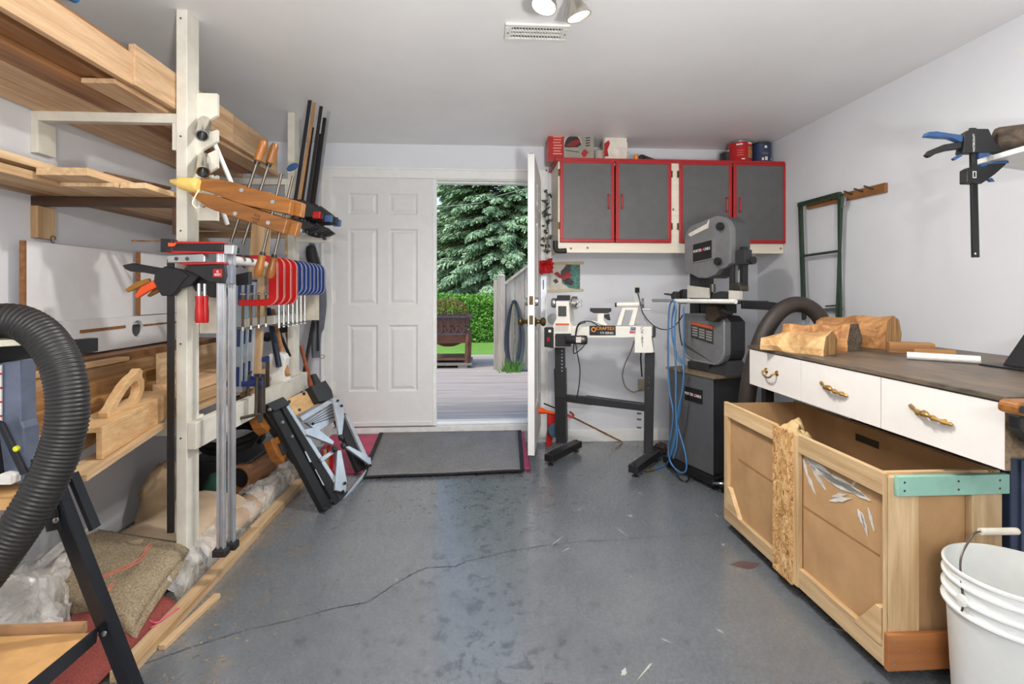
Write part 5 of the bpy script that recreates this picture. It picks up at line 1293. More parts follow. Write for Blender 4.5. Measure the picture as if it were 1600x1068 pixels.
# corrugated hose
hp = [onY(x, y, Y) for x, y, Y in ((-70, 520, 1.40), (-20, 504, 1.42), (25, 502, 1.43), (62, 520, 1.43), (90, 556, 1.42), (104, 602, 1.41), (105, 655, 1.40), (92, 708, 1.39), (68, 762, 1.37), (38, 812, 1.35), (4, 862, 1.33), (-40, 918, 1.30), (-90, 985, 1.27))]
sp_ = spline(hp, 24)
# resample evenly with ribs
seg = [0]
for a, b in zip(sp_, sp_[1:]): seg.append(seg[-1] + (b - a).length)
def at_len(s):
    for i in range(len(seg) - 1):
        if seg[i + 1] >= s: return sp_[i].lerp(sp_[i + 1], (s - seg[i]) / max(1e-9, seg[i + 1] - seg[i]))
    return sp_[-1]
pitch = .0105; n_ = int(seg[-1] / pitch)
P_, R_ = [], []
for k in range(n_):
    for f, r in ((0, .0440), (.3, .0468), (.5, .0475), (.7, .0468)): P_.append(at_len((k + f) * pitch)); R_.append(r)
tag(MB().tube(P_, R_, 22).build('dust_hose', mat('hose_black', (34, 34, 34), .42, var=.08), smooth='all'), 'thick black corrugated dust hose arching at the near left edge', 'hose')
# ------------------------------------------------------------------ wall cabinet on the back wall
CY = 3.73
CB = Plane((1.5, CY, 1.9), (1, 0, 0))
cx0, cx1 = CB.pt(872, 300).x, XR - 0.004
zb, ztp = 1.538, 2.222
cab = thing('wall_cabinet', 'white wall cabinet with four grey doors framed in red above the lathe', 'cabinet', ((cx0 + cx1) / 2, 3.92, zb))
M_cabw = wood('cream_cabinet', (232, 224, 208), (222, 212, 194), 'X', rough=.45, contrast=.2, spread=.02)
bb = MB().box(cx0, cx0 + .018, CY + .02, YB - .002, zb, ztp).box(cx1 - .018, cx1, CY + .02, YB - .002, zb, ztp).box(cx0, cx1, CY + .02, YB - .002, zb + .06, zb + .078).box(cx0 + .018, cx1 - .018, YB - .012, YB - .002, zb + .078, ztp).box(cx0 + .018, cx1 - .018, CY + .02, YB - .012, ztp - .018, ztp)
bb.build('carcass', M_cabw, cab)
ff = MB(); fz0 = CB.pt(1000, 379).z; fz1 = CB.pt(1000, 252).z
ff.box(cx0, cx1, CY, CY + .02, zb, fz0 - .002).box(cx0, cx1, CY, CY + .02, fz1 + .004, ztp)
vx = [(cx0, CB.pt(875, 300).x), (CB.pt(1047, 300).x, CB.pt(1061, 300).x), (CB.pt(1226, 300).x, cx1)]
for a, b in vx: ff.box(a, b, CY, CY + .02, fz0 - .002, fz1 + .004)
ff.build('face_frame', M_cabw, cab)
for x, y in ((1052, 327), (892, 388), (918, 387), (1161, 389), (1220, 388)):
    p = CB.pt(x, y, .0008); MB().lathe([(.001, 0), (.009, 0), (.001, .0006)], frame(p, (1, 0, 0), (0, 0, 1)), 12).build('knot', mat('knot_brown', (150, 112, 70), .6), cab)
MB().box(cx0 - .022, cx1, CY - .022, YB - .002, ztp, ztp + .024).build('red_top', M_red, cab, bevel=.003)
M_dgrey = mat('charcoal_door', (92, 92, 92), .5, var=.04)
dx = [CB.pt(x, 300).x for x in (874.5, 958, 962, 1047.5, 1060.5, 1141, 1145, 1226.5)]
for i in range(4):
    a, b = dx[2 * i], dx[2 * i + 1]; z0, z1 = fz0, fz1
    if i in (0, 2): b += .004
    else: a -= .004
    d_ = MB().box(a + .008, b - .008, CY - .016, CY - .001, z0 + .008, z1 - .008).build('door', M_dgrey, cab)
    t = .024
    MB().box(a, b, CY - .022, CY - .001, z0, z0 + t).box(a, b, CY - .022, CY - .001, z1 - t, z1).box(a, a + t, CY - .022, CY - .001, z0 + t, z1 - t).box(b - t, b, CY - .022, CY - .001, z0 + t, z1 - t).build('red_frame', M_red, d_, bevel=.003)
    hx = (b - .045) if i in (0, 2) else (a + .045); hz = CB.pt(1000, 316).z if i < 2 else CB.pt(1000, 319).z
    hb = MB().tube(spline([(hx, CY - .016, hz - .052), (hx, CY - .036, hz - .044), (hx, CY - .038, hz), (hx, CY - .036, hz + .044), (hx, CY - .016, hz + .052)], 5), .0062, 8).build('handle', M_red, d_, smooth=True)
    ex = a if i in (0, 2) else b; sg = -1 if i in (0, 2) else 1
    for zh in (z0 + .10, z1 - .12): MB().box(min(ex, ex + sg * .014), max(ex, ex + sg * .014), CY - .010, CY, zh, zh + .05).tube([(ex, CY - .012, zh), (ex, CY - .012, zh + .05)], .005, 8).build('hinge', M_oldbrass, d_)
# ---- things on top
ZTOP = ztp + .0245
def lettering_rows(pl, root, rows, m, d=.0008): 
    for x0, y0, x1, y1 in rows: pl.prism(MB(), ((x0, y0), (x1, y0), (x1, y1), (x0, y1)), d, .0006).build('print', m, root)
bxY = 3.82
BP = Plane((.7, bxY, 2.3), (1, 0, 0))
x0, x1, x2 = BP.pt(857, 230).x, BP.pt(881, 230).x, BP.pt(928, 230).x
zt_ = BP.pt(890, 209).z
bx = thing('tool_carton', 'red and grey printed tool carton at the left end on top of the cabinet', 'box', ((x0 + x2) / 2, bxY + .08, ZTOP))
MB().box(x0, x2, bxY, bxY + .16, ZTOP, zt_).build('carton', mat('grey_carton', (150, 146, 136), .7), bx, bevel=.002)
MB().box(x0 - .001, x1, bxY - .0015, bxY + .02, ZTOP, zt_ + .001).build('red_panel', M_red, bx)
MB().box(x0 - .002, x0, bxY, bxY + .16, ZTOP, zt_).build('red_side', M_red, bx)
for k in range(7): lettering_rows(BP, bx, [(864 + (k % 2), 213 + 4.4 * k, 878 - (k % 3), 214.6 + 4.4 * k)], mat('pale_red_print', (226, 150, 130), .6), .006)
BP.part(bx, 'window_print', tuple((x, y) for x, y in ((882, 230), (883, 222), (886, 216), (892, 212), (898, 211), (904, 213), (908, 219), (908, 226), (902, 230))), mat('black_print', (40, 28, 28), .5), .002, .001, 0)
BP.part(bx, 'saw_print', ((885, 228), (892, 221), (905, 217), (907, 222), (898, 229)), mat('dark_red_print', (126, 22, 26), .5), .002, .0022, 0)
BP.part(bx, 'arch_print', tuple(arc(895, 224, 14, 180, 360, 10)) + tuple(arc(895, 224, 12.6, 360, 180, 10)), mat('silver_print', (190, 184, 172), .4), .002, .002, 0)
for y in (215, 219, 223, 227): BP.part(bx, 'print', ((915, y), (922, y - 1), (922, y + .6), (915, y + 1.6)), mat('black_print', (40, 28, 28), .5), .002, .001, 0)
BP.part(bx, 'star_print', ((908, 240), (911, 235), (915, 233), (917, 236), (920, 237), (917, 241), (915, 245), (911, 245)), M_red, .002, .0012, 0)
BP.part(bx, 'print', ((884, 234), (905, 237), (905, 238), (884, 235)), mat('black_print', (40, 28, 28), .5), .002, .001, 0)
gp = onY(936, 240, 3.88)
tag(MB().lathe([(.001, 0), (.045, 0), (.047, .01), (.047, .09), (.045, .10), (.001, .10)], Matrix.Translation((gp.x, 3.88, ZTOP)), 24).build('tin', mat('grey_tin', (168, 160, 150), .5), smooth=True), 'low grey tin between the carton and the white package on the cabinet', 'tin')
# white crinkled package
wp0, wp1 = onY(944, 240, 3.83).x, onY(981, 240, 3.83).x; wzt = onY(960, 211, 3.83).z
wp = thing('paper_package', 'white crinkled package with a red corner on top of the cabinet', 'package', ((wp0 + wp1) / 2, 3.89, ZTOP))
wm = MB(); N = 14
def wpt(x, y, z):
    c = Vector(((wp0 + wp1) / 2, 3.89, (ZTOP + wzt) / 2)); h = Vector(((wp1 - wp0) / 2, .06, (wzt - ZTOP) / 2))
    p = Vector((x, y, z)); l = max(abs(p.x), abs(p.y), abs(p.z)); q = p.normalized() * 1.18
    q = Vector([max(-1, min(1, k)) for k in (p * .75 + q * .25)])
    n_ = mnoise.fractal(p * 2.6 + Vector((4, 1, 7)), .8, 2, 4)
    q = c + Vector((q.x * h.x, q.y * h.y, q.z * h.z)) + p.normalized() * n_ * .012
    q.z = max(q.z, ZTOP + .0005); return q
for ax in range(3):
    for sg in (-1, 1):
        def f3(u, v):
            a, b = u * 2 - 1, v * 2 - 1; l = [0, 0, 0]; l[ax] = sg; l[(ax + 1) % 3] = a * sg; l[(ax + 2) % 3] = b; return wpt(*l)
        wm.grid(f3, N, N)
wm.build('wrapper', mat('white_wrap', (220, 214, 202), .5, var=.05, bump=.5, bscale=45), wp, smooth='all')
PP = Plane((wp0, 3.824, 2.3), (1, 0, 0))
PP.part(wp, 'red_print', ((944.5, 244), (944.5, 224), (951, 219), (953, 224), (949, 234), (951, 244)), M_redp, .012, .002, .003)
# caulk tube
ca, cb_ = onY(1003, 238, 3.78), onY(1036, 240, 4.0); ca.z = cb_.z = ZTOP + .027
ct = thing('caulk_tube', 'dark tube with an orange cap lying on the cabinet top', 'tube', (ca.x, 3.85, ZTOP))
MB().tube([ca, cb_], .026, 16).build('tube', mat('charcoal_tube', (70, 70, 74), .35, metal=.4), ct, smooth=True)
MB().tube([ca + Vector((-.002, -.003, 0)), ca + Vector((-.014, -.02, 0))], .020, 14).build('nozzle_end', M_black, ct)
oc = onY(994, 238, 3.79); MB().lathe([(.001, 0), (.014, 0), (.017, .006), (.017, .046), (.012, .052), (.001, .052)], Matrix.Translation((oc.x, 3.79, ZTOP)), 14).build('orange_cap', mat('amber_plastic', (228, 134, 30), .4), ct, smooth=True)
# paint cans
def can(label, px0, px1, Y, h, m, band, rim=M_steel):
    a, b = onY(px0, 240, Y), onY(px1, 240, Y); r = (b.x - a.x) / 2; c = Vector(((a.x + b.x) / 2, Y + r, ZTOP))
    rt = thing('paint_can', label, 'paint can', c, 'paint cans on the cabinet')
    MB().lathe([(.001, .002), (r, .002), (r, .006), (r * .985, .008), (r * .985, h - .012)], Matrix.Translation(c), 32, cap=False).build('label_wrap', m, rt, smooth=True)
    MB().lathe([(r * .985, h - .012), (r * 1.01, h - .010), (r * 1.01, h - .002), (r * .94, h), (r * .9, h - .006), (.001, h - .008)], Matrix.Translation(c), 32, cap=False).build('rim', rim, rt, smooth=True)
    for z0, z1, a0, a1, mm in band:
        def bf(u, v): t = math.radians(a0 + (a1 - a0) * u); return (c.x + (r * .985 + .0012) * math.cos(t), c.y + (r * .985 + .0012) * math.sin(t), c.z + h * (z0 + (z1 - z0) * v))
        MB().grid(bf, 10, 2).build('print', mm, rt, smooth='all')
    return rt
M_orb = mat('orange_brown_print', (196, 112, 30), .5); M_whp = mat('white_print', (230, 224, 214), .5); M_grp = mat('grey_print', (150, 126, 110), .5)
can('small black paint can half hidden behind the red one on the cabinet', 1132, 1158, 3.86, .125, mat('black_can', (44, 44, 52), .4), [(.15, .3, 250, 290, M_whp), (.45, .65, 275, 300, M_whp)])
can('red paint can with orange label print on the cabinet', 1148, 1183, 3.775, .180, mat('red_can', (176, 30, 34), .35), [(.80, .86, 225, 255, M_whp), (.84, .92, 282, 312, M_whp), (.62, .74, 282, 320, M_grp), (.40, .60, 282, 322, M_orb), (.24, .40, 282, 320, M_grp), (.16, .21, 250, 266, M_whp), (.55, .57, 228, 262, mat('pink_print', (220, 120, 116), .5)), (.45, .47, 228, 258, mat('pink_print', (220, 120, 116), .5)), (.35, .37, 228, 262, mat('pink_print', (220, 120, 116), .5))])
can('navy blue paint can with a white bird emblem on the cabinet', 1183, 1212, 3.80, .178, mat('navy_can', (46, 60, 90), .35), [(.72, .82, 260, 274, M_whp), (.18, .30, 245, 256, M_whp), (.18, .34, 262, 278, M_whp), (.20, .30, 306, 314, M_whp), (.50, .52, 245, 285, M_grp), (.44, .46, 248, 282, M_grp), (.56, .58, 302, 320, M_grp), (.46, .48, 302, 320, M_grp)], mat('dark_rim', (60, 62, 66), .4, metal=.5))
# ---- string of festive lights at the cabinet side, red flower, black elbow, straightedge, poster
rgl = random.Random(21)
ls = thing('string_lights', 'green wire of small festive lights hanging down the cabinet side', 'lights', onY(856, 400, 3.98))
wire = MB(); Yl = 3.97
for k in range(3):
    wire.tube(spline([onY(855 + rgl.uniform(-3, 3), 297 + 14 * i, Yl + rgl.uniform(-.01, .01)) for i in range(8)], 5), .0022, 5)
wire.build('wire', mat('green_wire', (38, 62, 40), .6), ls)
for k in range(34):
    p = onY(855 + rgl.uniform(-6, 6), 300 + 98 * k / 34 + rgl.uniform(-3, 3), Yl); d = Vector((rgl.uniform(-1, 1), rgl.uniform(-1, .2), rgl.uniform(-1, .6))).normalized()
    MB().lathe([(.001, 0), (.007, .001), (.009, .010), (.008, .026), (.001, .036)], frame(p, d.orthogonal(), None, d), 8).build('bulb', (mat('green_bulb', (36, 84, 52), .3), mat('dark_bulb', (58, 48, 40), .4), mat('olive_bulb', (96, 92, 70), .4))[k % 3] if k < 14 else (mat('dark_bulb', (58, 48, 40), .4), mat('olive_bulb', (96, 92, 70), .4))[k % 2], ls, smooth=True)
fl = thing('fabric_flower', 'red fabric flower hanging at the lower left of the cabinet', 'ornament', onY(852, 429, 3.90))
fc_ = onY(852, 415, 3.90)
for k in range(11):
    a = 2 * PI * k / 11 + .3; L = .085 if k % 2 else .07
    if 55 < math.degrees(a) % 360 < 125: L = .05
    tip = fc_ + Vector((math.cos(a) * L, -.035 + .02 * (k % 3), math.sin(a) * L * .95)); mid = fc_.lerp(tip, .55) + Vector((0, -.03, 0)); w = Vector((-math.sin(a), 0, math.cos(a))) * .026
    MB().add([fc_, mid - w, tip, mid + w, mid + Vector((0, -.012, 0))], [(0, 1, 4), (1, 2, 4), (2, 3, 4), (3, 0, 4)]).build('petal', mat('red_velvet', (170, 22, 26), .6, var=.12), fl)
MB().lathe([(.001, -.05), (.042, -.048), (.046, -.038), (.030, -.01), (.001, 0)], Matrix.Translation(fc_ + Vector((0, 0, -.012))), 14).build('red_cup', mat('red_velvet', (170, 22, 26), .6), fl, smooth=True)
tag(MB().tube(spline([onY(868, 376, 3.70), onY(868, 386, 3.70), onY(870, 391, 3.70), onY(876, 392, 3.70), onY(885, 391.5, 3.70)], 5), [.020] * 8 + [.019] * 13, 12).build('rubber_elbow', M_rubber, smooth=True), 'black rubber elbow fitting at the lower left corner of the cabinet', 'fitting')
WP = Plane((1, YB - .001, 1), (1, 0, 0))
se = WP.part(None, 'straightedge', ((845, 430), (854, 430), (852, 496), (844, 496)), mat('pale_aluminium', (186, 190, 198), .3, metal=.5), .004, .03, 0)
tag(se, 'pale aluminium straightedge hanging on the wall below the red flower', 'straightedge')
MB().bar(onY(849, 437, YB - .036), onY(849, 452, YB - .036), .008, .002, up=(0, 1, 0)).build('blue_mark', M_bluep, se)
po = thing('poster', 'small poster of a red machine in teal foliage taped below the cabinet', 'poster', WP.pt(880, 455, .003))
WP.part(po, 'sheet', ((858, 412), (907, 412), (907, 454), (858, 454)), mat('aged_paper', (206, 200, 190), .7), .002, .003, 0)
WP.part(po, 'tape', ((862, 409), (912, 408), (912, 413), (862, 414)), mat('aged_tape', (198, 182, 150), .6), .002, .0045, 0)
WP.part(po, 'tape', ((855, 452), (912, 451), (912, 455), (855, 457)), mat('aged_tape', (198, 182, 150), .6), .002, .0045, 0)
WP.part(po, 'foliage_print', ((884, 413), (906, 413), (906, 452), (890, 450), (878, 442), (880, 424)), mat('teal_print', (78, 128, 118), .6, var=.35, vscale=70), .002, .0048, 0)
WP.part(po, 'shade_print', ((876, 424), (886, 413), (893, 413), (886, 436), (878, 440)), mat('slate_print', (66, 76, 78), .6, var=.3, vscale=60), .002, .0054, 0)
for pts, nm, c in ((((865, 427), (871, 424), (878, 430), (884, 424), (890, 423), (893, 431), (886, 437), (874, 434)), 'machine_print', (150, 36, 44)), (((880, 438), (890, 434), (897, 440), (893, 446), (884, 444)), 'wheel_print', (44, 48, 50)), (((864, 438), (869, 435), (873, 440), (868, 443)), 'wheel_print', (44, 48, 50))):
    WP.part(po, nm, pts, mat('p_' + nm + str(c[0]), c, .6, var=.25, vscale=80), .002, .006, 0)

# ------------------------------------------------------------------ wall plates and cords behind the lathe
op = thing('outlet_strip', 'tall white outlet plate with a black plug on the back wall above the lathe', 'outlet', WP.pt(995, 500, .0))
WP.part(op, 'plate', ((991, 441), (999, 441), (999, 506), (991, 506)), M_white, .008, .004, .002)
WP.part(op, 'plug', ((992.5, 449), (998.5, 449), (998.5, 457), (992.5, 457)), M_black, .03, .022, .004)
tag(MB().tube(spline([WP.pt(996, 455, .04), WP.pt(1000, 470, .06), WP.pt(1004, 487, .08), WP.pt(1015, 503, .10), WP.pt(1030, 513, .14), WP.pt(1045, 514, .3), onY(1058, 505, 3.45), onY(1068, 490, 3.3)], 8), .0042, 6).build('power_cord', M_black, smooth=True), 'black power cord looping from the wall outlet to the bandsaw', 'cord')
ol = thing('wall_outlet', 'cream outlet low on the back wall behind the right lathe leg', 'outlet', WP.pt(1002, 612, 0))
WP.part(ol, 'plate', ((997, 592), (1008, 592), (1008, 611), (997, 611)), mat('tan_plate', (186, 172, 148), .5), .008, .004, .002)
tag(MB().tube(spline([WP.pt(995, 520, .22), WP.pt(986, 548, .15), WP.pt(976, 570, .08), WP.pt(973, 588, .05), WP.pt(978, 604, .05), WP.pt(990, 612, .05), WP.pt(1002, 607, .02)], 8), .0055, 6).build('grey_cable', mat('grey_cable', (150, 146, 140), .5), smooth=True), 'thick grey cable drooping to the low outlet behind the lathe', 'cord')

# ------------------------------------------------------------------ wood lathe on its stand
LP = Plane((.62, 3.66, 0), (.90, -.36, 0))
lt = thing('lathe_stand', 'black telescoping steel stand carrying the wood lathe', 'stand', LP.pt(945, 700))
ex_ = LP.M.to_3x3().col[0].copy(); nn_ = LP.n.copy()
def lpart(root, nm, pts, m, d, off=0., bev=.003): return LP.part(root, nm, pts, m, d, off, bev)
lpart(lt, 'column', ((867, 575), (884, 575), (886, 690), (870, 690)), M_black, .07, -.02)
cl_ = lpart(lt, 'column', ((1008, 551), (1023, 551), (1020, 706), (1006, 706)), M_black, .07, -.02)
lpart(lt, 'inner_tube', ((868, 542), (882, 542), (883, 620), (869, 620)), M_blackplastic, .055, -.01)
for k in range(7):
    p = LP.pt(878, 548 + 5.2 * k, .0180); MB().lathe([(.001, 0), (.005, 0), (.001, .001)], frame(p, ex_, (0, 0, 1)), 8).build('height_hole', M_steel, lt)
for k, (x, y) in enumerate(((1013, 590), (1013, 598), (1013, 607))):
    p = LP.pt(x, y, .016); MB().lathe([(.001, 0), (.007, 0), (.001, .003)], frame(p, ex_, (0, 0, 1)), 8).build('bolt', M_darksteel, lt)
LP.part(lt, 'stretcher', ((881, 616), (925, 620), (925, 632), (881, 626)), M_black, .045, -.02)
LP.part(lt, 'stretcher', ((915, 618), (1008, 630), (1008, 641), (915, 630)), M_black, .06, -.02)
def foot(cx, cy, L0, L1):
    c = LP.pt(cx, cy, -.02); c.z = .055
    fd = Vector((-.64, -.77, 0)); a, b = c + fd * L0, c - fd * L1
    f_ = MB().bar(a, b, .07, .05).build('foot', M_black, lt, bevel=.004)
    for q_ in (a - fd * .03, b + fd * .03): MB().lathe([(.001, -.055), (.02, -.055), (.02, -.045), (.007, -.043), (.007, .035), (.001, .035)], Matrix.Translation(q_), 12).build('levelling_foot', M_black, f_)
foot(879, 692, .20, .24); foot(1010, 708, .24, .20)
for y in (646, 655, 668):
    p = LP.pt(1002, y, -.02); MB().tube([p, p - ex_ * .03], .006, 8).build('adjust_knob', M_black, lt)
lh = thing('wood_lathe', 'cream wood lathe with chuck, tool rest and black motor on the stand', 'lathe', LP.pt(945, 575))
M_lat = mat('cream_enamel', (226, 224, 216), .35, var=.02)
lpart(lh, 'bed', ((884, 508), (1020, 509), (1020, 524), (975, 526), (884, 526)), M_lat, .14, -.01)
lpart(lh, 'end_housing', ((995, 509), (1019, 509), (1019, 525), (1022, 547), (1020, 549), (993, 549), (993, 526)), M_lat, .16, -.005)
lpart(lh, 'bed_end', ((1018, 509), (1024, 510), (1024, 526), (1018, 526)), M_blackplastic, .13, -.01)
lpart(lh, 'headstock', ((872, 470), (892, 470), (894, 502), (897, 509), (893, 541), (864, 541), (868, 506), (873, 497)), M_lat, .15, .0)
lpart(lh, 'belt_cover', ((873, 461), (889, 461), (889, 469), (871, 469)), M_blackplastic, .10, .0)
lpart(lh, 'speed_window', ((872, 478), (885, 478), (885, 494), (872, 494)), mat('window_dark', (70, 72, 70), .3), .004, .077, .001)
lpart(lh, 'warning_label', ((868, 506), (888, 506), (888, 517), (867, 517)), mat('label_pale', (206, 200, 194), .5), .003, .0765, 0)
lpart(lh, 'warning_bar', ((868, 505), (889, 505), (889, 508), (868, 508)), mat('label_orange', (206, 96, 60), .5), .003, .078, 0)
lpart(lh, 'warning_bar', ((867, 524.5), (879, 524.5), (879, 528), (867, 528)), mat('label_red', (176, 60, 48), .5), .003, .0765, 0)
def lx(nm, prof, px, py, off, m, root=None, n=24, axis=None):
    p = LP.pt(px, py, off); M = frame(p, (0, 0, 1), None, axis if axis is not None else ex_)
    return MB().lathe(prof, M, n).build(nm, m, root or lh, smooth=True)
lx('hand_wheel', [(.001, 0), (.030, 0), (.036, .006), (.038, .022), (.034, .032), (.010, .034), (.010, .06), (.001, .06)], 862, 473, .02, M_steel)
lx('faceplate', [(.001, 0), (.040, 0), (.042, .006), (.001, .008)], 864, 498, .06, M_steel, axis=nn_)
ch = lx('chuck', [(.014, -.03), (.014, 0), (.040, .002), (.048, .010), (.048, .040), (.043, .046), (.030, .048), (.001, .048)], 893, 473, .02, M_chrome)
for k in range(4):
    a = PI / 2 * k + .5; p = LP.pt(893, 473, .02) + ex_ * .05; r_ = (Vector((0, 0, 1)) * math.cos(a) + nn_ * math.sin(a))
    MB().bar(p + r_ * .022, p + r_ * .022 + ex_ * .028, .016, .014).build('chuck_jaw', M_chrome, ch, bevel=.002)
lpart(lh, 'switch_box', ((852, 511), (866, 511), (866, 543), (852, 541)), M_blackplastic, .07, .06, .005)
lpart(lh, 'red_switch', ((855, 527), (859, 527), (859, 533), (855, 533)), M_redp, .006, .098, .001)
lpart(lh, 'switch_mark', ((857, 515), (861, 515), (861, 519), (857, 519)), M_white, .002, .0955, 0)
mo = lx('motor', [(.001, 0), (.026, 0), (.030, .006), (.030, .10), (.032, .10), (.032, .145), (.028, .152), (.001, .152)], 884, 530, .12, M_blackplastic)
p0_ = LP.pt(884, 530, .12)
MB().lathe([(.0305, .105), (.033, .106), (.033, .138), (.027, .148), (.001, .15)], frame(p0_, (0, 0, 1), None, ex_), 20).build('motor_cap', M_darksteel, mo, smooth=True)
lpart(mo, 'motor_plate', ((900, 526), (908, 526), (908, 535), (900, 535)), mat('label_pale', (206, 200, 194), .5), .003, .152, 0)
lpart(mo, 'motor_mount', ((868, 521), (892, 521), (892, 541), (868, 541)), M_blackplastic, .03, .09)
# tool rest
lpart(lh, 'tool_rest', ((922, 481), (955, 481), (955, 486), (950, 489), (928, 489), (922, 486)), M_blackplastic, .02, .05)
lpart(lh, 'rest_post', ((934, 488), (944, 488), (944, 500), (950, 508), (930, 508), (934, 500)), M_lat, .03, .04)
lpart(lh, 'clamp_lever', ((944, 491), (952, 490), (954, 500), (950, 500), (944, 496)), M_blackplastic, .015, .06)
MB().tube([LP.pt(926, 501, .05), LP.pt(942, 507, .06)], .006, 8).build('lock_bar', M_steel, lh)
# tailstock
lpart(lh, 'tailstock', ((973, 480), (998, 480), (991, 508), (983, 508), (990, 484), (978, 484), (971, 508), (964, 508)), M_lat, .06, .0)
MB().tube([LP.pt(964, 476, .01), LP.pt(999, 475, .01)], .017, 16).build('quill', M_lat, lh, smooth=True)
MB().tube([LP.pt(961, 476, .01), LP.pt(966, 476, .01)], .016, 14).build('quill_end', M_blackplastic, lh, smooth=True)
lx('tail_wheel', [(.001, 0), (.034, .002), (.038, .010), (.034, .018), (.001, .02)], 1002, 474, .01, M_steel)
MB().tube([LP.pt(1004, 483, .02), LP.pt(1016, 483, .02)], .007, 10).build('wheel_handle', M_steel, lh, smooth=True)
# lettering on the bed
sg_ = lpart(lh, 'name_plate', ((921, 508.5), (962, 508.5), (962, 523.5), (921, 523.5)), M_black, .003, .0625, 0)
mo_ = mat('orange_letter', (238, 150, 30), .5)
MX = LP.M
def ltext(s, px, py, off, size, m, root, sq=1.0, rot=0.0):
    x, y = LP.loc(px, py, off); text(s, size, LP.M @ Matrix.Translation((x, y, off)) @ Matrix.Rotation(rot, 4, 'Z'), m, root, squeeze=sq)
ltext('CRAFTEX', 946, 513, .0645, .031, mo_, sg_, 1.0)
ltext('CX-SERIES', 948, 520, .0645, .021, M_white, sg_, 1.0)
pE = LP.loc(927.5, 514.5, .0645)
MB().ring([(x + pE[0], y + pE[1]) for x, y in arc(0, 0, .018, 0, 337.5, 15)], [(x + pE[0], y + pE[1]) for x, y in arc(0, 0, .011, 0, 337.5, 15)], LP.M @ Matrix.Translation((0, 0, .0645)), .001).build('emblem', mo_, sg_)
bl = mat('label_navy', (40, 60, 130), .5)
b1 = lpart(lh, 'dealer_label', ((985, 511), (997, 511), (997, 515.5), (985, 515.5)), bl, .002, .0755 - .013, 0)
b2 = lpart(lh, 'dealer_label', ((984, 516.5), (997, 516.5), (997, 520.5), (984, 520.5)), M_redp, .002, .0755 - .013, 0)
ltext('BUSY BEE', 991, 513.2, .064, .013, M_white, b1); ltext('TOOLS', 990.5, 518.5, .064, .015, M_white, b2)
for k, ch_ in enumerate(('C', 'X', '-', '8', '0', '1')):
    ltext(ch_, 1003.2 + .1 * k, 513.2 + (0, 5.6, 10.5, 15.5, 21, 26.5)[k], .0765, .031, M_black, lh)
tag(MB().tube(spline([LP.pt(934, 508, .07), LP.pt(922, 502, .10), LP.pt(908, 503, .11), LP.pt(901, 512, .12), LP.pt(899, 530, .13), LP.pt(902, 552, .15), LP.pt(906, 575, .14), LP.pt(905, 600, .12), LP.pt(901, 622, .10)], 8), .0042, 6).tube(spline([LP.pt(915, 503, .09), LP.pt(904, 508, .1), LP.pt(900, 522, .11), LP.pt(896, 545, .14), LP.pt(898, 552, .15), LP.pt(910, 543, .14), LP.pt(914, 536, .13)], 8), .0042, 6).build('power_cord', M_black, smooth=True), 'black lathe cord dangling from the motor past the bed', 'cord')
MB_c = MB().tube([LP.pt(1002, 547, .02), LP.pt(1001, 560, .02), LP.pt(1003, 588, .0)], .006, 6)
tag(MB_c.build('plug_cord', M_black, smooth=True), 'short black cord hanging from the right end of the lathe', 'cord')
# odds and ends by the left foot of the lathe
fn_ = onZ(858, 690, 0)
sm_ = thing('snow_marker', 'red plastic funnel stand with an orange cone beside the door trim', 'funnel', (fn_.x, 3.80, 0))
RF = Plane((fn_.x, 3.82, .2), (1, 0, 0))
RF.part(sm_, 'red_stand', ((855, 646), (869, 644), (866, 668), (861, 695), (853, 696), (855, 670)), M_redp, .04)
a, b = RF.pt(839, 640, .02), RF.pt(868, 646, .02)
MB().tube([a, a.lerp(b, .25), a.lerp(b, .5), b], [.030, .024, .014, .010], 14).build('orange_cone', M_orange, sm_, smooth=True)
ri = thing('trimmer_rod', 'thin brown rod with a red grip slanting to the floor under the lathe', 'rod', onZ(975, 691, .01))
ra, rb2 = RF.pt(884, 646, .05), onZ(972, 690, .008)
MB().tube([ra, rb2], .007, 8).build('shaft', M_brownwood, ri, smooth=True)
MB().tube(spline([RF.pt(882, 644, .05), RF.pt(892, 652, .06), RF.pt(896, 648, .06), RF.pt(890, 643, .06)], 5), .008, 8).build('grip', M_redp, ri)
tag(MB().tube([RF.pt(850, 630, .08), RF.pt(874, 640, .0)], .006, 6).build('dark_stick', M_black), 'short dark stick lying across the orange cone', 'stick')
wd = MB().lathe([(.001, -.02), (.05, -.018), (.054, 0), (.05, .018), (.001, .02)], frame(RF.pt(866, 672, .04), (1, .3, 0), (0, 0, 1)), 20)
tag(wd.build('blue_disc', mat('slate_blue', (70, 92, 112), .5), smooth=True), 'slate blue disc behind the left lathe column', 'disc')
rb3 = MB()
for k in range(9):
    c = onZ(1038 + rgl.uniform(-14, 14), 714 + rgl.uniform(-6, 6), .0); rb3.obox(Matrix.Translation((c.x, c.y + .1, .02 + .02 * (k % 3))) @ Matrix.Rotation(k, 4, 'Z') @ Matrix.Rotation(k * .5, 4, 'X'), .07, .05, .035)
tag(rb3.build('scrap_pile', mat('dark_scraps', (58, 44, 38), .7, var=.3), bevel=.004), 'small heap of dark scraps between the lathe and the bandsaw', 'scraps', kind='stuff')
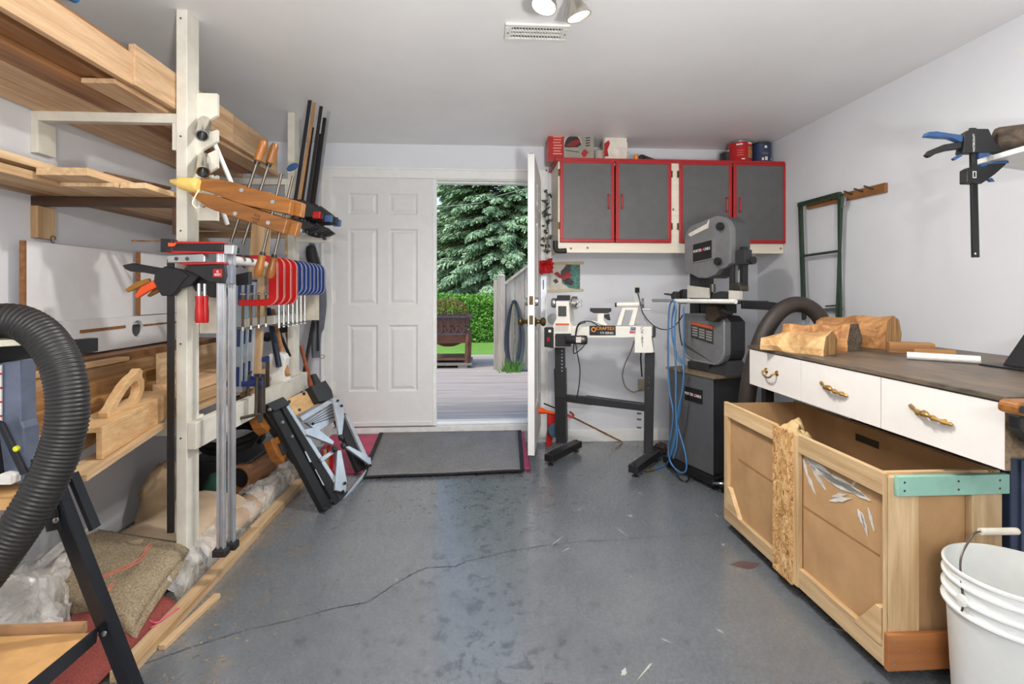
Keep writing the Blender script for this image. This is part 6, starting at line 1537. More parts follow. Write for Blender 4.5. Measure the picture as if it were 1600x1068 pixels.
# blocks against the baseboard
# ------------------------------------------------------------------ bandsaw
BA = Vector((1.324, 3.455, 0)); bt_ = Vector((.312, -.95, 0)).normalized()
BS = Plane(BA, bt_)                      # front plane, off > 0 towards the lathe side
bu = -BS.n                               # into the saw
MBs = frame(BA, bt_, bu)                 # local x along the front, y into the saw, z up
def bx_(x0, x1, y0, y1, z0, z1): return MB().obox(MBs @ Matrix.Translation(((x0 + x1) / 2, (y0 + y1) / 2, (z0 + z1) / 2)), x1 - x0, y1 - y0, z1 - z0)
M_saw = mat('bandsaw_grey', (122, 123, 125), .4, metal=.25, var=.05)
M_sawd = mat('bandsaw_dark', (44, 44, 46), .45, var=.1)
bst = thing('saw_cabinet_stand', 'grey steel cabinet stand on a black wheeled base under the bandsaw', 'stand', MBs @ Vector((.21, .15, 0)))
bx_(.0, .42, .0, .006, .085, .70).build('front_panel', mat('stand_grey', (104, 105, 108), .3, metal=.35, var=.04), bst, bevel=.002)
bx_(.012, .415, .008, .28, .085, .695).build('cabinet_body', M_sawd, bst, bevel=.003)
bx_(-.028, -.004, .03, .20, .10, .70).build('side_flange', M_black, bst)
bx_(-.02, .44, -.01, .30, .695, .71).build('top_plate', mat('worn_ply_edge', (120, 104, 84), .6), bst)
for a in ((-.03, .45, -.03, .01), (-.03, .45, .29, .33)): bx_(a[0], a[1], a[2], a[3], .035, .08).build('base_rail', M_black, bst, bevel=.003)
for a in ((-.03, .01, .01, .29), (.41, .45, .01, .29)): bx_(a[0], a[1], a[2], a[3], .035, .08).build('base_rail', M_black, bst, bevel=.003)
for x, y in ((.47, .04), (.47, .28), (-.045, .28), (-.045, .04)):
    wv = MB().lathe([(.012, -.014), (.034, -.014), (.037, -.008), (.037, .008), (.034, .014), (.012, .014)], MBs @ Matrix.Translation((x + .01, y, .037)) @ Matrix.Rotation(PI / 2, 4, 'Y'), 18).build('wheel', M_rubber, bst, smooth=True)
    MB().lathe([(.001, -.016), (.012, -.016), (.012, .016), (.001, .016)], MBs @ Matrix.Translation((x + .01, y, .037)) @ Matrix.Rotation(PI / 2, 4, 'Y'), 12).build('hub', M_steel, wv)
MB().tube(spline([MBs @ Vector(q) for q in ((.44, -.02, .05), (.50, -.03, .07), (.53, .02, .07), (.52, .08, .06))], 5), .008, 8).build('foot_lever', M_steel, bst, smooth=True)
npl = bx_(.165, .33, -.004, -.001, .515, .605).build('name_plate', M_black, bst)
MN = BS.M
def btext(s, lx_, lz, off, size, m, root, sq=1.0, rot=0.0): text(s, size, BS.M @ Matrix.Translation((lx_, lz, off)) @ Matrix.Rotation(rot, 4, 'Z'), m, root, squeeze=sq)
btext('PORTER', .208, .560, .0055, .026, M_white, npl, .82); btext('CABLE', .291, .560, .0055, .026, M_white, npl, .82)
MB().lathe([(.001, 0), (.010, 0), (.001, .001)], BS.M @ Matrix.Translation((.2505, .560, .0052)), 12).build('red_emblem', M_redp, npl)

bs = thing('bandsaw', 'dark grey bandsaw with tall wheel housings beside the blue air hose', 'bandsaw', MBs @ Vector((.25, .14, .711)))
Y0 = .075                                  # housing front
def hs_prism(nm, poly, y0, y1, m, root=None, bevel=.006): return MB().prism([(x, z) for x, z in poly], BS.M @ Matrix.Translation((0, 0, -(y0 + y1) / 2)), y1 - y0).build(nm, m, root or bs, bevel=bevel, seg=2)
low = [(.055, 1.09), (.055, .86)] + arc(.155, .865, .10, 180, 270, 6) + [(.30, .765)] + arc(.345, .865, .10, 270, 360, 6) + [(.445, 1.05), (.40, 1.085), (.25, 1.10)]
hs_prism('lower_door', low, Y0, Y0 + .045, M_saw)
hs_prism('lower_housing', [(x * .985 + .006, z * .99 + .01) for x, z in low], Y0 + .045, Y0 + .165, M_sawd)
# bright pressed rim
rimp = [(p[0], p[1]) for p in low[1:-2]]
MB().tube([BS.M @ Vector((x * .965 + .008, z + .010, -(Y0 - .002))) for x, z in rimp], .005, 6).build('pressed_rim', mat('rim_grey', (140, 142, 146), .35, metal=.3), bs)
up = [(.075, 1.375)] + [(.075, 1.60)] + arc(.175, 1.60, .10, 180, 110, 4) + arc(.36, 1.605, .125, 90, 0, 7) + [(.485, 1.42), (.45, 1.395), (.405, 1.385)] + [(.26 + .15 * math.cos(math.radians(a)), 1.42 + .09 * math.sin(math.radians(a))) for a in (-20, -50, -80, -110, -140)] + [(.11, 1.37)]
hs_prism('upper_door', up, Y0, Y0 + .045, M_saw)
hs_prism('upper_housing', [(x * .985 + .008, z * .995 + .006) for x, z in up], Y0 + .045, Y0 + .165, mat('housing_grey', (84, 85, 87), .4, metal=.25))
hs_prism('top_handle', [(.12, 1.63), (.125, 1.645), (.29, 1.69), (.31, 1.715), (.30, 1.66), (.14, 1.62)], Y0 - .006, Y0, mat('pale_decal', (206, 202, 190), .5), bevel=.001)
lb = hs_prism('logo_frame', [(.155, 1.435), (.365, 1.455), (.365, 1.59), (.155, 1.575)], Y0 - .006, Y0, mat('frame_grey', (128, 129, 131), .4, metal=.3), bevel=.002)
hs_prism('logo_plate', [(.165, 1.445), (.335, 1.462), (.335, 1.578), (.165, 1.562)], Y0 - .008, Y0 - .005, M_black, lb, bevel=0)
btext('PORTER', .209, 1.516, -(Y0 - .0095), .026, M_white, lb, .80, .09); btext('CABLE', .295, 1.524, -(Y0 - .0095), .026, M_white, lb, .80, .09)
MB().lathe([(.001, 0), (.010, 0), (.001, .001)], BS.M @ Matrix.Translation((.2525, 1.520, -(Y0 - .009))), 12).build('red_emblem', M_redp, lb)
for x, z in ((.425, 1.655), (.405, 1.435), (.40, 1.075)):
    MB().lathe([(.001, 0), (.010, 0), (.010, .012), (.024, .013), (.026, .02), (.024, .034), (.001, .036)], BS.M @ Matrix.Translation((x, z, -Y0)), 16).build('door_knob', M_blackplastic, bs, smooth=True)
wl = hs_prism('warning_label', [(.14, .93), (.345, .90), (.345, 1.02), (.14, 1.04)], Y0 - .002, Y0, mat('label_dark', (54, 54, 56), .5), bevel=0)
hs_prism('orange_header', [(.143, 1.018), (.342, .998), (.342, 1.018), (.143, 1.038)], Y0 - .003, Y0 - .001, mat('label_rust', (186, 84, 52), .5), wl, bevel=0)
for k in range(3):
    x0 = .15 + .066 * k
    for j in range(4): hs_prism('label_text', [(x0, .945 + .017 * j - .01 * k), (x0 + .052, .94 + .017 * j - .01 * k), (x0 + .052, .95 + .017 * j - .01 * k), (x0, .955 + .017 * j - .01 * k)], Y0 - .003, Y0 - .001, mat('label_grey', (150, 146, 142), .5), wl, bevel=0)
# spine, table, guides
bx_(.055, .15, Y0 + .06, Y0 + .19, 1.05, 1.42).build('spine', M_sawd, bs, bevel=.004)
bx_(.10, .30, Y0 + .0, Y0 + .20, .711, .765).build('base_casting', M_sawd, bs, bevel=.006)
MB().hexa([MBs @ Vector(q) for q in ((.30, .07, .711), (.46, .07, .711), (.46, .28, .711), (.30, .28, .711), (.33, .11, .80), (.42, .11, .80), (.42, .24, .80), (.33, .24, .80))]).build('base_foot', M_sawd, bs)
bx_(.10, .52, -.01, .36, 1.165, 1.185).build('table', mat('cast_table', (96, 94, 92), .35, metal=.6), bs, bevel=.003)
bx_(.22, .36, .08, .26, 1.10, 1.165).build('trunnion', M_sawd, bs, bevel=.006)
hs_prism('gear_lock', [(.33, 1.06), (.40, 1.05), (.45, 1.09), (.42, 1.16), (.34, 1.16)], .02, .10, mat('grimy_steel', (70, 58, 48), .5, metal=.4), bevel=.004)
hs_prism('tilt_knob', [(.44, 1.12), (.52, 1.10), (.525, 1.115), (.45, 1.14)], .04, .06, M_sawd, bevel=.002)
MB().tube([MBs @ Vector((.14, -.06, 1.180)), MBs @ Vector((.66, -.06, 1.185))], .0145, 14).build('front_rail', mat('white_rail', (226, 226, 222), .35), bs, smooth=True)
MB().tube([MBs @ Vector((-.10, -.06, 1.180)), MBs @ Vector((.14, -.06, 1.181))], .012, 12).build('rail_tube', M_alu, bs, smooth=True)
hs_prism('fence', [(.165, 1.20), (.36, 1.20), (.36, 1.265), (.165, 1.285)], .02, .034, mat('fence_pale', (196, 192, 184), .4), bevel=.002)
hs_prism('fence_end', [(.545, 1.195), (.625, 1.195), (.625, 1.245), (.545, 1.25)], .0, .03, mat('fence_pale', (196, 192, 184), .4), bevel=.002)
hs_prism('mitre_gauge', [(.37, 1.195), (.54, 1.195), (.53, 1.235), (.44, 1.245), (.38, 1.23)], .03, .09, M_sawd, bevel=.006)
MB().lathe([(.001, 0), (.017, 0), (.017, .045), (.015, .05), (.001, .05)], MBs @ Matrix.Translation((.385, .03, 1.24)), 14).build('gauge_knob', M_darksteel, bs, smooth=True)
hs_prism('blade_guard', [(.44, 1.24), (.475, 1.24), (.475, 1.42), (.44, 1.42)], .11, .15, M_sawd, bevel=.003)
hs_prism('blade', [(.482, 1.18), (.488, 1.18), (.488, 1.42), (.482, 1.42)], .12, .135, M_steel, bevel=0)
hs_prism('guide_post', [(.515, 1.27), (.545, 1.27), (.545, 1.52), (.515, 1.52)], .12, .16, M_black, bevel=.003)
hs_prism('guide_block', [(.49, 1.41), (.565, 1.41), (.565, 1.50), (.49, 1.50)], .11, .17, M_sawd, bevel=.004)
hs_prism('lower_guide', [(.47, 1.245), (.55, 1.245), (.55, 1.275), (.53, 1.30), (.47, 1.29)], .09, .16, M_darksteel, bevel=.005)
MB().lathe([(.001, 0), (.008, 0), (.008, .03), (.024, .032), (.024, .05), (.001, .052)], BS.M @ Matrix.Translation((.575, 1.43, -.12)) @ Matrix.Rotation(PI / 2, 4, 'Y'), 12).build('guide_knob', M_blackplastic, bs, smooth=True)
hs_prism('lock_lever', [(.02, 1.232), (.09, 1.225), (.12, 1.245), (.14, 1.24), (.14, 1.19), (.10, 1.19), (.09, 1.215), (.02, 1.222)], -.06, -.02, M_sawd, bevel=.003)
hs_prism('lamp_bracket', [(.12, 1.16), (.165, 1.16), (.165, 1.26), (.13, 1.25)], -.02, .02, M_black, bevel=.003)
for dx_ in (0, .02): MB().tube(spline([MBs @ Vector((.24 + dx_, .10, 1.36)), MBs @ Vector((.265 + dx_, .10, 1.31)), MBs @ Vector((.27 + dx_, .11, 1.24)), MBs @ Vector((.26 + dx_, .12, 1.19))], 5), .004, 6).build('lamp_cable', M_black, bs)
e0 = MBs @ Vector((.60, .05, 1.165)); e1 = onY(1208, 478, 2.95)
MB().bar(e0, e1, .02, .05).bar(e1, onY(1250, 482, 2.98), .02, .045).build('rear_rail', M_black, bs, bevel=.003)
MB().tube([onY(1240, 480, 2.965), onY(1266, 481, 2.985)], .010, 10).build('rail_cap', M_white, bs, smooth=True)
# blue air hose
def hcurve(pl, off, r=.0058):
    return spline([BS.pt(x, y, off + o) for x, y, o in pl], 8)
hb = MB()
for off, pl in ((.10, ((1052, 468, 0), (1046, 480, 0), (1044, 520, 0), (1044, 570, 0), (1046, 610, .01), (1052, 645, .02), (1048, 680, .02), (1044, 700, .02), (1048, 722, .02), (1060, 736, .02), (1070, 737, .02), (1073, 725, .02), (1069, 700, .02), (1060, 670, .02), (1057, 650, .02))),
                (.12, ((1052, 468, 0), (1056, 485, 0), (1054, 520, 0), (1056, 570, .01), (1056, 640, .02), (1058, 690, .02), (1052, 716, .02))),
                (.11, ((1055, 470, 0), (1050, 500, 0), (1051, 530, 0), (1060, 560, 0), (1068, 575, 0), (1066, 610, .01), (1060, 640, .02), (1054, 690, .02), (1048, 712, .02))),
                (.10, ((1068, 478, 0), (1068, 530, 0), (1068, 590, .01), (1062, 640, .02), (1056, 672, .02), (1050, 700, .02), (1046, 718, .02))),):
    hb.tube(hcurve(pl, off), .0058, 7)
e_ = onZ(1046, 720, .02)
hb.tube(spline([BS.pt(1046, 718, .12), onZ(1040, 726, .012), onZ(1028, 731, .008), onZ(1018, 734, .008)], 6), .0058, 7)
ah = tag(hb.build('air_hose', mat('air_hose_blue', (62, 112, 158), .4), smooth='all'), 'blue air hose looped over the bandsaw rail and trailing to the floor', 'hose')
MB().tube([onZ(1022, 733, .010), onZ(1010, 736, .010)], .008, 8).build('coupler', M_brass, ah)
tag(MB().tube(spline([onZ(1055, 735, .006), onZ(1062, 748, .006), onZ(1072, 752, .006), onZ(1078, 744, .006)], 6), .005, 6).build('loose_cable', M_black), 'black cord end curled on the floor by the bandsaw base', 'cord')
tag(MB().tube(spline([BS.pt(1062, 475, .09), BS.pt(1061, 505, .09), BS.pt(1063, 525, .09), BS.pt(1066, 540, .09)], 6), .0045, 6).build('lamp_cord', M_black), 'thin black cord hanging beside the blue air hose', 'cord')
# dark vacuum hose
vh = spline([onY(x, y, Y) for x, y, Y in ((1166, 720, 2.80), (1166, 660, 2.78), (1169, 610, 2.75), (1180, 560, 2.74), (1197, 515, 2.73), (1220, 485, 2.73), (1246, 475, 2.73), (1270, 484, 2.72), (1288, 508, 2.70), (1298, 540, 2.66), (1300, 580, 2.64))], 10)
tag(MB().tube(vh, [.047 - .005 * (i / len(vh)) for i in range(len(vh))], 18).build('vacuum_hose', mat('hose_dark_brown', (52, 44, 40), .55, var=.12), smooth='all'), 'dark brown flexible hose arching behind the end of the drawer bench', 'hose')

# ------------------------------------------------------------------ drawer bench along the right wall
BX0, BY0, BY1, BZ = 1.425, 1.285, 2.575, 0.945
be = thing('drawer_bench', 'white drawer unit with brass handles fixed along the right wall', 'bench', (1.85, 1.93, 0))
M_lam = mat('white_laminate', (222, 218, 214), .4, var=.015); M_chip = mat('chipboard_edge', (128, 108, 84), .8, var=.2, vscale=70)
zb0, zt0 = .753, .938
MB().box(BX0 + .018, XR - .01, BY0 + .002, BY1 - .002, zb0 + .03, zt0 - .012).build('carcass', M_chip, be)
dys = [onX(x, 570, BX0).y for x in (1171, 1251.5, 1376, 1571)]
for i in range(3):
    y1, y0 = dys[i] - .0015, dys[i + 1] + .0015
    dr_ = MB().box(BX0, BX0 + .016, y0, y1, zb0, zt0 - .002).build('drawer_front', M_lam, be, bevel=.001)
    if i == 2: MB().box(BX0, BX0 + .016, y0 - .0008, y0 + .0004, zb0, zt0).build('chip_edge', M_chip, dr_)
    hy = (y0 + y1) / 2 + .01; hz = onX((1204, 1307.5, 1464)[i], (584, 609, 651)[i], BX0).z
    if i == 0:
        h_ = MB().tube(spline([(BX0, hy - .045, hz + .012), (BX0 - .022, hy - .044, hz + .006), (BX0 - .026, hy - .02, hz - .012), (BX0 - .026, hy + .02, hz - .012), (BX0 - .022, hy + .044, hz + .006), (BX0, hy + .045, hz + .012)], 5), .0045, 8)
        for s in (-1, 1): h_.lathe([(.001, 0), (.014, 0), (.012, .005), (.001, .006)], frame((BX0, hy + s * .045, hz + .012), (0, 1, 0), None, (-1, 0, 0)), 12)
    else:
        h_ = MB(); pth_ = [(BX0 - .004, hy - .075, hz - .010), (BX0 - .016, hy - .05, hz - .006), (BX0 - .022, hy - .02, hz), (BX0 - .026, hy, hz + .006), (BX0 - .022, hy + .02, hz + .001), (BX0 - .016, hy + .05, hz + .010), (BX0 - .004, hy + .075, hz + .016)]
        h_.tube(spline(pth_, 4), [.004, .007, .005, .008, .006, .005, .007, .010, .007, .005, .009, .011, .012, .011, .009, .005, .007, .010, .007, .005, .006, .008, .005, .007, .004], 8)
        for s in (-1, 1): h_.tube([(BX0 + .002, hy + s * .048, hz + s * .004), (BX0 - .014, hy + s * .048, hz + s * .004)], .005, 8)
    h_.build('brass_handle', M_brass, dr_, smooth=True)
for y in (BY1 - .03,):
    for x in (BX0 + .06, XR - .08): MB().box(x, x + .045, y - .02, y + .02, 0, zb0 + .03).build('leg', M_black, be)
wt = NT('worn_dark_top'); v = wt.coords((5, 1.2, 5), False); n1 = wt.noise(v, 3, 6, .7, .6); n2 = wt.noise(wt.coords(rand=False), 2.2, 5, .6)
c = wt.ramp(n1, [(.34, lin((40, 35, 30))), (.62, lin((104, 94, 82)))]); c = wt.mix(wt.ramp(n2, [(.45, (0, 0, 0)), (.68, (.6, .6, .6))]), c, lin((134, 106, 78)))
wt.base(c); wt.set(Roughness=.42); wt.bump(n1, .15, .002)
MB().box(BX0 - .006, XR - .003, BY0 - .02, BY1 + .01, BZ - .004, BZ + .012).build('worktop', wt.m, be, bevel=.002)
MB().box(BX0 + .006, XR - .003, BY0 + .0, BY1, zt0 - .0015, BZ - .0045).build('batten', M_black, be)
WTZ = BZ + .0125
# firewood
def log_piece(label, c, ax, L, sec, z0, m, mend, seed, wob=.024, bend=0.0, scale_far=.9):
    ax = Vector(ax).normalized(); sd = Vector((ax.y, -ax.x, 0)); c = Vector(c); rg_ = random.Random(seed)
    rt = thing('split_log', label, 'firewood', (c.x, c.y, z0), 'split firewood on the bench')
    n = len(sec); rings = []; K = 10
    for k in range(K + 1):
        f = k / K; s_ = scale_far + (1 - scale_far) * f; ring = []
        for j, (a, b) in enumerate(sec):
            w_ = mnoise.noise(Vector((j * 1.7 + seed, f * 3.1, seed))) * wob
            p = c + ax * (f - .5) * L + sd * (a * s_ + w_) + Vector((0, 0, max(.0, b * s_ + (w_ if b > .005 else 0))))
            p += Vector((0, 0, bend * math.sin(PI * f))); ring.append(p)
        rings.append(ring)
    mb = MB(); vs = [p for r in rings for p in r]; fs = []
    for k in range(K):
        for j in range(n): fs.append([k * n + j, k * n + (j + 1) % n, (k + 1) * n + (j + 1) % n, (k + 1) * n + j])
    mb.add(vs, fs); mb.build('split_faces', m, rt)
    for k in (0, K):
        cc = sum(rings[k], Vector()) / n; pts2 = []
        eb = MB().add([p - ax * .0008 * (1 if k == 0 else -1) for p in rings[k]] + [cc], [[j, (j + 1) % n, n] for j in range(n)]); eb.build('end_grain', mend, rt)
    return rt
M_fw1 = wood('fresh_split', (214, 178, 126), (178, 136, 86), 'X', contrast=1.0, rough=.7); M_fw2 = wood('weathered_split', (190, 140, 88), (144, 98, 56), 'X', contrast=1.2, rough=.7)
M_endw = wood('ringed_end', (206, 162, 106), (146, 104, 60), 'Z', scale=5, contrast=1.4, rough=.8); M_endg = wood('grey_end', (132, 116, 98), (84, 72, 60), 'X', scale=4, contrast=1.4, rough=.85)
c1 = onZ(1253, 553, WTZ); c2 = onZ(1300, 549, WTZ); c3 = onZ(1352, 546, WTZ)
log_piece('palest split log with ribbed end nearest the bench edge', (c1.x + .03, c1.y + .09, WTZ), (.52, -.86, 0), .30, [(-0.0616, 0.0), (0.0616, 0.0), (0.0694, 0.0336), (0.056, 0.0918), (-0.0224, 0.1098), (-0.0672, 0.0672)][::-1], WTZ, M_fw1, M_endw, 3, scale_far=.62)
log_piece('middle split log with a dark grey end', (c2.x + .05, c2.y + .16, WTZ), (.50, -.87, 0), .32, [(-0.0672, 0.0), (0.0672, 0.0), (0.0806, 0.056), (0.0448, 0.1288), (-0.0336, 0.1322), (-0.0784, 0.056)][::-1], WTZ, M_fw2, M_endg, 9, scale_far=.85)
log_piece('thickest split log with a rounded back, nearest the wall', (c3.x + .10, c3.y + .19, WTZ), (.48, -.88, 0), .34, [(-0.0784, 0.0), (0.0784, 0.0), (0.0918, 0.0672), (0.0616, 0.1344), (0.0, 0.1624), (-0.0616, 0.14), (-0.0918, 0.0672)][::-1], WTZ, M_fw2, M_endw, 14, scale_far=.9)
o1, o2 = onZ(1395, 551, WTZ), onZ(1428, 553, WTZ)
board('small honey wood block behind the paper roll on the bench', o1.x, o1.x + .17, o1.y - .03, o1.y + .03, WTZ, WTZ + .048, M_fw2, yaw=-.5, group=None, name='offcut_block', cat='offcut')
board('flat wood offcut behind the paper roll on the bench', o2.x + .02, o2.x + .17, o2.y - .02, o2.y + .02, WTZ, WTZ + .022, M_fw2, yaw=-.5, group=None, name='offcut_strip', cat='offcut')
ra_, rb_2 = onZ(1417, 555, WTZ + .016), onZ(1532, 562, WTZ + .016)
pr_ = thing('paper_roll', 'white paper roll lying on the dark bench top', 'roll', (ra_ + rb_2) / 2 - Vector((0, 0, .016)))
MB().tube([ra_, rb_2], .0155, 16).build('roll', M_white, pr_, smooth=True)
MB().lathe([(.001, 0), (.0135, 0), (.001, .002)], frame(rb_2, (0, 0, 1), None, rb_2 - ra_), 14).build('dark_core', M_rubber, pr_)
# black tool foot at the right edge
tf = thing('angle_jig', 'black cast tool foot on a thin plate at the right end of the bench top', 'tool', onZ(1600, 575, WTZ))
q_ = onZ(1600, 576, WTZ)
MB().box(q_.x - .07, q_.x + .20, q_.y - .06, q_.y + .10, WTZ, WTZ + .006).build('plate', M_black, tf)
MB().hexa([q_ + Vector(o) for o in ((-.02, -.02, .006), (.16, -.02, .006), (.16, .06, .006), (-.02, .06, .006), (.07, -.01, .16), (.15, -.01, .16), (.15, .04, .16), (.07, .04, .16))]).build('casting', M_black, tf, bevel=.004)

# blue cabinet and bench vice jaw at the near end
bc = thing('steel_cabinet', 'dark blue steel cabinet beneath the near end of the drawer bench', 'cabinet', (2.0, 1.85, 0))
cx_ = 1.695
MB().box(cx_, XR - .01, 1.50, 2.2, 0.02, .74).build('body', mat('navy_steel', (58, 68, 92), .4, metal=.3, var=.08), bc, bevel=.004)
MB().box(cx_ + .03, cx_ + .08, 1.494, 1.50, .06, .70).build('stile', mat('navy_steel_lit', (70, 80, 104), .4, metal=.3), bc)  # lighter copy of the cabinet navy, lit tone put into the colour
MB().box(cx_ - .003, cx_, 1.54, 2.16, .06, .70).build('side_panel', mat('navy_steel', (58, 68, 92), .4), bc, bevel=.002)
vj = thing('vice_jaw', 'honey-coloured wooden jaw with a rounded end beside the bench', 'jaw', onY(1590, 650, 1.20))
VJ = Plane((1.55, 1.20, .9), (1, 0, 0))
VJ.part(vj, 'wood_jaw', ((1573, 634), (1576, 627), (1582, 625), (1680, 624), (1680, 656), (1580, 646), (1573, 643)), M_honey, .05, 0, .005)
p = VJ.pt(1598, 640, .026); MB().lathe([(.001, 0), (.010, 0), (.001, .001)], frame(p, (1, 0, 0), (0, 0, 1)), 14).build('dog_hole', M_black, vj)
VJ.part(vj, 'black_frame', ((1584, 648), (1680, 658), (1680, 730), (1600, 690), (1584, 668)), M_black, .03, -.04, .003)

# ------------------------------------------------------------------ crate with cardboard lining
KX0, KX1, KY0, KY1, KZ0, KZ1 = 1.268, 1.665, 1.501, 2.541, .058, .668
cr = thing('rolling_crate', 'pine-framed crate on casters lined with cardboard below the drawer bench', 'crate', ((KX0 + KX1) / 2, (KY0 + KY1) / 2, 0))
def card_mat():
    m = NT('corrugated_cardboard'); v = m.coords(rand=False); f = m.noise(v, 5, 5, .6); g_ = m.n('ShaderNodeTexWave'); g_.inputs['Scale'].default_value = 60; m.l(v, g_.inputs['Vector'])
    c = m.ramp(f, [(.3, lin((164, 128, 88))), (.7, lin((188, 150, 106)))]); m.base(c); m.set(Roughness=.8); m.bump(g_.outputs[1], .12, .001); return m.m
M_card = card_mat()
M_tapes = glassy('torn_tape', alpha=.7, rough=.2, white=.8)
T_ = .02
MB().box(KX0 + T_, KX0 + T_ + .006, KY0 + .012, KY1 - .012, KZ0 + .02, KZ1 - .012).build('side_card', M_card, cr)
MB().box(KX1 - T_ - .006, KX1 - T_, KY0 + .012, KY1 - .012, KZ0 + .02, KZ1 - .004).build('side_card', M_card, cr)
MB().box(KX0 + T_ + .006, KX1 - T_ - .006, KY0 + .020, KY0 + .026, KZ0 + .02, KZ1 - .03).build('end_card', M_card, cr)
MB().box(KX0 + T_ + .006, KX1 - T_ - .006, KY1 - .026, KY1 - .02, KZ0 + .02, KZ1 - .004).build('end_card', M_card, cr)
MB().box(KX0 + .01, KX1 - .01, KY0 + .01, KY1 - .01, KZ0 + .004, KZ0 + .02).build('bottom', M_card, cr)
def lum(nm, m, x0, x1, y0, y1, z0, z1, **k): return MB().box(x0, x1, y0, y1, z0, z1).build(nm, m, cr, bevel=.002)
M_cy, M_cz, M_cx = wood('crate_pine', (212, 184, 144), (186, 154, 112), 'Y'), wood('crate_pine', (212, 184, 144), (186, 154, 112), 'Z'), wood('crate_pine', (212, 184, 144), (186, 154, 112), 'X')
ym0, ym1 = onX(1241, 800, KX0).y, onX(1211, 800, KX0).y
zA = onX(1135, 650, KX0).z
lum('top_rail', M_cy, KX0, KX0 + T_, KY0 + .004, ym0 - .0, KZ1 - .072, KZ1)
lum('top_rail', M_cy, KX0, KX0 + T_, ym1, KY1, KZ1 - .072, KZ1)
lum('top_rail', M_cy, KX1 - T_, KX1, KY0 + .004, KY1, KZ1 - .072, KZ1)
lum('bottom_rail', M_cy, KX0, KX0 + T_, KY0 + .004, ym0, KZ0, KZ0 + .075)
lum('bottom_rail', M_cy, KX0, KX0 + T_, ym1, KY1, KZ0, KZ0 + .060)
lum('bottom_rail', M_cy, KX1 - T_, KX1, KY0, KY1, KZ0, KZ0 + .07)
lum('corner_post', M_cz, KX0, KX0 + T_, KY1 - .036, KY1 - .001, KZ0 + .06, KZ1 - .072)
lum('corner_post', M_cz, KX0, KX0 + .012, KY0 - .001, KY0 + .006, KZ0, KZ1)
# OSB stile
def osb():
    m = NT('oriented_strand_board'); v = m.coords((1, 1, .55), False); vo = m.n('ShaderNodeTexVoronoi'); vo.inputs['Scale'].default_value = 55; vo.feature = 'F1'
    n_ = m.noise(v, 9, 3); mp = m.n('ShaderNodeVectorMath', operation='ADD'); m.l(v, mp.inputs[0]); m.l(n_, mp.inputs[1]); m.l(mp.outputs[0], vo.inputs['Vector'])
    sp = m.n('ShaderNodeSeparateColor'); m.l(vo.outputs['Color'], sp.inputs[0])
    m.base(m.ramp(sp.outputs[0], [(.0, lin((132, 88, 46))), (.35, lin((188, 140, 84))), (.75, lin((214, 172, 116))), (1, lin((232, 200, 150)))])); m.set(Roughness=.65); m.bump(sp.outputs[1], .5, .002); return m.m
M_osb = osb()
MB().box(KX0 - .012, KX0, ym0, ym1, KZ0 - .006, KZ1 + .002).build('osb_stile', M_osb, cr, bevel=.001)
lum('osb_backer', M_cz, KX0 - .005, KX0 + T_ - .004, ym0 - .028, ym0 + .01, KZ0, KZ1 - .002)
# gusset blocks at the lower corners
for yy, sgn in ((KY1 - .04, -1), (KY0 + .01, 1)):
    Mg = frame((KX0 + .008, yy, KZ0 + .06), (0, sgn, 0), (0, 0, 1))
    MB().prism([(0, 0), (.115, .0), (.02, .12), (0, .12)], Mg, .022).build('gusset', M_cy, cr, bevel=.002)
# near end
lum('end_post', M_cz, KX0 + .012, KX0 + .115, KY0 - .004, KY0 + .018, KZ0 + .105, KZ1 - .012)
lum('end_post', M_cz, KX1 - .105, KX1 - .002, KY0 - .004, KY0 + .018, KZ0 + .105, KZ1 - .012)
lum('end_rail', M_cx, KX0 + .010, KX1, KY0 + .018, KY0 + .036, KZ1 - .040, KZ1 - .004)
gr_ = MB().box(KX0 + .030, KX1 + .004, KY0 - .022, KY0 - .004, KZ1 - .066, KZ1 - .004).build('mint_rail', mat('mint_paint', (138, 184, 168), .45, var=.05), cr, bevel=.002)
for x in (KX0 + .05, (KX0 + KX1) / 2 + .03, KX1 - .03):
    for z in (KZ1 - .022, KZ1 - .048): MB().lathe([(.001, 0), (.004, 0), (.001, .0008)], frame((x, KY0 - .0225, z), (1, 0, 0), (0, 0, 1)), 8).build('screw', M_darksteel, gr_)
kp = MB().box(KX0 - .002, KX1 + .002, KY0 - .020, KY0 - .003, KZ0 - .002, KZ0 + .112).build('brown_kick_board', wood('stained_brown', (176, 116, 66), (150, 94, 52), 'X', rough=.4, contrast=.4, spread=.02), cr, bevel=.002)
for x, z in ((KX0 + .02, KZ0 + .09), (KX0 + .06, KZ0 + .09), (KX0 + .02, KZ0 + .02), (KX0 + .10, KZ0 + .06), (KX0 + .02, KZ0 + .035)): MB().lathe([(.001, 0), (.0035, 0), (.001, .0008)], frame((x, KY0 - .0205, z), (1, 0, 0), (0, 0, 1)), 8).build('screw', M_steel, kp)
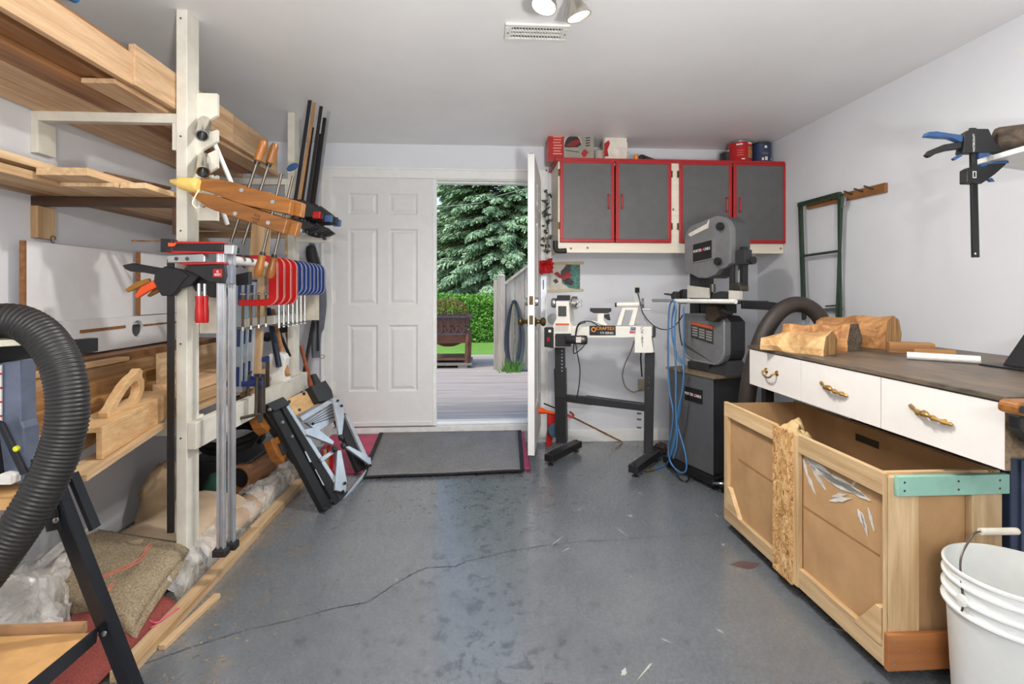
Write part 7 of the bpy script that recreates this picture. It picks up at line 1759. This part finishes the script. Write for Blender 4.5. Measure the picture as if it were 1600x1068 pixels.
# print, tape and hand slot on the cardboard
sl0, sl1 = onX(1337, 682, KX1 - T_ - .0075), onX(1373, 697, KX1 - T_ - .0075)
MB().box(KX1 - T_ - .0085, KX1 - T_ - .007, min(sl0.y, sl1.y), max(sl0.y, sl1.y), sl0.z - .014, sl0.z + .016).build('hand_slot', M_black, cr)
KP = Plane((KX0 + T_ - .001, 2, .4), (0, -1, 0))
rgt = random.Random(9)
for (x0, y0, x1, y1, w) in ((1256, 705, 1275, 738, 8), (1262, 716, 1300, 744, 10), (1275, 738, 1330, 758, 12), (1290, 746, 1352, 775, 13), (1300, 775, 1322, 772, 7), (1340, 795, 1352, 825, 7), (1356, 792, 1366, 830, 6), (1268, 730, 1290, 765, 6), (1330, 760, 1340, 748, 5), (1255, 715, 1262, 745, 5), (1258, 700, 1300, 728, 9), (1264, 726, 1310, 752, 8), (1282, 742, 1345, 768, 9), (1308, 752, 1360, 782, 8), (1296, 782, 1330, 778, 8), (1262, 742, 1274, 772, 5), (1346, 800, 1356, 838, 6)):
    n_ = 7; up_e, lo_e = [], []
    for k in range(n_ + 1):
        f = k / n_; x = x0 + (x1 - x0) * f; y = y0 + (y1 - y0) * f; h = w * .5 * math.sin(PI * (f * .9 + .05)) * rgt.uniform(.6, 1.2)
        d = Vector((x1 - x0, y1 - y0)).normalized(); up_e.append((x - d.y * h, y + d.x * h)); lo_e.append((x + d.y * h, y - d.x * h))
    KP.part(cr, 'torn_tape', tuple(up_e + lo_e[::-1]), M_tapes, .0012, .0012, 0)
KP.part(cr, 'card_seam', ((1154, 716), (1208, 752), (1208, 754), (1154, 718)), mat('card_dark', (150, 112, 70), .8), .001, .0008, 0)  # seams drawn as thin strips darker than the card
KP.part(cr, 'card_seam', ((1248, 784), (1374, 866), (1374, 868), (1248, 786)), mat('card_dark', (150, 112, 70), .8), .001, .0008, 0)
# dust sheet lump inside
def lfn(u, v):
    a = 2 * PI * u; t = v * PI / 2; return (1.47 + .13 * math.cos(a) * math.cos(t), 2.26 + .16 * math.sin(a) * math.cos(t), KZ0 + .06 + .52 * math.sin(t))
lm = blob_sheet(lfn, 40, 20, .05, 7, 44, .02)
tag(lm.build('drop_cloth', mat('cream_canvas', (216, 188, 136), .85, var=.08), smooth='all'), 'cream cloth heaped inside the far end of the crate', 'cloth')
for x, y in ((KX0 + .06, KY0 + .08), (KX1 - .06, KY0 + .08), (KX0 + .06, KY1 - .08), (KX1 - .06, KY1 - .08)):
    w_ = MB().lathe([(.001, -.011), (.022, -.011), (.025, -.006), (.025, .006), (.022, .011), (.001, .011)], Matrix.Translation((x, y, .0255)) @ Matrix.Rotation(PI / 2, 4, 'Y'), 16)
    w_.box(x - .018, x - .013, y - .012, y + .012, .02, KZ0 + .004).box(x + .013, x + .018, y - .012, y + .012, .02, KZ0 + .004).build('caster', M_rubber, cr)

# ------------------------------------------------------------------ bucket
BC = Vector((1.512, 1.318, 0)); R = .165; Hh = .452
bk = thing('plastic_bucket', 'white plastic bucket with a wire handle in the near right corner', 'bucket', BC)
Mt = Matrix.Translation(BC)
M_bk = mat('bucket_white', (222, 224, 222), .35, var=.03, vscale=8)
prof = [(.001, .002), (R * .84, .002), (R * .85, .008), (R * .94, Hh - .125), (R * .945, Hh - .122), (R * 1.015, Hh - .118), (R * 1.015, Hh - .112), (R * .95, Hh - .108), (R * .955, Hh - .085), (R * 1.01, Hh - .082), (R * 1.01, Hh - .076), (R * .955, Hh - .073), (R * .96, Hh - .045), (R * 1.005, Hh - .042), (R * 1.005, Hh - .036), (R * .965, Hh - .033), (R * .97, Hh - .012), (R, Hh - .010), (R, Hh - .003), (R * .985, Hh), (R * .96, Hh - .002), (R * .945, Hh - .02), (R * .82, .012), (.001, .010)]
MB().lathe(prof, Mt, 64, cap=False).build('pail', M_bk, bk, smooth=True)
e1_, e2_ = BC + Vector((-R * 1.0, .0, Hh - .075)), BC + Vector((R * 1.0, .0, Hh - .075))
wire_ = spline([e1_ + Vector((-.004, 0, -.03)), e1_, BC + Vector((-R * .86, .03, Hh + .02)), BC + Vector((-R * .55, .05, Hh + .070)), BC + Vector((-.055, .055, Hh + .088)), BC + Vector((.055, .055, Hh + .086)), BC + Vector((R * .6, .05, Hh + .062)), BC + Vector((R * .9, .03, Hh + .005)), e2_, e2_ + Vector((.004, 0, -.03))], 8)
MB().tube(wire_, .0028, 8).build('wire_bail', M_darksteel, bk, smooth=True)
MB().tube([BC + Vector((-.055, .055, Hh + .088)), BC + Vector((.06, .055, Hh + .086))], .010, 12).build('grip', mat('grip_cream', (206, 200, 186), .5), bk, smooth=True)
for e in (e1_, e2_): MB().lathe([(.001, 0), (.016, 0), (.016, .006), (.001, .008)], frame(e, (0, 1, 0), None, Vector((e.x - BC.x, 0, 0))), 14).build('ear', M_bk, bk)
def sfn(u, v):
    a0 = math.radians(226 + 5 * u); z = .15 + .12 * v; r = R * .85 + (R * .94 - R * .85) * (z / (Hh - .125)) + .0012
    return (BC.x + r * math.cos(a0), BC.y + r * math.sin(a0), z)
MB().grid(sfn, 3, 3).build('gauge_strip', mat('grimy_sticker', (150, 146, 138), .6, var=.2, vscale=60), bk)

# ------------------------------------------------------------------ right wall: peg rail, green frame, shelf, clamp
RW = Plane((XR - .001, 2.5, 1.5), (0, -1, 0))
pgl = thing('peg_rail', 'brown wooden peg rail screwed to the right wall', 'peg rail', RW.pt(1320, 310))
RW.part(pgl, 'rail', ((1262, 316), (1385, 285), (1385, 300), (1262, 327)), wood('brown_rail', (170, 118, 66), (136, 90, 48), 'Y', rough=.5), .02, .01, .003)
for x, y in ((1275, 317), (1287, 314), (1300, 311), (1332, 303), (1348, 299), (1364, 295)):
    p = RW.pt(x, y, .02); MB().tube([p, p + Vector((-.055, 0, .016))], .006, 8).build('peg', M_darksteel, pgl, smooth=True)
gf = thing('folding_trestle', 'dark green folding metal leg frame hung on the peg rail', 'trestle', RW.pt(1285, 500, .05))
M_grn = mat('dark_green_enamel', (34, 58, 40), .4, var=.1)
for off, L_ in ((.045, ((1249, 318, 1255, 500), (1252, 318, 1258, 498), (1311, 303, 1313, 502), (1315, 304, 1308, 500))),):
    for i, (x0, y0, x1, y1) in enumerate(L_): MB().bar(RW.pt(x0, y0, off + .012 * (i % 2)), RW.pt(x1, y1, off + .012 * (i % 2)), .012, .018, up=(1, 0, 0)).build('leg', M_grn, gf, bevel=.002)
MB().bar(RW.pt(1248, 320, .055), RW.pt(1313, 303, .055), .030, .024, up=(1, 0, 0)).build('top_bar', M_grn, gf, bevel=.003)
MB().bar(RW.pt(1253, 400, .050), RW.pt(1312, 392, .050), .016, .026, up=(1, 0, 0)).build('cross_bar', M_grn, gf, bevel=.003)
RW.part(gf, 'latch', ((1310, 304), (1322, 308), (1320, 322), (1315, 326), (1313, 312)), M_steel, .012, .05, .002)
MB().bar(RW.pt(1291, 478, .03), RW.pt(1309, 477, .03), .010, .014, up=(1, 0, 0)).build('lower_bar', M_grn, gf)
tag(MB().bar(RW.pt(1225, 486, .02), RW.pt(1312, 482, .02), .012, .05, up=(1, 0, 0)).build('shadow_strip', mat('shadow_tone', (96, 98, 104), .5)), 'narrow painted shadow strip on the right wall behind the hose arch', 'strip')  # thin bar painting a shadow line onto the wall
sh = thing('wall_shelf', 'white shelf jutting from the right wall at the frame edge', 'shelf', (2.2, 1.7, 1.86))
s_a = onY(1527, 252, 1.86); 
zs_ = s_a.z
MB().hexa([(s_a.x, 1.86, zs_ - .012), (1.90, 1.20, zs_ - .012), (XR - .002, 1.20, zs_ - .012), (XR - .002, 1.97, zs_ - .012), (s_a.x, 1.86, zs_ + .008), (1.90, 1.20, zs_ + .008), (XR - .002, 1.20, zs_ + .008), (XR - .002, 1.97, zs_ + .008)]).build('board', M_white, sh, bevel=.002)
MB().box(XR - .03, XR - .001, 1.25, 1.90, zs_ - .05, zs_ - .012).build('cleat', M_white, sh)
lg_ = onY(1600, 232, 1.75)
tag(MB().tube([(lg_.x - .035, 1.83, zs_ + .066), (lg_.x + .20, 1.66, zs_ + .066)], [.056, .056], 20).build('bark_log', wood('dark_bark', (92, 80, 68), (54, 46, 38), 'X', rough=.9, contrast=1.5), bevel=.012), 'dark bark-covered log round lying on the white wall shelf', 'log')
# quick clamp gripping the shelf edge
CPn = Plane((s_a.x, 1.835, zs_), (1, 0, 0))
qc = thing('quick_clamp', 'black and blue quick-grip clamp hanging on the edge of the white wall shelf', 'clamp', CPn.pt(1523, 402))
CPn.part(qc, 'bar', ((1515, 200), (1524, 200), (1529, 402), (1519, 402)), M_black, .010, .03, .001)
p = CPn.pt(1524, 396, .036); MB().lathe([(.001, 0), (.004, 0), (.001, .001)], frame(p, (1, 0, 0), (0, 0, 1)), 10).build('bar_hole', M_white, qc)
hd2 = CPn.part(qc, 'grip_head', ((1500, 212), (1514, 203), (1538, 203), (1543, 214), (1552, 226), (1564, 238), (1560, 240), (1522, 240), (1498, 241), (1501, 226)), M_blackplastic, .036, .03, .004)
CPn.part(qc, 'blue_grip', ((1443, 214), (1447, 207), (1460, 206), (1480, 209), (1501, 212), (1500, 224), (1482, 217), (1462, 216)), M_bluep, .026, .03, .005)
CPn.part(qc, 'squeeze_lever', ((1444, 243), (1450, 236), (1474, 226), (1500, 222), (1500, 233), (1478, 236), (1460, 241), (1450, 247)), M_blackplastic, .02, .03, .005)
CPn.part(qc, 'release_trigger', ((1487, 248), (1500, 240), (1502, 244), (1490, 251)), M_bluep, .012, .03, .002)
jw = CPn.part(qc, 'sliding_jaw', ((1505, 266), (1512, 262), (1534, 262), (1540, 258), (1564, 256), (1566, 258), (1548, 274), (1534, 284), (1528, 288), (1505, 287)), M_blackplastic, .034, .03, .004)
CPn.part(qc, 'upper_pad', ((1524, 239), (1540, 237), (1543, 244), (1524, 250)), M_bluep, .03, .028, .003)
CPn.part(qc, 'lower_pad', ((1527, 257), (1570, 252), (1571, 256), (1540, 262), (1528, 262)), M_bluep, .03, .025, .003)
CPn.part(jw, 'jaw_lever', ((1541, 280), (1548, 278), (1553, 284), (1546, 284)), M_bluep, .012, .03, .002)
x_, y_ = CPn.loc(1522, 223, .049); text('MASTERCRAFT', .0115, CPn.M @ Matrix.Translation((x_, y_, .0485)) @ Matrix.Rotation(PI / 2, 4, 'Z'), M_white, hd2, squeeze=.9)
x_, y_ = CPn.loc(1523, 272.5, .048)
MB().ring([(x_ + a, y_ + b) for a, b in ((-.007, -.013), (.007, -.013), (.007, .013), (-.007, .013))], [(x_ + a, y_ + b) for a, b in ((-.0045, -.010), (.0045, -.010), (.0045, .010), (-.0045, .010))], CPn.M @ Matrix.Translation((0, 0, .0475)), .001).build('emblem', M_white, jw)
# small flat white patch on the wall
ch2 = MB().prism([RW.loc(x, y, .0006) for x, y in ((1589, 76), (1596, 72), (1600, 80), (1606, 82), (1606, 88), (1596, 88), (1594, 80))], RW.M @ Matrix.Translation((0, 0, .0006)), .001)
tag(ch2.build('wall_patch', M_white), 'bright white patch high on the right wall at the frame edge', 'paint chip')
